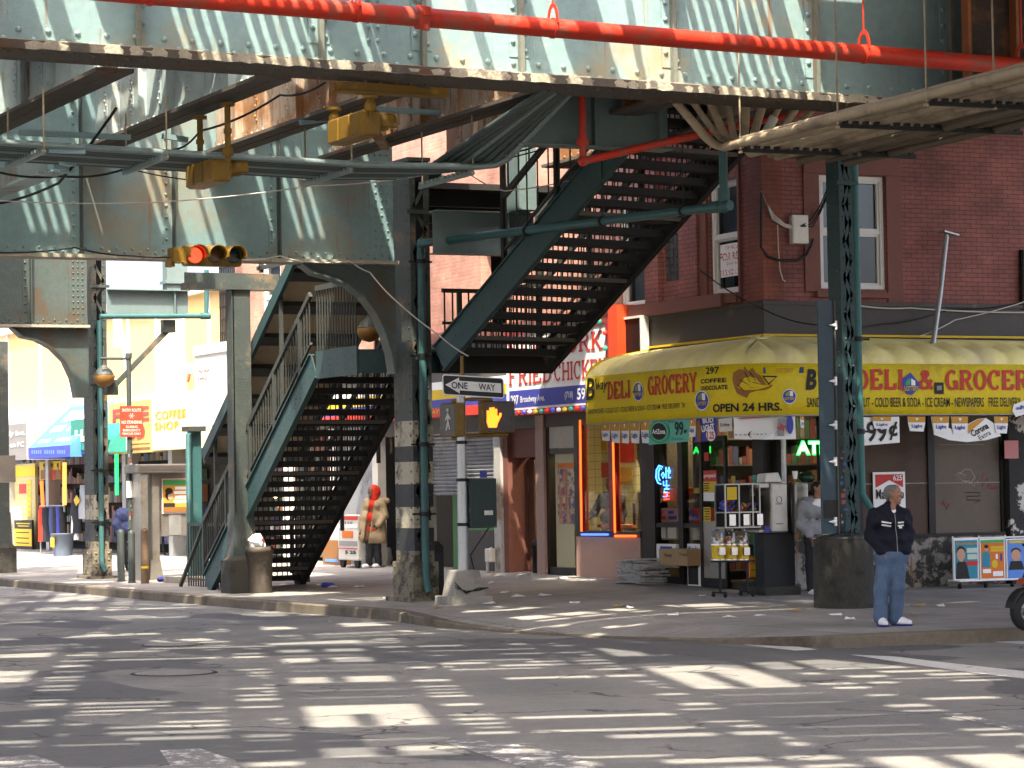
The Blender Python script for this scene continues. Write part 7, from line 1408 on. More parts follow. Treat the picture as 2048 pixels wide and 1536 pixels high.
for k in range(3): q.tube([(sx_-.29, sy2-.31, sz+.26+k*.04), (sx_-.1, sy2-.30, sz+.2-k*.02), (sx_+.1, sy2-.30, sz+.2+k*.02), (sx_+.29, sy2-.27, sz+.24)], .008, 5)
q.build('loose_wire', m_wire, sp)
pY = sy2-.12
ow = thing('one_way_sign', 'black and white one way arrow sign pointing left on the signal pole', 'sign', V3(ony(946, 772, pY)))
a = ony(884, 748, pY); b = ony(1007, 756, pY); c = ony(1006, 795, pY); d = ony(886, 790, pY)
def rr(P, inset, yoff, m, nm, par, rad=.05, rings=6):
    A, B, C_, D = [V3(p) for p in P]; u = (B-A); v = (D-A); w_, h_ = u.length, v.length; u.normalize(); v.normalize(); pts = []
    for cx, cy, a0 in ((w_-inset-rad, inset+rad, -90), (w_-inset-rad, h_-inset-rad, 0), (inset+rad, h_-inset-rad, 90), (inset+rad, inset+rad, 180)):
        for k in range(rings+1): t_ = R(a0+90*k/rings); pts.append(A+u*(cx+rad*math.cos(t_))+v*(cy+rad*math.sin(t_))+Vector((0, yoff, 0)))
    MB().ext(pts, (0, .004, 0)).build(nm, m, par); return A, u, v, w_, h_
PP = (a, b, c, d); A, u, v, w_, h_ = rr(PP, 0, 0, m_wp, 'plate', ow); rr(PP, .018, -.005, m_black, 'black_field', ow, .035)
q = MB(); F2 = lambda pts: [A+u*(w_*x)+v*(h_*y)+Vector((0, -.008, 0)) for x, y in pts]
q.add(F2([(.04, .5), (.27, .12), (.27, .27), (.95, .27), (.95, .73), (.27, .73), (.27, .88)]), [(0, 1, 6), (1, 2, 5, 6), (2, 3, 4, 5)]); q.build('arrow', m_wp, ow)
q = MB()
for s, u0, u1 in (('ONE', .14, .40), ('WAY', .58, .85)): vs, fs = text_geo(s, .015); put2d(q, vs, fs, A+u*(w_*u0)+v*(h_*.66)+Vector((0, -.012, 0)), u, -v, w_*(u1-u0), h_*.32)
q.build('lettering', m_black, ow)
# pedestrian signal facing us
ps = thing('pedestrian_signal', 'yellow framed pedestrian signal showing a glowing orange hand, right of the pole', 'pedestrian signal', V3(ony(998, 835, sy2)))
a, b2, c0, c1 = ry(sy2-.18, 966, 802, 1031, 866); q = MB(); q.box(a, sy2-.18, c0, b2, sy2+.02, c1); q.build('housing', m_yel, ps, bevel=.03); q = MB(); q.box(a+.025, sy2-.19, c0+.025, b2-.025, sy2-.178, c1-.025); q.build('lens', M('signal_lens', (.06, .05, .045), .3, 0, .1, 4, .05), ps)
hw = b2-a; hc = c1-c0; m_hand = EM('hand_glow', (1, .13, .006), .9)
q = MB(); hx = a+hw*.3; hz = c0+hc*.35; yy = sy2-.194
q.add([(hx-hw*.15, yy, c0+hc*.17), (hx+hw*.1, yy, c0+hc*.17), (hx+hw*.17, yy, hz+hc*.05), (hx+hw*.15, yy, hz+hc*.2), (hx-hw*.19, yy, hz+hc*.2), (hx-hw*.2, yy, hz)], [(0, 1, 2, 3, 4, 5)])
for k, (l_, dx) in enumerate(((.2, -.155), (.29, -.075), (.3, .005), (.25, .085))): q.tube([(hx+hw*dx, yy, hz+hc*.15), (hx+hw*(dx+.0), yy, hz+hc*(.15+l_))], .021, 6)
q.tube([(hx+hw*.13, yy, hz+hc*.02), (hx+hw*.22, yy, hz+hc*.2), (hx+hw*.225, yy, hz+hc*.27)], .02, 6); q.build('hand_symbol', m_hand, ps)
q = MB(); q.tube([(sx_, sy2, c0-.03), (b2-.1, sy2-.08, c0-.03), (b2-.1, sy2-.08, c0+.02)], .028, 8); q.tube([(sx_, sy2, c1+.03), (a+.2, sy2-.08, c1+.03), (a+.2, sy2-.08, c1-.02)], .028, 8); q.build('bracket', m_yel, ps)
# pedestrian signal turned to the left
ps2 = thing('pedestrian_signal', 'dark pedestrian signal turned away to the left behind the pole, with an unlit walking figure', 'pedestrian signal', V3(ony(905, 840, sy2))); a2, b3, d0, d1 = ry(sy2+.1, 888, 806, 922, 874)
n_ = Vector((-.99, -.14, 0)); tdir = Vector((.14, -.99, 0)); cc_ = Vector(((a2+b3)/2, sy2+.1, (d0+d1)/2)); q = MB(); q.obox(cc_, tdir*.235, n_*.09, (0, 0, (d1-d0)/2)); q.build('housing', m_yel, ps2, bevel=.025); q = MB(); q.obox(cc_+n_*.09, tdir*.215, n_*.006, (0, 0, (d1-d0)/2-.025)); q.build('lens', M('signal_lens', (.06, .05, .045), .3, 0, .1, 4, .05), ps2)
q = MB(); f_ = cc_+n_*.103+tdir*.03; q.ball(f_+Vector((0, 0, .15)), .03, 8, 0, (1, 1, 1)); 
for x0_, z0_, x1_, z1_ in ((0, .11, 0, -.02), (0, -.02, -.05, -.16), (0, -.02, .05, -.15), (0, .08, -.07, 0), (0, .08, .07, .01)): q.bar(f_+tdir*x0_+Vector((0, 0, z0_)), f_+tdir*x1_+Vector((0, 0, z1_)), .03, .008, up=n_)
q.build('walking_figure', M('pale_dots', (.55, .55, .5), .4), ps2); q = MB(); q.tube([(sx_, sy2, d0-.03), cc_+Vector((0, 0, -(d1-d0)/2-.03)), cc_+Vector((0, 0, -(d1-d0)/2+.03))], .028, 8); q.tube([(sx_, sy2, d1+.03), cc_+Vector((0, 0, (d1-d0)/2+.03)), cc_+Vector((0, 0, (d1-d0)/2-.03))], .028, 8); q.build('bracket', m_yel, ps2)
# control cabinet on the pole
cc2 = thing('control_box', 'scratched dark green control box strapped to the right of the signal pole', 'control box', V3(ony(968, 1005, sy2))); a, b2, c0, c1 = ry(sy2-.1, 940, 957, 994, 1056); MB().box(a, sy2-.1, c0, b2, sy2+.15, c1).build('box', M('scratched_green', (.03, .05, .042), .45, 0, .3, 3, .2, dirt=(.08, .11, .09), dlo=.6, dhi=.63, dscale=6), cc2, bevel=.015); q = MB(); q.box(a+.02, sy2-.11, c0+.03, b2-.02, sy2-.1005, c1-.03); q.build('door', m_green, cc2); q = MB(); RYB(q, sy2-.114, 969, 1021, 986, 1030, .003); q.build('label_plate', m_offw, cc2)
q = MB(); q.box(sx_, sy2-.02, c0+.05, a+.01, sy2+.02, c0+.1); q.box(sx_, sy2-.02, c1-.1, a+.01, sy2+.02, c1-.05); q.build('bracket', m_galv, cc2); q = MB(); RYB(q, sy2-.03, 962, 942, 974, 955, .05); tag(q.build('drink_cup', m_blue), 'small blue and white cup left on top of the green control box', 'cup'); q = MB(); q.tube([(b2-.1, sy2, c0), (sx_+.12, sy2, .9), (sx_+.25, sy2-.1, sz+.1)], .012, 6); q.build('cable', m_wire, cc2)
# traffic signals
def signal(label, c, axis, face, lit, hangers, L=1.05, hh=.34, dd=.26, brk=None):
    c, ax, fc = V3(c), V3(axis).normalized(), V3(face).normalized(); t_ = thing('traffic_signal', label, 'traffic signal', c)
    q = MB(); q.obox(c, ax*L/2, fc*dd/2, Vector((0, 0, hh/2))); q.build('housing', m_yel, t_, bevel=.035)
    for k in range(3):
        p = c+ax*(k-1)*L/3+fc*dd/2; a = ax; b = Vector((0, 0, 1)); r_ = .145; on = (k == lit)
        q = MB(); n_ = 18; vs = []
        for d_, rr_ in ((0, r_), (.24, r_*1.03)):
            for i in range(n_+1): t2 = R(-20+220*i/n_); vs.append(p+fc*d_+(a*math.cos(t2)+b*math.sin(t2))*rr_)
        q.add(vs, [(i, i+1, n_+2+i, n_+1+i) for i in range(n_)], 0, True); o_ = q.build('visor', m_yel, t_, fix=False); sd2 = o_.modifiers.new('s', 'SOLIDIFY'); sd2.thickness = .012
        q = MB(); vs = [p+fc*.04]; 
        for i in range(n_): t2 = 2*math.pi*i/n_; vs.append(p+fc*.012+(a*math.cos(t2)+b*math.sin(t2))*.115)
        q.add(vs, [(0, 1+i, 1+(i+1) % n_) for i in range(n_)], 0, True); q.build('lens', EM('red_lamp', (1, .022, .008), 1.1) if on else M('dark_lens', ((.09, .012, .008), (.10, .05, .012), (.02, .03, .025))[k], .15, 0, .2, 20, .1), t_, fix=False)
        q = MB(); q.lathe((0, 0, 0), [(.12, 0), (.15, 0), (.15, .02), (.12, .02)], 18, cap=False); M_ = Matrix((a, b, fc)).transposed(); q.v = [tuple(p+M_@Vector(v)) for v in q.v]; q.build('lens_rim', m_yel, t_)
        q = MB(); q.obox(c+ax*(k-1)*L/3-fc*dd/2, ax*L/6*.9, fc*.02, Vector((0, 0, hh/2*.86))); q.build('back_cover', m_yel, t_, bevel=.01)
    for h in hangers:
        h = V3(h); q = MB(); foot = c+ax*(h-c).dot(ax); foot.z = c.z+hh/2; q.tube([foot-Vector((0, 0, .1)), h], .042, 10); q.lathe(h-Vector((0, 0, .04)), [(.1, 0), (.1, .04)], 10); m2 = foot.lerp(h, .45); q.tube([m2-Vector((0, 0, .03)), m2+Vector((0, 0, .03))], .058, 10); q.lathe(foot-Vector((0, 0, .02)), [(.08, 0), (.07, .1)], 10); q.build('hanger_pipe', m_yel, t_)
    if brk: brk(t_)
    return t_
# smaller one (rear view): head runs along the avenue, lenses to the right
e1, e0 = onx(460, 333, 12.35), None
sA = V3(onx(446, 340, 12.2)); sB = V3(onx(390, 352, 12.2)); axA = (sB-sA); Ls = abs(axA.y); cA = (sA+sB)/2; cA.z = (sA.z+sB.z)/2
signal('smaller yellow traffic signal seen from behind, hanging by two pipes below the stringers', cA, (0, 1, 0), (1, -.1, 0), -1, [(12.2, float(onx(400, 262, 12.2)[1]), 7.0), (12.2, float(onx(455, 237, 12.2)[1]), 7.03)], L=max(1.05, min(1.5, Ls*.92)))
sA = V3(onx(742, 250, 13.6)); sB = V3(onx(676, 262, 13.6)); cA = (sA+sB)/2
def yb(t_): q = MB(); a, b = V3(ony(674, 172, 31.9)), V3(ony(892, 184, 32.3)); q.bar(a, b, .12, .1); q.bar(a+Vector((0, 0, -.07)), b+Vector((0, 0, -.07)), .2, .02); q.build('mounting_bar', m_yel, t_)
signal('larger yellow traffic signal seen from behind, hanging from a yellow bar under the big girder', cA, (0, 1, 0), (1, -.1, 0), -1, [(13.6, float(onx(667, 168, 13.6)[1]), 7.0), (13.6, float(onx(740, 186, 13.6)[1]), 7.0)], L=max(1.05, min(1.6, abs((sB-sA).y)*1.0)), brk=yb)
pr_ = V3(ony(424, 512, 39.2)); a, b2, _, _ = ry(39.2, 368, 495, 482, 530)
signal('horizontal yellow traffic signal with its red lamp lit, mounted on the second girder', ((a+b2)/2, 39.25, pr_.z), (1, 0, 0), (0, -1, 0), 0, [], L=(b2-a), hh=.31, dd=.2)
q = MB(); p = ony(356, 512, 39.3); q.box(p[0]-.1, 39.2, p[2]-.1, p[0]+.09, 39.5, p[2]+.12); q.box(p[0]-.14, 39.3, p[2]-.16, p[0]-.05, 39.5, p[2]-.05); tag(q.build('signal_bracket', m_yel), 'small yellow clamp holding the lit red signal to the girder', 'bracket')
# snow route sign
p = gr(262, 1161); px_, py_, pz = float(p[0]), float(p[1]), gz(p[0], p[1]); sn = thing('sign_pole', 'slim dark sign pole covered in stickers between the bollards', 'pole', p); zt = float(ony(259, 712, py_)[2]); MB().tube([(px_, py_, pz), (px_, py_, zt)], .055, 10).build('pole', m_col, sn); q = MB(); zr_ = float(ony(230, 717, py_)[2]); q.tube([(px_, py_, zr_), (px_-.6, py_, zr_)], .03, 8); q.tube([(px_, py_, zt-.05), (px_, py_, zt+.06)], .075, 10); q.build('side_arm', m_col, sn); q = MB(); rng = random.Random(6)
for i in range(16): z = float(ony(260, 905+i*9, py_)[2]); x_ = px_+rng.uniform(-.045, .02); q.box(x_, py_-.062, z, x_+rng.uniform(.015, .05), py_-.056, z+rng.uniform(.03, .09), rng.randrange(3))
q.build('sticker', [flat('worn_red_print', (.25, .03, .02)), m_blackl, m_grp], sn); q = MB(); RYB(q, py_-.07, 253, 962, 266, 995, .008); q.build('white_card', m_wp, sn)
q = MB()
for i in range(26): z = pz+.1+i*.038; a = i*1.9; q.ball((px_+.07*math.cos(a), py_-.07+.03*math.sin(a), z), .035, 6, 0, (1, .6, .8))
tag(q.build('bicycle_chain', M('dark_chain', (.06, .06, .058), .35, .6, .4, 10, .2)), 'heavy looped chain wound round the foot of the stickered sign pole', 'chain')
ss2 = thing('snow_route_sign', 'red metal snow route sign with white lettering on the slim pole', 'sign', V3(ony(263, 840, py_-.08))); a, b2, c0, c1 = ry(py_-.08, 240, 812, 286, 874); MB().box(a, py_-.08, c0, b2, py_-.075, c1).build('plate', M('snow_sign_red', (.36, .05, .025), .5, 0, .2, 4, .05), ss2); q = MB()
for s, y0_, y1_, l, r_ in (('SNOW ROUTE', 817, 824, 244, 282), ('NO STANDING', 841, 848, 243, 284), ('DURING', 851, 856, 252, 275), ('EMERGENCY', 858, 863, 246, 281), ('VEHICLES ONLY', 865, 870, 244, 282)): txy(q, s, py_-.082, l, y0_, r_, y1_, .03)
cx, cz = (a+b2)/2, float(ony(262, 832, py_)[2])
for k in range(3): t_ = R(60*k); q.bar((cx-math.cos(t_)*.06, py_-.085, cz-math.sin(t_)*.06), (cx+math.cos(t_)*.06, py_-.085, cz+math.sin(t_)*.06), .012, .003, up=(0, 1, 0))
q.build('lettering', M('sign_cream', (.6, .45, .38), .6), ss2)
for px0, px1, pyb, pyt, lab, m in ((235, 250, 1163, 1056, 'stout brown steel bollard, leftmost of the three at the kerb', m_col), (257, 271, 1166, 1060, 'brown steel bollard half hidden by the chain, middle of the three', m_col), (282, 298, 1167, 1056, 'brown steel bollard with a yellow band near its foot', M('brown_bollard', (.13, .085, .05), .5, 0, .3, 2, .2))):
    p = gr((px0+px1)/2, pyb); r_ = (px1-px0)/2/101; z0 = gz(p[0], p[1]); h_ = (pyb-pyt)/101; t_ = thing('bollard', lab, 'bollard', p, 'bollards at the kerb'); MB().lathe((p[0], p[1], z0-.02), [(r_, 0), (r_, h_-.05), (r_*.8, h_), (r_*.3, h_+.02)], 16).build('post', m, t_)
    if px0 == 282: MB().lathe((p[0], p[1], z0+.3), [(r_+.003, 0), (r_+.003, .045)], 16).build('band', m_yelp, t_)
    else: MB().lathe((p[0], p[1], z0-.02), [(r_*1.3, 0), (r_*1.25, .05)], 16).build('foot', m_col, t_)
# phone kiosk
k0 = gr(300, 1160); kx, ky = float(k0[0]), float(k0[1])-.2; kz = gz(kx, ky); kp = thing('phone_kiosk', 'stainless steel phone kiosk with a poster on its end panel beside the bollards', 'phone kiosk', (kx, ky, kz))
def K(l, r_, t_, b_, dy=0, th=.12, z0=None): a, b2, c0, c1 = ry(ky+dy, l, t_, r_, b_); return (a, ky+dy, c0 if z0 is None else z0, b2, ky+dy+th, c1)
MB().box(*K(282, 296, 930, 1160, -.02, .7, kz)).build('upright', m_steelk, kp); MB().box(*K(305, 319, 930, 1160, .1, .5, kz)).build('upright', m_steelk, kp)
q = MB(); q.box(*K(318, 375, 945, 1072, .25, .08)); q.build('end_panel', m_steelk, kp); q = MB(); q.box(*K(272, 376, 928, 946, -.05, .8)); q.build('header', M('kiosk_header', (.14, .13, .12), .4, .5, .2, 3, .1), kp, bevel=.02); q = MB(); q.box(*K(278, 372, 932, 941, -.056, .005)); q.build('header_strip', m_fascia, kp)
q = MB(); q.ext([V3(ony(x, y, ky+.07)) for x, y in ((300, 1160), (328, 1160), (321, 1120), (303, 1120))], (0, .56, 0)); q.build('foot', m_steelk, kp)
MB().box(*K(338, 362, 1028, 1070, .235, .012)).build('phone_plate', m_galv, kp)
pt_ = thing('kiosk_poster', 'orange poster of a dark haired woman in profile on the phone kiosk', 'poster', V3(ony(348, 992, ky+.2))); MB().box(*K(324, 375, 957, 1027, .22, .012)).build('sheet', m_wp, pt_); MB().box(*K(326, 374, 959, 1025, .215, .004)).build('orange_ground', m_goldp, pt_)
q = MB(); q.box(*K(327, 374, 961, 970, .21, .003)); q.build('green_title', m_gp, pt_)
def dY(mb, px, py, w_, h_, c, m=0, a0=0, a1=360): p = ony(px, py, c); disc2(mb, (p[0], c, p[2]), (1, 0, 0), (0, 0, 1), w_, h_, m, 20, a0, a1)
q = MB(); dY(q, 338, 990, .16, .22, ky+.209, 0); dY(q, 341, 993, .11, .16, ky+.206, 1); dY(q, 338, 982, .17, .13, ky+.203, 0); a, b2, c0, c1 = ry(ky+.208, 327, 1006, 350, 1022); q.box(a, ky+.207, c0, b2, ky+.2085, c1, 0); q.build('portrait_print', [m_blackl, m_skp], pt_)
q = MB()
for i in range(4): q.box(*K(350-i % 2*2, 372, 973+i*9, 979+i*9, .21, .003))
q.build('white_lines', m_wp, pt_); q = MB(); q.box(*K(327, 373, 1014, 1024, .2, .003)); q.build('dark_footer', m_brp, pt_)
# teal post pair by the stair entrance
p = gr(392, 1162); tx, ty = float(p[0]), float(p[1]); tz = gz(tx, ty); tpst = thing('entrance_post', 'pair of teal square posts with a bent drain pipe at the subway stair entrance', 'post', p)
a, b2, _, _ = ry(ty, 384, 900, 404, 1100); MB().box(a, ty, tz, b2, ty+.2, float(ony(395, 862, ty)[2])).build('post', m_teal, tpst); q = MB(); zt = float(ony(378, 865, ty)[2]); xx = float(ony(378, 1000, ty-.1)[0]); q.tube([(xx+.1, ty-.05, zt+.05), (xx, ty-.1, zt-.05), (xx, ty-.1, .45), (xx-.08, ty-.16, .3)], .055, 10); q.build('pipe', m_teal, tpst); q = MB(); q.box(xx-.02, ty-.15, zt+.02, b2+.05, ty+.25, zt+.12); q.build('cap', m_rail, tpst); q = MB(); a3 = ry(ty-.3, 350, 1150, 440, 1180); q.box(a3[0], ty-.3, tz-.02, a3[1], ty+.4, tz+.1); q.build('curb_block', m_conc, tpst)
ra = thing('entrance_railing', 'dark railing of slim bars along the subway stair entrance', 'railing', (17.2, 49, .2)); q = MB(); zf = gz(17.2, 48); 
for y in np.arange(48.4, 50.4, .14): q.box(17.18, y, zf, 17.205, y+.022, zf+1.15)
q.box(17.17, 48.3, zf+1.15, 17.22, 50.4, zf+1.2); q.box(17.17, 48.3, zf+.12, 17.22, 50.4, zf+.15); q.bar((16.9, 50.0, zf+.02), (16.75, 47.4, zf+1.9), .06, .06); q.build('railing', m_rail, ra)
# litter bin with a bag on top
p = gr(524, 1186); tb = thing('litter_bin', 'brown round litter bin behind the canopy post plinth', 'litter bin', p); r_ = .235; z0 = gz(p[0], p[1]); hb_ = float(ony(524, 1092, p[1])[2])-z0; q = MB(); q.lathe((p[0], p[1]+.1, z0-.01), [(r_*.88, 0), (r_*.98, hb_*.86), (r_*1.08, hb_*.87), (r_*1.08, hb_), (r_*.96, hb_), (r_*.94, hb_-.1)], 22); q.build('can', M('brown_bin', (.085, .07, .055), .6, .1, .3, 3, .2, dirt=(.15, .13, .11), dlo=.6, dhi=.68), tb); bgm = MB(); bgm.ball((p[0]-.10, p[1], z0+hb_+.07), .15, 11, 0, (.95, .8, .9)); rng = random.Random(3); bgm.v = [(x+rng.uniform(-.045, .045), y+rng.uniform(-.04, .04), z+rng.uniform(-.04, .05)) for x, y, z in bgm.v]; bgm.sm = [False]*len(bgm.sm); bgt = thing('plastic_bag', 'white takeaway bag with red print stuffed on top of the litter bin', 'bag', (p[0], p[1], z0+hb_)); bgm.build('bag', m_white, bgt); q = MB(); q.ball((p[0]-.04, p[1]-.10, z0+hb_+.1), .06, 8, 0, (1, .4, .8)); q.build('print', m_red, bgt)
p = gr(877, 1191); bbn = thing('news_box', 'plain black metal box standing behind the banded column', 'box', p); a, b2, c0, c1 = ry(p[1], 864, 1082, 888, 1190); q = MB(); q.box(a, p[1], gz(*p[:2]), b2, p[1]+.45, c1-.08); q.ext([(a, p[1], c1-.08), (b2, p[1], c1-.08), (b2-.05, p[1]+.1, c1), (a, p[1]+.1, c1)], (0, .3, 0)); q.build('cabinet', m_blackst, bbn, bevel=.01); q = MB(); q.box(a+.03, p[1]-.006, c0+.3, b2-.03, p[1]-.001, c1-.2); q.build('door', m_black, bbn)
# payphones
p = gr(1555, 1182); phx, phy = float(p[0])-.15, YF-.75; phz = gz(phx, phy)
def phone(l, r_, t_, b_, lab, open_side):
    a, b2, c0, c1 = ry(phy, l, t_, r_, b_); t2 = thing('payphone', lab, 'payphone', ((a+b2)/2, phy, c0)); w_ = b2-a
    q = MB(); q.box(b2-w_*(.58 if open_side else 1.0), phy, c0, b2, phy+.45, c1); q.build('hood', m_steelk, t2, bevel=.03)
    if open_side:
        q = MB(); q.box(a, phy+.02, c1-.09, b2-w_*.58-.002, phy+.45, c1); q.box(a, phy+.02, c0, b2-w_*.58-.002, phy+.45, c0+.06); q.box(a, phy+.4, c0+.06, b2-w_*.58-.002, phy+.45, c1-.09); q.build('side_hood', m_steelk, t2, bevel=.02); q = MB(); q.box(a+.1, phy+.25, c0+.12, b2-w_*.6, phy+.4, c1-.2); q.build('phone_body', m_blackst, t2); q = MB(); q.tube([(a+.1, phy+.2, c0+.35), (a+.1, phy+.2, c0+.6)], .03, 8); q.ball((a+.1, phy+.19, c0+.35), .045, 8); q.ball((a+.1, phy+.19, c0+.6), .045, 8); q.build('handset', m_black, t2)
        q = MB(); RYB(q, phy-.006, 1530, 1053, 1540, 1064, .005); q.build('blue_sticker', m_blue, t2)
    q = MB(); q.lathe((b2-w_*.3, phy-.004, (c0+c1)/2+.12), [(.05, -.003), (.05, .003), (.045, .003), (.045, -.003)], 14, axis='y', cap=False)
    for z in (-.25, .05): q.box(b2-w_*.42, phy-.004, (c0+c1)/2+z, b2-w_*.18, phy, (c0+c1)/2+z+.012)
    q.build('engraving', m_fascia, t2); return t2
phone(1517, 1576, 965, 1066, 'steel payphone hood open on its left with a black handset beside the gumball machines', True); phone(1590, 1618, 965, 1066, 'narrow steel payphone hood beside the man in the grey hoodie', False)
pd = thing('phone_pedestal', 'black pedestal carrying the two payphones, on a concrete block', 'pedestal', (phx, phy, phz)); a, b2, c0, c1 = ry(phy+.1, 1528, 1066, 1590, 1172); q = MB(); q.box(a, phy+.1, phz+.1, b2, phy+.35, c1+.0); a5 = ry(phy+.1, 1577, 965, 1589, 1066); q.box(a5[0], phy+.12, c1+.001, a5[1], phy+.4, a5[3]); q.build('post', m_blackst, pd); q = MB(); a, b2, _, _ = ry(phy, 1528, 1170, 1592, 1185); q.box(a, phy-.05, phz-.02, b2+.05, phy+.5, phz+.13); q.build('block', m_concd, pd); q = MB(); q.tube([ony(1583, x, phy+.1) for x in (975, 990, 1005, 1020, 1035)], .006, 5); q.build('scratched_tag', m_wirel, pd)
q = MB(); a, b2, c0, c1 = ry(phy+.1, 1530, 945, 1564, 964); q.ext([(a, phy+.1, c0), (b2, phy+.1, c0), (b2-.07, phy+.1, c1), (a+.02, phy+.1, c1-.02)], (0, .25, 0)); tag(q.build('foam_box', m_offw), 'pale folded carton lying on top of the open payphone', 'box'); q = MB(); p = ony(1612, 955, phy+.2); q.ball(p, .13, 10, 0, (1.1, .8, .55)); rng = random.Random(3); q.v = [(x+rng.uniform(-.02, .02), y, z+rng.uniform(-.02, .02)) for x, y, z in q.v]; tag(q.build('rubbish_bag', M('dark_green_sheet', (.01, .04, .015), .2, 0, .3, 9, .4)), 'dark shiny green bag on top of the narrow payphone', 'bag'); q = MB(); p = ony(1590, 950, phy+.12); q.lathe((p[0], p[1], p[2]-.06), [(.03, 0), (.045, .12)], 12); tag(q.build('paper_cup', m_white), 'white paper cup on top of the narrow payphone', 'cup')
neon_pipe = MB(); xx = ony(1567, 900, YF-.1); neon_pipe.tube([(xx[0], YF-.1, .3), (xx[0], YF-.1, 3.0)], .04, 10); tag(neon_pipe.build('conduit_pipe', m_galv), 'pale upright pipe on the deli front behind the payphones', 'pipe')
# gumball machines
gy_ = YF-.75; GB = [flat('candy_'+n, c, .3) for n, c in (('blue', (.08, .1, .5)), ('purple', (.3, .08, .4)), ('orange', (.7, .2, .02)), ('red', (.6, .04, .04)), ('green', (.05, .35, .15)), ('yellow', (.7, .5, .05)))]
rk = thing('vending_rack', 'upper rack of glass candy machines with capsules beside the payphone', 'vending machine', V3(ony(1485, 1055, gy_))); a, b2, c0, c1 = ry(gy_, 1450, 967, 1521, 1056); zm = c0+(c1-c0)*.34; W3 = (b2-a)/2.6
q = MB()
for x in (a, a+W3, a+2*W3, b2-.02): q.box(x, gy_, c0, x+.022, gy_+.02, c1); q.box(x, gy_+.3, c0, x+.022, gy_+.32, c1)
for z in (c0, zm, c1-.02): q.box(a+.0221, gy_+.001, z, b2-.0201, gy_+.021, z+.02); q.box(a+.001, gy_+.0212, z, a+.02, gy_+.299, z+.02)
q.build('frame', m_steelk, rk); MB().box(a+.02, gy_+.28, c0+.02, b2-.02, gy_+.3, c1-.02).build('back_panel', m_blackst, rk); MB().box(a+.02, gy_+.004, zm+.02, b2-.02, gy_+.009, c1-.02).build('glass', m_glass, rk); q = MB(); rng = random.Random(17)
for k in range(3):
    for i in range(60): q.ball((a+k*W3+.05+rng.random()*(min(W3, b2-a-k*W3)-.09), gy_+.05+rng.random()*.2, zm+.04+rng.random()*(.14 if k == 0 else .09)), .03, 6, 0 if k == 0 and i % 3 else rng.randrange(6))
struct(q.build('capsules', GB, rk), 'stuff'); q = MB()
for k in range(3): q.box(a+k*W3+.07, gy_-.02, c0+.04, a+k*W3+.17, gy_-.001, zm-.02)
q.build('coin_mechanism', m_tin, rk); q = MB(); q.box(a+.04, gy_-.002, zm+.2, a+W3-.03, gy_+.003, c1-.05); q.build('yellow_card', m_yelp, rk)
rk2 = thing('gumball_stand', 'lower stand of three gumball machines with yellow bodies and clear tops on a wheeled frame', 'gumball machine', V3(ony(1468, 1175, gy_-.1))); gy2 = gy_-.12
for k in range(3):
    l = 1432+k*24.5; a, b2, c0, c1 = ry(gy2, l, 1058, l+23, 1118); zm = c0+(c1-c0)*.5; c_ = ((a+b2)/2, gy2+.12, 0); r_ = (b2-a)/2
    q = MB(); q.lathe((c_[0], c_[1], c0), [(r_, 0), (r_*.95, (zm-c0)*.3), (r_, zm-c0)], 16); q.build('body', m_yelp, rk2); q = MB(); q.lathe((c_[0], c_[1], zm+.004), [(r_, 0), (r_*.98, (c1-zm)*.7), (r_*.6, (c1-zm)*.95), (.02, c1-zm)], 16, cap=False); q.build('clear_top', glass('clear_top', (.95, .95, .95), .25), rk2); q = MB(); q.lathe((c_[0], c_[1], zm-.02), [(r_*1.05, 0), (r_*1.05, .025)], 16); q.lathe((c_[0], c_[1], c0-.02), [(r_*1.06, 0), (r_*1.06, .02)], 16); q.lathe((c_[0], c_[1], c1-.03), [(r_*.65, 0), (r_*.5, .03)], 14); q.box(c_[0]-.05, gy2-.02, c0+.06, c_[0]+.05, gy2+.02, zm-.05); q.build('chrome_trim', m_tin, rk2); q = MB(); rng = random.Random(k)
    for i in range(45): a_ = rng.random()*6.28; rr_ = rng.random()**.5*r_*.85; q.ball((c_[0]+rr_*math.cos(a_), c_[1]+rr_*math.sin(a_), zm+.03+rng.random()*.08), .02, 6, rng.randrange(6))
    struct(q.build('gumballs', GB, rk2), 'stuff')
a, b2, c0, c1 = ry(gy2+.1, 1434, 1118, 1503, 1172); zf = gz((a+b2)/2, gy2); q = MB(); q.box(a, gy2, c1-.045, b2, gy2+.28, c1-.022); 
for x in (a+.06, b2-.06): q.box(x-.015, gy2+.1, zf+.08, x+.015, gy2+.13, c1-.046); q.box(x-.015, gy2-.05, zf+.06, x+.015, gy2+.35, zf+.09); q.ball((x, gy2-.03, zf+.035), .035, 8); q.ball((x, gy2+.33, zf+.035), .035, 8)
q.build('wheeled_frame', m_blackst, rk2); q = MB(); RYB(q, YF-.28, 1506, 950, 1527, 967, .006); tag(q.build('logo_card', m_mint), 'small mint green card with a round logo above the candy rack', 'card')
t2, _ = sy('snack_display', 'orange and green snack display strip behind the gumball stand', 'display', YF-.3, 1500, 1112, 1528, 1155, m_orp, .1); q = MB()
for i in range(3): RYB(q, YF-.304, 1502, 1114+i*14, 1514, 1124+i*14, .003); RYB(q, YF-.304, 1516, 1118+i*13, 1526, 1126+i*13, .003)
q.build('packet_print', m_yelp, t2); t2, _ = sy('tea_banner', 'tall mint green banner with round logos behind the gumball stand', 'banner', YF-.32, 1508, 1060, 1530, 1112, m_mint, .006); q = MB(); dY(q, 1519, 1075, .13, .13, YF-.326); dY(q, 1519, 1096, .13, .13, YF-.326); q.build('round_logo', m_gp, t2)
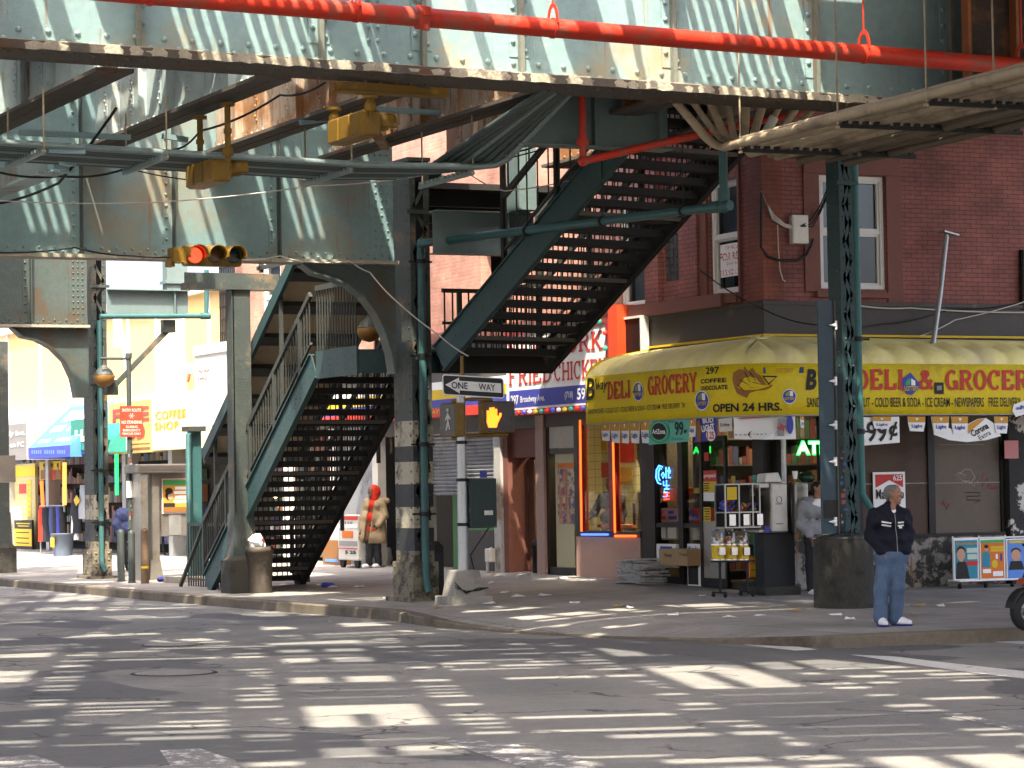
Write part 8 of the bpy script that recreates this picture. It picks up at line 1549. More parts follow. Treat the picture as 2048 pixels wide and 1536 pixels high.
# magazine posters on wheeled racks
rY = YF-.75
prk = thing('poster_rack', 'white wire rack on castors holding three magazine posters', 'poster rack', V3(ony(1975, 1170, rY)))
q = MB(); zb = float(ony(1960, 1160, rY)[2]); zt = float(ony(1960, 1076, rY)[2]); xs_ = [float(ony(x, 1110, rY)[0]) for x in (1906, 1958, 2011, 2066)]; zf = gz(xs_[0], rY)
for x in xs_: q.tube([(x, rY, zb), (x, rY, zt+.04)], .012, 6)
q.tube([(xs_[0], rY, zt), (xs_[-1], rY, zt)], .014, 6); q.tube([(xs_[0], rY-.15, zb), (xs_[-1], rY-.15, zb)], .016, 6); q.tube([(xs_[0], rY+.15, zb), (xs_[-1], rY+.15, zb)], .016, 6)
for x in xs_: q.tube([(x, rY-.15, zb), (x, rY+.15, zb)], .012, 6)
q.build('frame', m_white, prk); q = MB()
for x in xs_[:3]: q.lathe((x+.03, rY-.12, zf+.04), [(.04, -.015), (.04, .015)], 12, axis='x'); q.tube([(x+.03, rY-.12, zf+.04), (x+.03, rY-.14, zb)], .012, 6)
q.build('castor', m_rub, prk)
def mag(l, r_, t_, b_, ground, lab, fig):
    t2, (a, b2, c0, c1) = sy('magazine_poster', lab, 'poster', rY-.03, l, t_, r_, b_, m_wp, .008); Y_ = rY-.034; w_, h_ = b2-a, c1-c0; q = MB(); q.box(a+.02, Y_-.001, c0+.02, b2-.02, Y_, c1-.02); q.build('ground_print', ground, t2); fig(t2, a, c0, w_, h_, Y_); return t2
def Fig1(t2, a, c, w_, h_, Y):
    q = MB(); U = lambda x, z: (a+w_*x, Y, c+h_*z)
    disc2(q, (a+w_*.28, Y-.004, c+h_*.62), (1, 0, 0), (0, 0, 1), w_*.34, h_*.30, 0); disc2(q, (a+w_*.28, Y-.003, c+h_*.70), (1, 0, 0), (0, 0, 1), w_*.36, h_*.26, 1); q.add([(a+w_*.05, Y-.0025, c+h_*.03), (a+w_*.62, Y-.0025, c+h_*.03), (a+w_*.5, Y-.0025, c+h_*.42), (a+w_*.3, Y-.0025, c+h_*.5), (a+w_*.1, Y-.0025, c+h_*.42)], [(0, 1, 2, 3, 4)], 1)
    q.add([(a+w_*.22, Y-.0035, c+h_*.45), (a+w_*.36, Y-.0035, c+h_*.45), (a+w_*.36, Y-.0035, c+h_*.54), (a+w_*.2, Y-.0035, c+h_*.54)], [(0, 1, 2, 3)], 0)
    q.build('portrait_print', [m_skp, m_blackl], t2); q = MB(); vs, fs = text_geo('Evolution', .02); put2d(q, vs, fs, (a+w_*.1, Y-.004, c+h_*.86), (1, 0, 0), (0, 0, 1), w_*.82, h_*.07); q.build('title', m_goldp, t2); q = MB(); q.box(a+w_*.52, Y-.004, c+h_*.66, a+w_*.95, Y-.002, c+h_*.78); q.box(a+w_*.54, Y-.004, c+h_*.5, a+w_*.93, Y-.002, c+h_*.63); q.build('pale_lines', M('pale_mint_print', (.5, .6, .5), .6), t2); q = MB(); q.box(a+w_*.5, Y-.004, c+h_*.35, a+w_*.96, Y-.002, c+h_*.46); q.build('red_panel', m_sign_red, t2)
def Fig2(t2, a, c, w_, h_, Y):
    q = MB(); disc2(q, (a+w_*.25, Y-.004, c+h_*.76), (1, 0, 0), (0, 0, 1), w_*.16, h_*.14, 0); disc2(q, (a+w_*.25, Y-.0045, c+h_*.81), (1, 0, 0), (0, 0, 1), w_*.18, h_*.09, 2); q.add([(a+w_*.06, Y-.003, c+h_*.3), (a+w_*.4, Y-.003, c+h_*.3), (a+w_*.4, Y-.003, c+h_*.62), (a+w_*.3, Y-.003, c+h_*.7), (a+w_*.1, Y-.003, c+h_*.66)], [(0, 1, 2, 3, 4)], 1); q.build('figure_print', [m_skp, m_tealp, m_blackl], t2); q = MB(); q.box(a+w_*.42, Y-.004, c+h_*.68, a+w_*.94, Y-.002, c+h_*.74); q.box(a+w_*.42, Y-.004, c+h_*.75, a+w_*.94, Y-.002, c+h_*.81); disc2(q, (a+w_*.58, Y-.003, c+h_*.38), (1, 0, 0), (0, 0, 1), w_*.24, h_*.2); q.build('yellow_print', m_yelp, t2); q = MB(); q.box(a+w_*.04, Y-.004, c+h_*.9, a+w_*.96, Y-.002, c+h_*.97); q.build('title_band', m_gp, t2); q = MB(); q.box(a+w_*.1, Y-.004, c+h_*.16, a+w_*.42, Y-.002, c+h_*.26); q.box(a+w_*.5, Y-.004, c+h_*.08, a+w_*.9, Y-.002, c+h_*.2); q.box(a+w_*.62, Y-.0045, c+h_*.5, a+w_*.7, Y-.0025, c+h_*.62); q.build('white_print', m_wp, t2); q = MB(); q.box(a+w_*.8, Y-.004, c+h_*.45, a+w_*.88, Y-.002, c+h_*.63); q.build('blue_print', m_blue, t2)
def Fig3(t2, a, c, w_, h_, Y):
    q = MB(); disc2(q, (a+w_*.35, Y-.004, c+h_*.6), (1, 0, 0), (0, 0, 1), w_*.36, h_*.28, 0); disc2(q, (a+w_*.35, Y-.003, c+h_*.69), (1, 0, 0), (0, 0, 1), w_*.37, h_*.18, 1); q.add([(a+w_*.06, Y-.0025, c+h_*.25), (a+w_*.66, Y-.0025, c+h_*.25), (a+w_*.56, Y-.0025, c+h_*.46), (a+w_*.14, Y-.0025, c+h_*.46)], [(0, 1, 2, 3)], 1); q.build('portrait_print', [m_skp, m_blackl], t2); q = MB(); q.box(a+w_*.1, Y-.004, c+h_*.89, a+w_*.9, Y-.002, c+h_*.95); q.box(a+w_*.66, Y-.004, c+h_*.36, a+w_*.94, Y-.002, c+h_*.5); q.build('yellow_print', m_yelp, t2)
mag(1908, 1957, 1078, 1160, m_tealp, 'magazine poster of a man in black on teal, leftmost on the wire rack', Fig1); mag(1960, 2010, 1077, 1159, m_orp, 'orange magazine poster with a blue clad figure, second on the wire rack', Fig2); mag(2013, 2066, 1077, 1160, m_bluel, 'light blue magazine poster with a portrait, third on the wire rack', Fig3)
# dark scooter cut off by the right edge
mp = gr(2034, 1262); mx, my = float(mp[0])+.12, float(mp[1])-.05; mz_ = .15
mo = thing('motor_scooter', 'dark motor scooter with an orange nose cut off by the picture edge beside the kerb', 'scooter', (mx, my, mz_))
def wheel(cx): 
    q = MB(); n_ = 22
    q.lathe((cx, my, mz_+.23), [(.13, -.05), (.2, -.055), (.232, -.03), (.235, 0), (.232, .03), (.2, .055), (.13, .05)], n_, axis='y', cap=False); w2 = q.build('wheel', m_rub, mo); q = MB(); q.lathe((cx, my, mz_+.23), [(.03, -.06), (.03, .06)], 10, axis='y')
    for k in range(5): a_ = 2*math.pi*k/5; q.bar((cx, my, mz_+.23), (cx+.14*math.cos(a_), my, mz_+.23+.14*math.sin(a_)), .03, .03, up=(0, 1, 0))
    q.lathe((cx, my, mz_+.23), [(.125, -.03), (.14, -.03), (.14, .03), (.125, .03)], n_, axis='y', cap=False); q.build('rim', m_steelk, w2)
wheel(mx); wheel(mx+1.25); q = MB(); P = [(mx+.27*math.cos(R(a_)), my-.075, mz_+.23+.28*math.sin(R(a_))) for a_ in range(10, 171, 16)]; P2_ = [(mx+.24*math.cos(R(a_)), my-.075, mz_+.23+.245*math.sin(R(a_))) for a_ in range(170, 9, -16)]; q.ext(P+P2_, (0, .15, 0)); q.build('front_fender', m_black, mo); q = MB(); q.tube([(mx+.02, my, mz_+.3), (mx+.22, my, mz_+.95)], .035, 8); q.tube([(mx+.2, my-.33, mz_+1.0), (mx+.22, my, mz_+.96), (mx+.2, my+.33, mz_+1.0)], .018, 8); q.build('fork_and_bars', m_blackst, mo)
q = MB(); q.ext([(mx+.0, my-.14, mz_+.52), (mx+.14, my-.14, mz_+.5), (mx+.34, my-.14, mz_+.3), (mx+.4, my-.14, mz_+.32), (mx+.3, my-.14, mz_+.9), (mx+.16, my-.14, mz_+.9), (mx+.02, my-.14, mz_+.62)], (0, .28, 0)); q.build('leg_shield', m_black, mo, bevel=.03); q = MB(); q.ext([(mx-.1, my-.1, mz_+.54), (mx+.14, my-.12, mz_+.56), (mx+.1, my-.1, mz_+.64), (mx-.06, my-.09, mz_+.61)], (0, .2, 0)); q.build('orange_nose', m_orange, mo, bevel=.02); q = MB(); q.ext([(mx+.4, my-.13, mz_+.24), (mx+1.5, my-.13, mz_+.24), (mx+1.55, my-.15, mz_+.62), (mx+.85, my-.15, mz_+.6), (mx+.75, my-.13, mz_+.34), (mx+.4, my-.13, mz_+.33)], (0, .28, 0)); q.build('rear_body', m_black, mo, bevel=.03); q = MB(); q.box(mx+.8, my-.12, mz_+.62, mx+1.5, my+.12, mz_+.72); q.build('seat', m_rub, mo, bevel=.03); q = MB(); q.box(mx-.17, my-.02, mz_+.33, mx-.02, my+.02, mz_+.345); q.box(mx-.05, my-.09, mz_+.18, mx+.06, my-.07, mz_+.27); q.build('chrome_trim', m_tin, mo)
# bicycle leaning behind the kiosk
p = gr(318, 1116); bi = thing('bicycle', 'bicycle leaning behind the phone kiosk, only a wheel showing', 'bicycle', p); bx0, by0, bz0 = float(p[0])+.6, float(p[1])+1.2, gz(p[0], p[1])
for dx in (0, 1.0):
    q = MB(); q.lathe((bx0-dx*.2, by0+dx, bz0+.33), [(.30, -.02), (.33, -.02), (.335, 0), (.33, .02), (.30, .02)], 26, axis='x', cap=False); q.build('wheel', m_rub, bi)
q = MB(); A_, B2_, C2_, D2_ = Vector((bx0, by0, bz0+.33)), Vector((bx0-.2, by0+1, bz0+.33)), Vector((bx0-.05, by0+.25, bz0+.8)), Vector((bx0-.12, by0+.6, bz0+.85)); 
for a_, b_ in ((A_, C2_), (C2_, D2_), (D2_, B2_), (C2_, (A_+B2_)/2), (D2_, (A_+B2_)/2), ((A_+B2_)/2, B2_)): q.tube([a_, b_], .018, 6)
q.build('frame', m_blue, bi)
# ================================================================== PEOPLE (implicit surfaces meshed in numpy)
from mathutils.bvhtree import BVHTree
def sd_caps(P, prims, k):
    d = None
    for pr in prims:
        a, b, ra, rb = np.array(pr[0], float), np.array(pr[1], float), pr[2], pr[3]; sc = np.array(pr[4]) if len(pr) > 4 else np.array((1., 1., 1.))
        pa = (P-a)*sc; ba = (b-a)*sc; L2 = float(ba@ba)
        t_ = np.clip((pa@ba)/L2, 0, 1) if L2 > 1e-9 else np.zeros(P.shape[:-1])
        e = np.sqrt(((pa-t_[..., None]*ba)**2).sum(-1))-(ra+(rb-ra)*t_)
        if d is None: d = e
        else: h = np.clip(.5+.5*(d-e)/k, 0, 1); d = d*(1-h)+e*h-k*h*(1-h)
    return d
def surf(fn, lo, hi, h):
    lo, hi = np.array(lo, float), np.array(hi, float); n = np.ceil((hi-lo)/h).astype(int)+1
    ax = [lo[i]+h*np.arange(n[i]) for i in range(3)]; G = np.stack(np.meshgrid(*ax, indexing='ij'), -1); D = fn(G); S = D < 0
    c = np.zeros(tuple(n-1)+(3,)); cnt = np.zeros(tuple(n-1)); sl = lambda o: tuple(slice(o[i], n[i]-1+o[i]) for i in range(3))
    cor = [(i, j, k) for i in (0, 1) for j in (0, 1) for k in (0, 1)]
    for a in cor:
        for i in range(3):
            if a[i] == 0:
                b = list(a); b[i] = 1; da, db = D[sl(a)], D[sl(b)]; m = (da < 0) != (db < 0); t_ = np.where(m, da/np.where(m, da-db, 1), 0)
                p = np.array(a, float)[None, None, None]+0*c; p[..., i] += t_; c += np.where(m[..., None], p, 0); cnt += m
    act = cnt > 0; idx = -np.ones(act.shape, int); idx[act] = np.arange(act.sum()); I = np.argwhere(act); V = lo+h*(I+c[act]/cnt[act][:, None]); F_ = []
    for i in range(3):
        j, k = (i+1) % 3, (i+2) % 3; o = [slice(1, n[q]-1) for q in range(3)]; o[i] = slice(0, n[i]-1); o2 = list(o); o2[i] = slice(1, n[i]); A = S[tuple(o)]; B2 = S[tuple(o2)]; e = np.argwhere(A != B2)
        if not len(e): continue
        off = np.array([1, 1, 1]); off[i] = 0; e = e+off; fl = A[tuple((e-off).T)]
        def g(dj, dk): q = e.copy(); q[:, j] += dj; q[:, k] += dk; return idx[tuple(q.T)]
        Q = np.stack([g(-1, -1), g(0, -1), g(0, 0), g(-1, 0)], 1); Q[~fl] = Q[~fl][:, ::-1]; F_.append(Q)
    return V, np.concatenate(F_)
class Person:
    def __init__(s, label, base, yaw=0, group=None):
        s.o = V3(base); s.t = thing('person', label, 'person', base, group); s.X = V3(r0); s.Y = V3(f0)
        if yaw: c_, s_ = math.cos(yaw), math.sin(yaw); s.X, s.Y = s.X*c_+s.Y*s_, s.Y*c_-s.X*s_
        s.bv = {}
    def w(s, p): return s.o+s.X*float(p[0])+s.Y*float(p[1])+Vector((0, 0, float(p[2])))
    def mesh(s, name, prims, mat, k=.04, h=.014, cut=None, parent=None, wr=0, clamp=True):
        pts = np.array([p for q in prims for p in (q[0], q[1])]); r_ = max(max(q[2], q[3]) for q in prims)+.06
        rng_ = np.random.RandomState(5); ph = rng_.rand(6)*6
        def fn(P):
            d = sd_caps(P, prims, k)
            if wr: d = d+wr*(np.sin(P[..., 2]*24+P[..., 0]*19+ph[0])*np.sin(P[..., 0]*23-P[..., 2]*6+ph[1])*.65+np.sin(P[..., 2]*43+P[..., 0]*34+P[..., 1]*21+ph[2])*.35)
            if cut is not None: d = np.maximum(d, cut(P))
            if clamp: d = np.maximum(d, .004-P[..., 2])
            return d
        V, Fc = surf(fn, pts.min(0)-r_, pts.max(0)+r_, h); mb = MB(); W_ = [s.w(v) for v in V]; mb.v = [tuple(v) for v in W_]; mb.f = [list(map(int, f)) for f in Fc]; mb.m = [0]*len(mb.f); mb.sm = [True]*len(mb.f)
        o = mb.build(name, mat, parent if parent is not None else s.t); s.bv[name] = BVHTree.FromPolygons([Vector(v) for v in V], mb.f); return o
    def hit(s, on, x, z, y0=-2, out=.004):
        r_ = s.bv[on].ray_cast(Vector((x, y0, z)), Vector((0, 1, 0)))
        return None if r_[0] is None else r_[0]+Vector((0, -out, 0))
    def strip(s, name, on, pts, w_, mat, parent=None, n=10, th=.004):
        mb = MB(); 
        for a, b in zip(pts, pts[1:]):
            prev = None; d = Vector((b[0]-a[0], b[1]-a[1])); d.normalize(); nx, nz = -d.y*w_/2, d.x*w_/2
            for i in range(n+1):
                t_ = i/n; x, z = a[0]+(b[0]-a[0])*t_, a[1]+(b[1]-a[1])*t_; p, q = s.hit(on, x+nx, z+nz, out=th), s.hit(on, x-nx, z-nz, out=th)
                if p is None or q is None: prev = None; continue
                cur = (s.w(p), s.w(q))
                if prev: mb.add([prev[0], prev[1], cur[1], cur[0]], [(0, 1, 2, 3)])
                prev = cur
        return mb.build(name, mat, parent if parent is not None else s.t)
    def head(s, c, ang, tilt=0, skin=None, hairm=None, cutf=None, hair_off=.008, beard=False, hair=True):
        """prims of a head facing direction (cos ang, sin ang) in the figure's x,y plane"""
        f = np.array((math.cos(ang), math.sin(ang), 0)); sd = np.array((-f[1], f[0], 0)); c = np.array(c, float); up = np.array((0, 0, 1.))+f*tilt; up /= np.linalg.norm(up)
        s.hf, s.hs, s.hu, s.hc = f, sd, up, c; Q = lambda a, b, z: tuple(c+f*a+sd*b+up*z)
        pr = [(Q(-.03, 0, .03), Q(.015, 0, .035), .083, .078), (Q(-.045, 0, .01), Q(-.03, 0, .0), .07, .07), (Q(.02, .015, -.02), Q(.04, .012, -.08), .058, .042), (Q(.02, -.015, -.02), Q(.04, -.012, -.08), .058, .042), (Q(.065, 0, -.103), Q(.068, 0, -.106), .022, .022),
              (Q(.088, 0, .012), Q(.108, 0, -.028), .010, .015), (Q(.078, .03, .028), Q(.078, -.03, .028), .014, .014), (Q(.085, .014, -.066), Q(.085, -.014, -.066), .011, .011), (Q(.07, .042, -.012), Q(.062, .045, -.03), .02, .016), (Q(.07, -.042, -.012), Q(.062, -.045, -.03), .02, .016),
              (Q(-.012, .078, -.01), Q(-.02, .086, .022), .011, .017), (Q(-.012, -.078, -.01), Q(-.02, -.086, .022), .011, .017), (Q(-.01, 0, -.06), Q(-.025, 0, -.21), .052, .058)]
        s.Q = Q
        return pr
    def hairmesh(s, mat, off=.008, front=.035, slope=1.15):
        Q = s.Q; pr = [(Q(-.03, 0, .03), Q(.015, 0, .035), .083+off, .078+off), (Q(-.045, 0, .01), Q(-.035, 0, -.04), .07+off, .062+off)]; f, c, u = s.hf, s.hc, s.hu
        def cut(P): a = (P-c)@f; z = (P-c)@u; return (slope*(a+.03)-front-z-.0)*.65
        s.mesh('hair', pr, mat, .03, .009, cut)
    def face(s):
        q = MB(); Q = s.Q
        for sg in (-1, 1): q.ball(s.w(Q(.077, sg*.032, .008)), .0105, 8)
        q.build('eye', m_offw, s.t); q = MB()
        for sg in (-1, 1): q.ball(s.w(Q(.0845, sg*.032, .008)), .0055, 6); a, b = s.w(Q(.091, sg*.014, .032)), s.w(Q(.078, sg*.05, .034)); q.tube([a, a.lerp(b, .5)+Vector((0, 0, .004)), b], .0045, 5)
        q.build('brow_and_pupil', m_hair, s.t); q = MB(); q.tube([s.w(Q(.094, .022, -.066)), s.w(Q(.0975, 0, -.064)), s.w(Q(.094, -.022, -.066))], .004, 5); q.build('lips', M('lip_skin', (.30, .11, .09), .5, 0, .05, 5, 0), s.t)
def hand(root, d, side, curl=.6, sc=1.0):
    """prims of a hand: palm, four fingers of unequal length, thumb from the side of the palm"""
    root, d, side = np.array(root, float), np.array(d, float), np.array(side, float); d /= np.linalg.norm(d); side -= d*(side@d); side /= np.linalg.norm(side); nrm = np.cross(d, side); pr = []
    for i in range(4):
        o = side*(.027-.018*i)*sc; k = root+d*.085*sc+o; pr.append((tuple(root+o*.7), tuple(k), .012*sc, .011*sc)); L = (.07, .08, .075, .06)[i]*sc
        m1 = k+(d*math.cos(curl*.6)+nrm*math.sin(curl*.6))*L*.5; m2 = m1+(d*math.cos(curl*1.6)+nrm*math.sin(curl*1.6))*L*.5; pr += [(tuple(k), tuple(m1), .0095*sc, .0085*sc), (tuple(m1), tuple(m2), .0085*sc, .007*sc)]
    b0 = root+d*.025*sc+side*.03*sc; b1 = b0+(d*.7+side*.6+nrm*.2)*.045*sc; b2 = b1+(d*.9+side*.2+nrm*.4)*.035*sc; pr += [(tuple(root+d*.015*sc), tuple(b0), .012*sc, .012*sc), (tuple(b0), tuple(b1), .011*sc, .010*sc), (tuple(b1), tuple(b2), .0095*sc, .008*sc)]
    return pr
def thin(prims, d=.022): return [(p[0], p[1], max(.02, p[2]-d), max(.02, p[3]-d))+tuple(p[4:]) for p in prims]
# ---- man in the navy jacket
b0 = gr(1782, 1252); P = Person('grey haired man in a white striped navy jacket and blue jeans, hands in pockets', (b0[0], b0[1], gz(b0[0], b0[1])))
legL = [((-.05, 0, .83), (-.115, -.035, .47), .112, .088), ((-.115, -.035, .47), (-.13, -.03, .10), .086, .088)]; legR = [((.10, 0, .83), (.085, -.05, .47), .112, .086), ((.085, -.05, .47), (.06, .04, .10), .084, .092)]
hips = [((-.06, .0, .90), (.12, 0, .90), .125, .125), ((-.06, 0, .84), (.11, 0, .84), .12, .12)]
torso = [((-.10, 0, 1.30), (.13, 0, 1.30), .128, .128), ((-.07, -.01, 1.08), (.12, -.01, 1.08), .135, .135), ((-.06, 0, .945), (.13, 0, .945), .128, .128), ((-.165, 0, 1.375), (.185, 0, 1.375), .07, .07), ((-.06, .01, 1.42), (.10, .01, 1.42), .07, .07)]
armL = [((-.185, 0, 1.37), (-.235, .03, 1.12), .078, .066), ((-.235, .03, 1.12), (-.13, -.10, .925), .066, .054)]; armR = [((.205, 0, 1.37), (.255, .02, 1.12), .078, .066), ((.255, .02, 1.12), (.20, -.09, .925), .066, .054)]
hd = P.head((.065, -.005, 1.62), R(-22))
nk = [((.05, .01, 1.5), (.02, .015, 1.36), .058, .07)]
hands = hand((-.115, -.095, .915), (.25, .25, -.9), (.6, -.6, .2), .5)+hand((.195, -.08, .915), (-.3, .3, -.9), (-.6, -.6, .2), .5)
P.mesh('body', hd+nk+thin(torso+armL+armR+hips+legL+legR, .03)+hands, m_skin, .018, .009); P.face(); P.hairmesh(m_hairg, .006, .03, 1.2)
P.mesh('jacket', torso+armL+armR+[((.03, .02, 1.46), (.03, .015, 1.475), .082, .08)], m_navy, .045, .013, lambda Q_: np.maximum(-(Q_[..., 2]-.875), -(np.sqrt(((Q_-np.array((.06, -.10, 1.475)))**2*np.array((1.6, .45, .40))).sum(-1))-.058)), wr=.009)
P.mesh('trousers', hips+legL+legR, m_jean, .035, .012, lambda Q_: Q_[..., 2]-.93, wr=.006)
P.mesh('tshirt', [((.02, .01, 1.36), (.08, .01, 1.36), .085, .085), ((.03, .01, 1.40), (.035, .012, 1.425), .066, .062)], m_white, .03, .011)
for nm, a, t_ in (('l', (-.125, -.01, .055), (-.10, -.19, .04)), ('r', (.06, .03, .055), (.215, -.05, .04))):
    a, t_ = np.array(a), np.array(t_); m_ = (a+t_)/2; P.mesh('shoe', [(tuple(a), tuple(m_+np.array((0, 0, .012))), .05, .05), (tuple(m_+np.array((0, 0, .005))), tuple(t_), .05, .04), (tuple(a+np.array((0, 0, .05))), tuple(a+np.array((0, 0, .07))), .045, .042)], m_shoe, .025, .009, lambda Q_: .022-Q_[..., 2]); P.mesh('sole', [(tuple(a*np.array((1, 1, 0))+np.array((0, 0, .02))), tuple(t_*np.array((1, 1, 0))+np.array((0, 0, .02))), .055, .047)], m_sole, .02, .009, lambda Q_: Q_[..., 2]-.024)
for dz in (0, -.038): P.strip('white_stripe', 'jacket', [(-.105, 1.285+dz), (.015, 1.265+dz)], .018, m_wp); P.strip('white_stripe', 'jacket', [(.095, 1.27+dz), (.17, 1.275+dz)], .018, m_wp)
P.strip('zip', 'jacket', [(.06, 1.40), (.07, 1.2), (.085, .9)], .008, m_grp); P.strip('white_badge', 'jacket', [(.11, 1.215), (.15, 1.215)], .03, m_wp)
# ---- man in the red hood
b0 = gr(747, 1136); P = Person('man in a red hood and open tan parka standing by the shutters', (b0[0], b0[1], gz(b0[0], b0[1])))
hd = P.head((.0, -.02, 1.555), R(-140)); legL = [((-.08, 0, .8), (-.07, -.02, .42), .10, .08), ((-.07, -.02, .42), (-.09, -.02, .10), .078, .075)]; legR = [((.08, .02, .8), (.08, 0, .42), .10, .08), ((.08, 0, .42), (.10, .02, .10), .078, .075)]
torso = [((-.03, 0, 1.28), (.12, .03, 1.28), .135, .135), ((-.09, -.02, 1.02), (.11, .02, 1.02), .15, .145), ((-.14, -.03, .64), (.13, .02, .60), .15, .15), ((-.09, -.02, 1.0), (-.13, -.03, .65), .15, .15), ((.11, .02, 1.0), (.12, .02, .62), .145, .15), ((-.02, 0, 1.26), (.0, 0, 1.0), .13, .14), ((-.08, 0, 1.35), (.17, .04, 1.35), .075, .075)]
armR = [((.19, 0, 1.34), (.25, -.05, 1.06), .08, .07), ((.25, -.05, 1.06), (.13, -.16, .88), .07, .058)]; armL = [((-.11, .02, 1.34), (-.19, .02, 1.06), .08, .07), ((-.19, .02, 1.06), (-.22, -.06, .82), .07, .058)]
P.mesh('body', hd+thin(torso+armL+armR+legL+legR, .05)+hand((-.245, -.08, .76), (0, -.1, -1), (-.2, -.9, 0), .6)+hand((.12, -.15, .87), (-.4, .5, -.8), (-.3, -.8, .2), .5), m_skind, .02, .011); P.face()
P.mesh('parka', torso+armL+armR+[((.12, .1, 1.40), (.30, .08, 1.36), .065, .055)], m_parka, .035, .013, lambda Q_: np.maximum(-(Q_[..., 2]-.50), -np.maximum(np.abs(Q_[..., 0]+.115-.10*(Q_[..., 2]-.7)/.6)-.05, Q_[..., 1]+.02)), wr=.006)
P.mesh('red_sweater', [(p[0], p[1], p[2]-.02, p[3]-.02) for p in torso[:2]]+[((-.09, -.01, .80), (.03, 0, .80), .12, .12), ((.02, .0, 1.40), (.0, 0, 1.45), .075, .07)], m_hood, .03, .012, wr=.004)
hc = P.hc; P.mesh('hood', [(tuple(hc+np.array((.03, .02, .035))), tuple(hc+np.array((.05, .02, -.02))), .106, .10), (tuple(hc+np.array((.04, .02, -.05))), tuple(hc+np.array((.04, .02, -.15))), .085, .09), (tuple(hc+np.array((.09, .04, .02))), tuple(hc+np.array((.11, .05, -.04))), .07, .06)], m_hood, .04, .012, lambda Q_: -(np.sqrt((((Q_-hc-P.hf*.10)*np.array((1, 1, .8)))**2).sum(-1))-.088))
P.mesh('trousers', [((-.06, 0, .84), (.07, 0, .84), .12, .12)]+legL+legR, m_dark, .035, .015, lambda Q_: Q_[..., 2]-.95, wr=.006)
for a, t_ in (((-.09, -.02, .055), (-.19, -.10, .04)), ((.10, .02, .055), (.02, -.08, .04))): P.mesh('shoe', [(a, t_, .052, .045)], m_shoe, .02, .011)
# ---- man in the grey hoodie
b0 = ony(1633, 1180, YF-1.0); b0[2] = gz(b0[0], b0[1]); sc_h = .0
P = Person('young man in a grey zipped hoodie half hidden by the green column, looking right', b0)
hd = P.head((.06, 0, 1.60), R(-28)); leg = [((-.07, 0, .82), (-.08, 0, .45), .1, .08), ((-.08, 0, .45), (-.08, 0, .1), .08, .07), ((.08, 0, .82), (.09, 0, .45), .1, .08), ((.09, 0, .45), (.1, 0, .1), .08, .07)]
torso = [((-.08, 0, 1.28), (.10, 0, 1.28), .13, .13), ((-.06, 0, 1.0), (.08, 0, 1.0), .135, .135), ((-.15, 0, 1.36), (.16, 0, 1.36), .075, .075)]; arms = [((-.17, 0, 1.35), (-.22, .02, 1.08), .08, .068), ((-.22, .02, 1.08), (-.10, -.12, .9), .068, .055), ((.18, 0, 1.35), (.23, .02, 1.08), .08, .068), ((.23, .02, 1.08), (.14, -.12, .9), .068, .055)]
P.mesh('body', hd+[((.05, .0, 1.47), (.03, 0, 1.35), .058, .07)]+thin(torso+arms+leg, .03)+hand((-.09, -.13, .88), (.4, -.1, -.8), (.4, -.8, 0))+hand((.13, -.13, .88), (-.4, -.1, -.8), (-.4, -.8, 0)), m_skin, .018, .011); P.face(); P.hairmesh(m_hair, .005, .03, 1.2)
P.mesh('hoodie', torso+arms+[((-.06, .05, 1.43), (.10, .05, 1.43), .07, .065)], m_grey, .045, .014, lambda Q_: np.maximum(-(Q_[..., 2]-.87), -(np.sqrt((((Q_-np.array((.06, -.12, 1.44)))*np.array((1, .7, .7)))**2).sum(-1))-.075)), wr=.008); P.mesh('tshirt', [((.0, -.01, 1.33), (.08, -.01, 1.33), .10, .10), ((.04, 0, 1.4), (.045, 0, 1.43), .066, .064)], m_white, .03, .012)
P.mesh('trousers', [((-.06, 0, .86), (.07, 0, .86), .12, .12)]+leg, m_dark, .035, .015, lambda Q_: Q_[..., 2]-.92, wr=.006)
for x in (-.08, .10): P.mesh('shoe', [((x, 0, .05), (x+.06, -.14, .04), .05, .043)], m_shoe, .02, .012)
# ---- person in the blue jacket leaning at the kiosk
b0 = gr(246, 1143); P = Person('person in a quilted blue jacket leaning forward behind the slim sign pole', (b0[0], b0[1], gz(b0[0], b0[1])))
hd = P.head((.28, .0, 1.43), R(-60)); torso = [((.02, 0, 1.22), (.16, .02, 1.25), .15, .14), ((-.02, 0, .96), (.10, 0, .96), .155, .15), ((-.03, 0, 1.33), (.22, .03, 1.36), .085, .08)]; arms = [((-.06, -.04, 1.30), (-.13, -.12, 1.04), .09, .085), ((-.13, -.12, 1.04), (-.04, -.16, .80), .085, .065), ((.25, 0, 1.33), (.32, -.1, 1.1), .085, .075), ((.32, -.1, 1.1), (.40, -.2, 1.2), .075, .06)]; leg = [((-.05, 0, .82), (-.05, 0, .45), .1, .08), ((-.05, 0, .45), (-.06, 0, .1), .08, .07), ((.10, .04, .82), (.10, 0, .45), .1, .08), ((.10, 0, .45), (.11, .05, .1), .08, .07)]
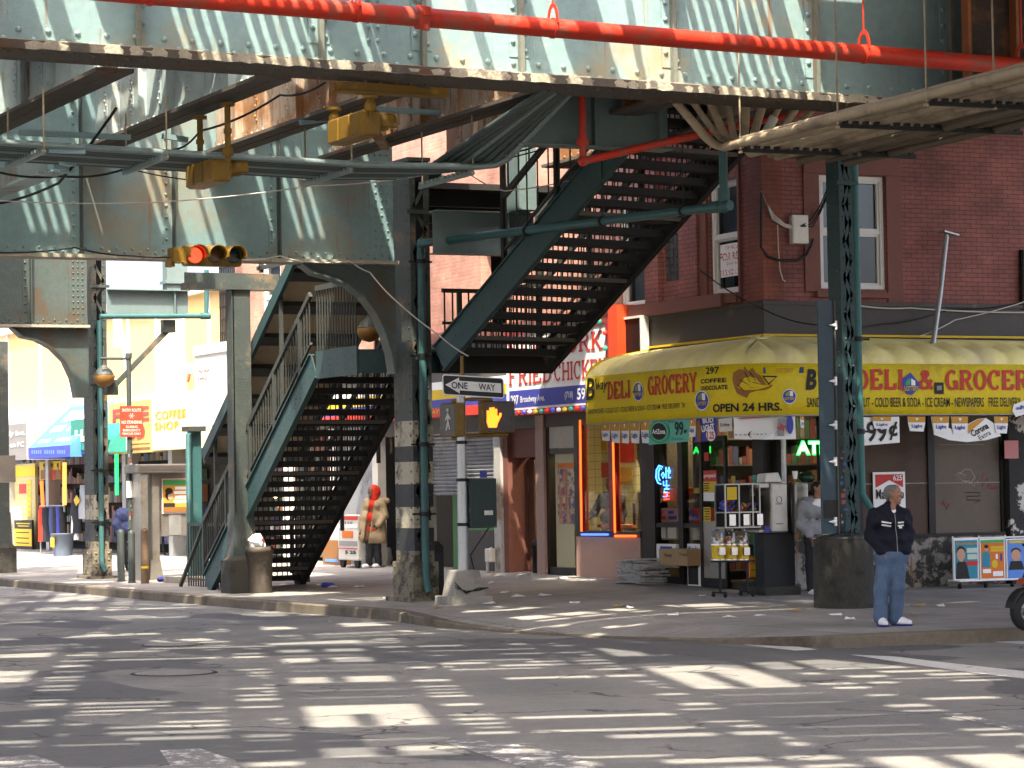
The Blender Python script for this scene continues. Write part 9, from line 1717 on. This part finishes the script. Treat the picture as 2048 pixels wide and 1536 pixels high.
P.mesh('body', hd+[((.24, .0, 1.32), (.2, 0, 1.28), .058, .07)]+thin(torso+arms+leg, .04)+hand((-.03, -.165, .78), (.1, 0, -1), (.2, -.9, 0))+hand((.41, -.21, 1.22), (.4, -.2, .8), (-.5, -.8, 0)), m_skind, .02, .012); P.face(); P.hairmesh(m_hair, .01, .03, 1.0)
P.mesh('jacket', torso+arms, m_bluej, .045, .015, lambda Q_: -(Q_[..., 2]-.80), wr=.012); P.mesh('trousers', [((-.04, 0, .86), (.09, 0, .86), .12, .12)]+leg, m_dark, .035, .016, lambda Q_: Q_[..., 2]-.92)
for x, y in ((-.06, 0), (.11, .05)): P.mesh('shoe', [((x, y, .05), (x+.05, y-.13, .04), .05, .043)], m_black, .02, .013)
# ---- shop worker in dark clothes behind the chicken shop window
q_ = onx(1223, 1100, XF+.9); P = Person('shop worker in dark clothes leaning on an outstretched arm behind the red mullion', (q_[0], q_[1], .36)); hd = P.head((.02, 0, 1.60), R(-150))
torso = [((-.07, 0, 1.28), (.10, 0, 1.28), .13, .13), ((-.06, 0, 1.0), (.08, 0, 1.0), .135, .135), ((-.15, 0, 1.36), (.16, 0, 1.36), .075, .075)]; arms = [((-.16, 0, 1.33), (-.30, -.05, 1.10), .08, .07), ((-.30, -.05, 1.10), (-.50, -.10, .98), .07, .055), ((.17, 0, 1.35), (.22, .02, 1.08), .08, .068), ((.22, .02, 1.08), (.18, -.15, .9), .068, .055)]; leg = [((-.07, 0, .82), (-.08, 0, .1), .1, .07), ((.08, 0, .82), (.1, 0, .1), .1, .07)]
P.mesh('body', hd+[((.02, .0, 1.47), (.02, 0, 1.35), .058, .07)]+thin(torso+arms+leg, .03)+hand((-.51, -.10, .97), (-1, -.1, -.3), (0, -.9, .3))+hand((.18, -.16, .88), (-.3, -.3, -.8), (-.4, -.8, 0)), m_skind, .018, .013); P.face(); P.hairmesh(m_hair, .01, .03, 1.0); P.mesh('shirt', torso+arms, m_dark, .045, .015, lambda Q_: -(Q_[..., 2]-.85), wr=.006); P.mesh('trousers', [((-.06, 0, .86), (.07, 0, .86), .12, .12)]+leg, m_black, .035, .016, lambda Q_: Q_[..., 2]-.92)
for x in (-.08, .10): P.mesh('shoe', [((x, 0, .05), (x-.06, -.14, .04), .05, .043)], m_black, .02, .013)
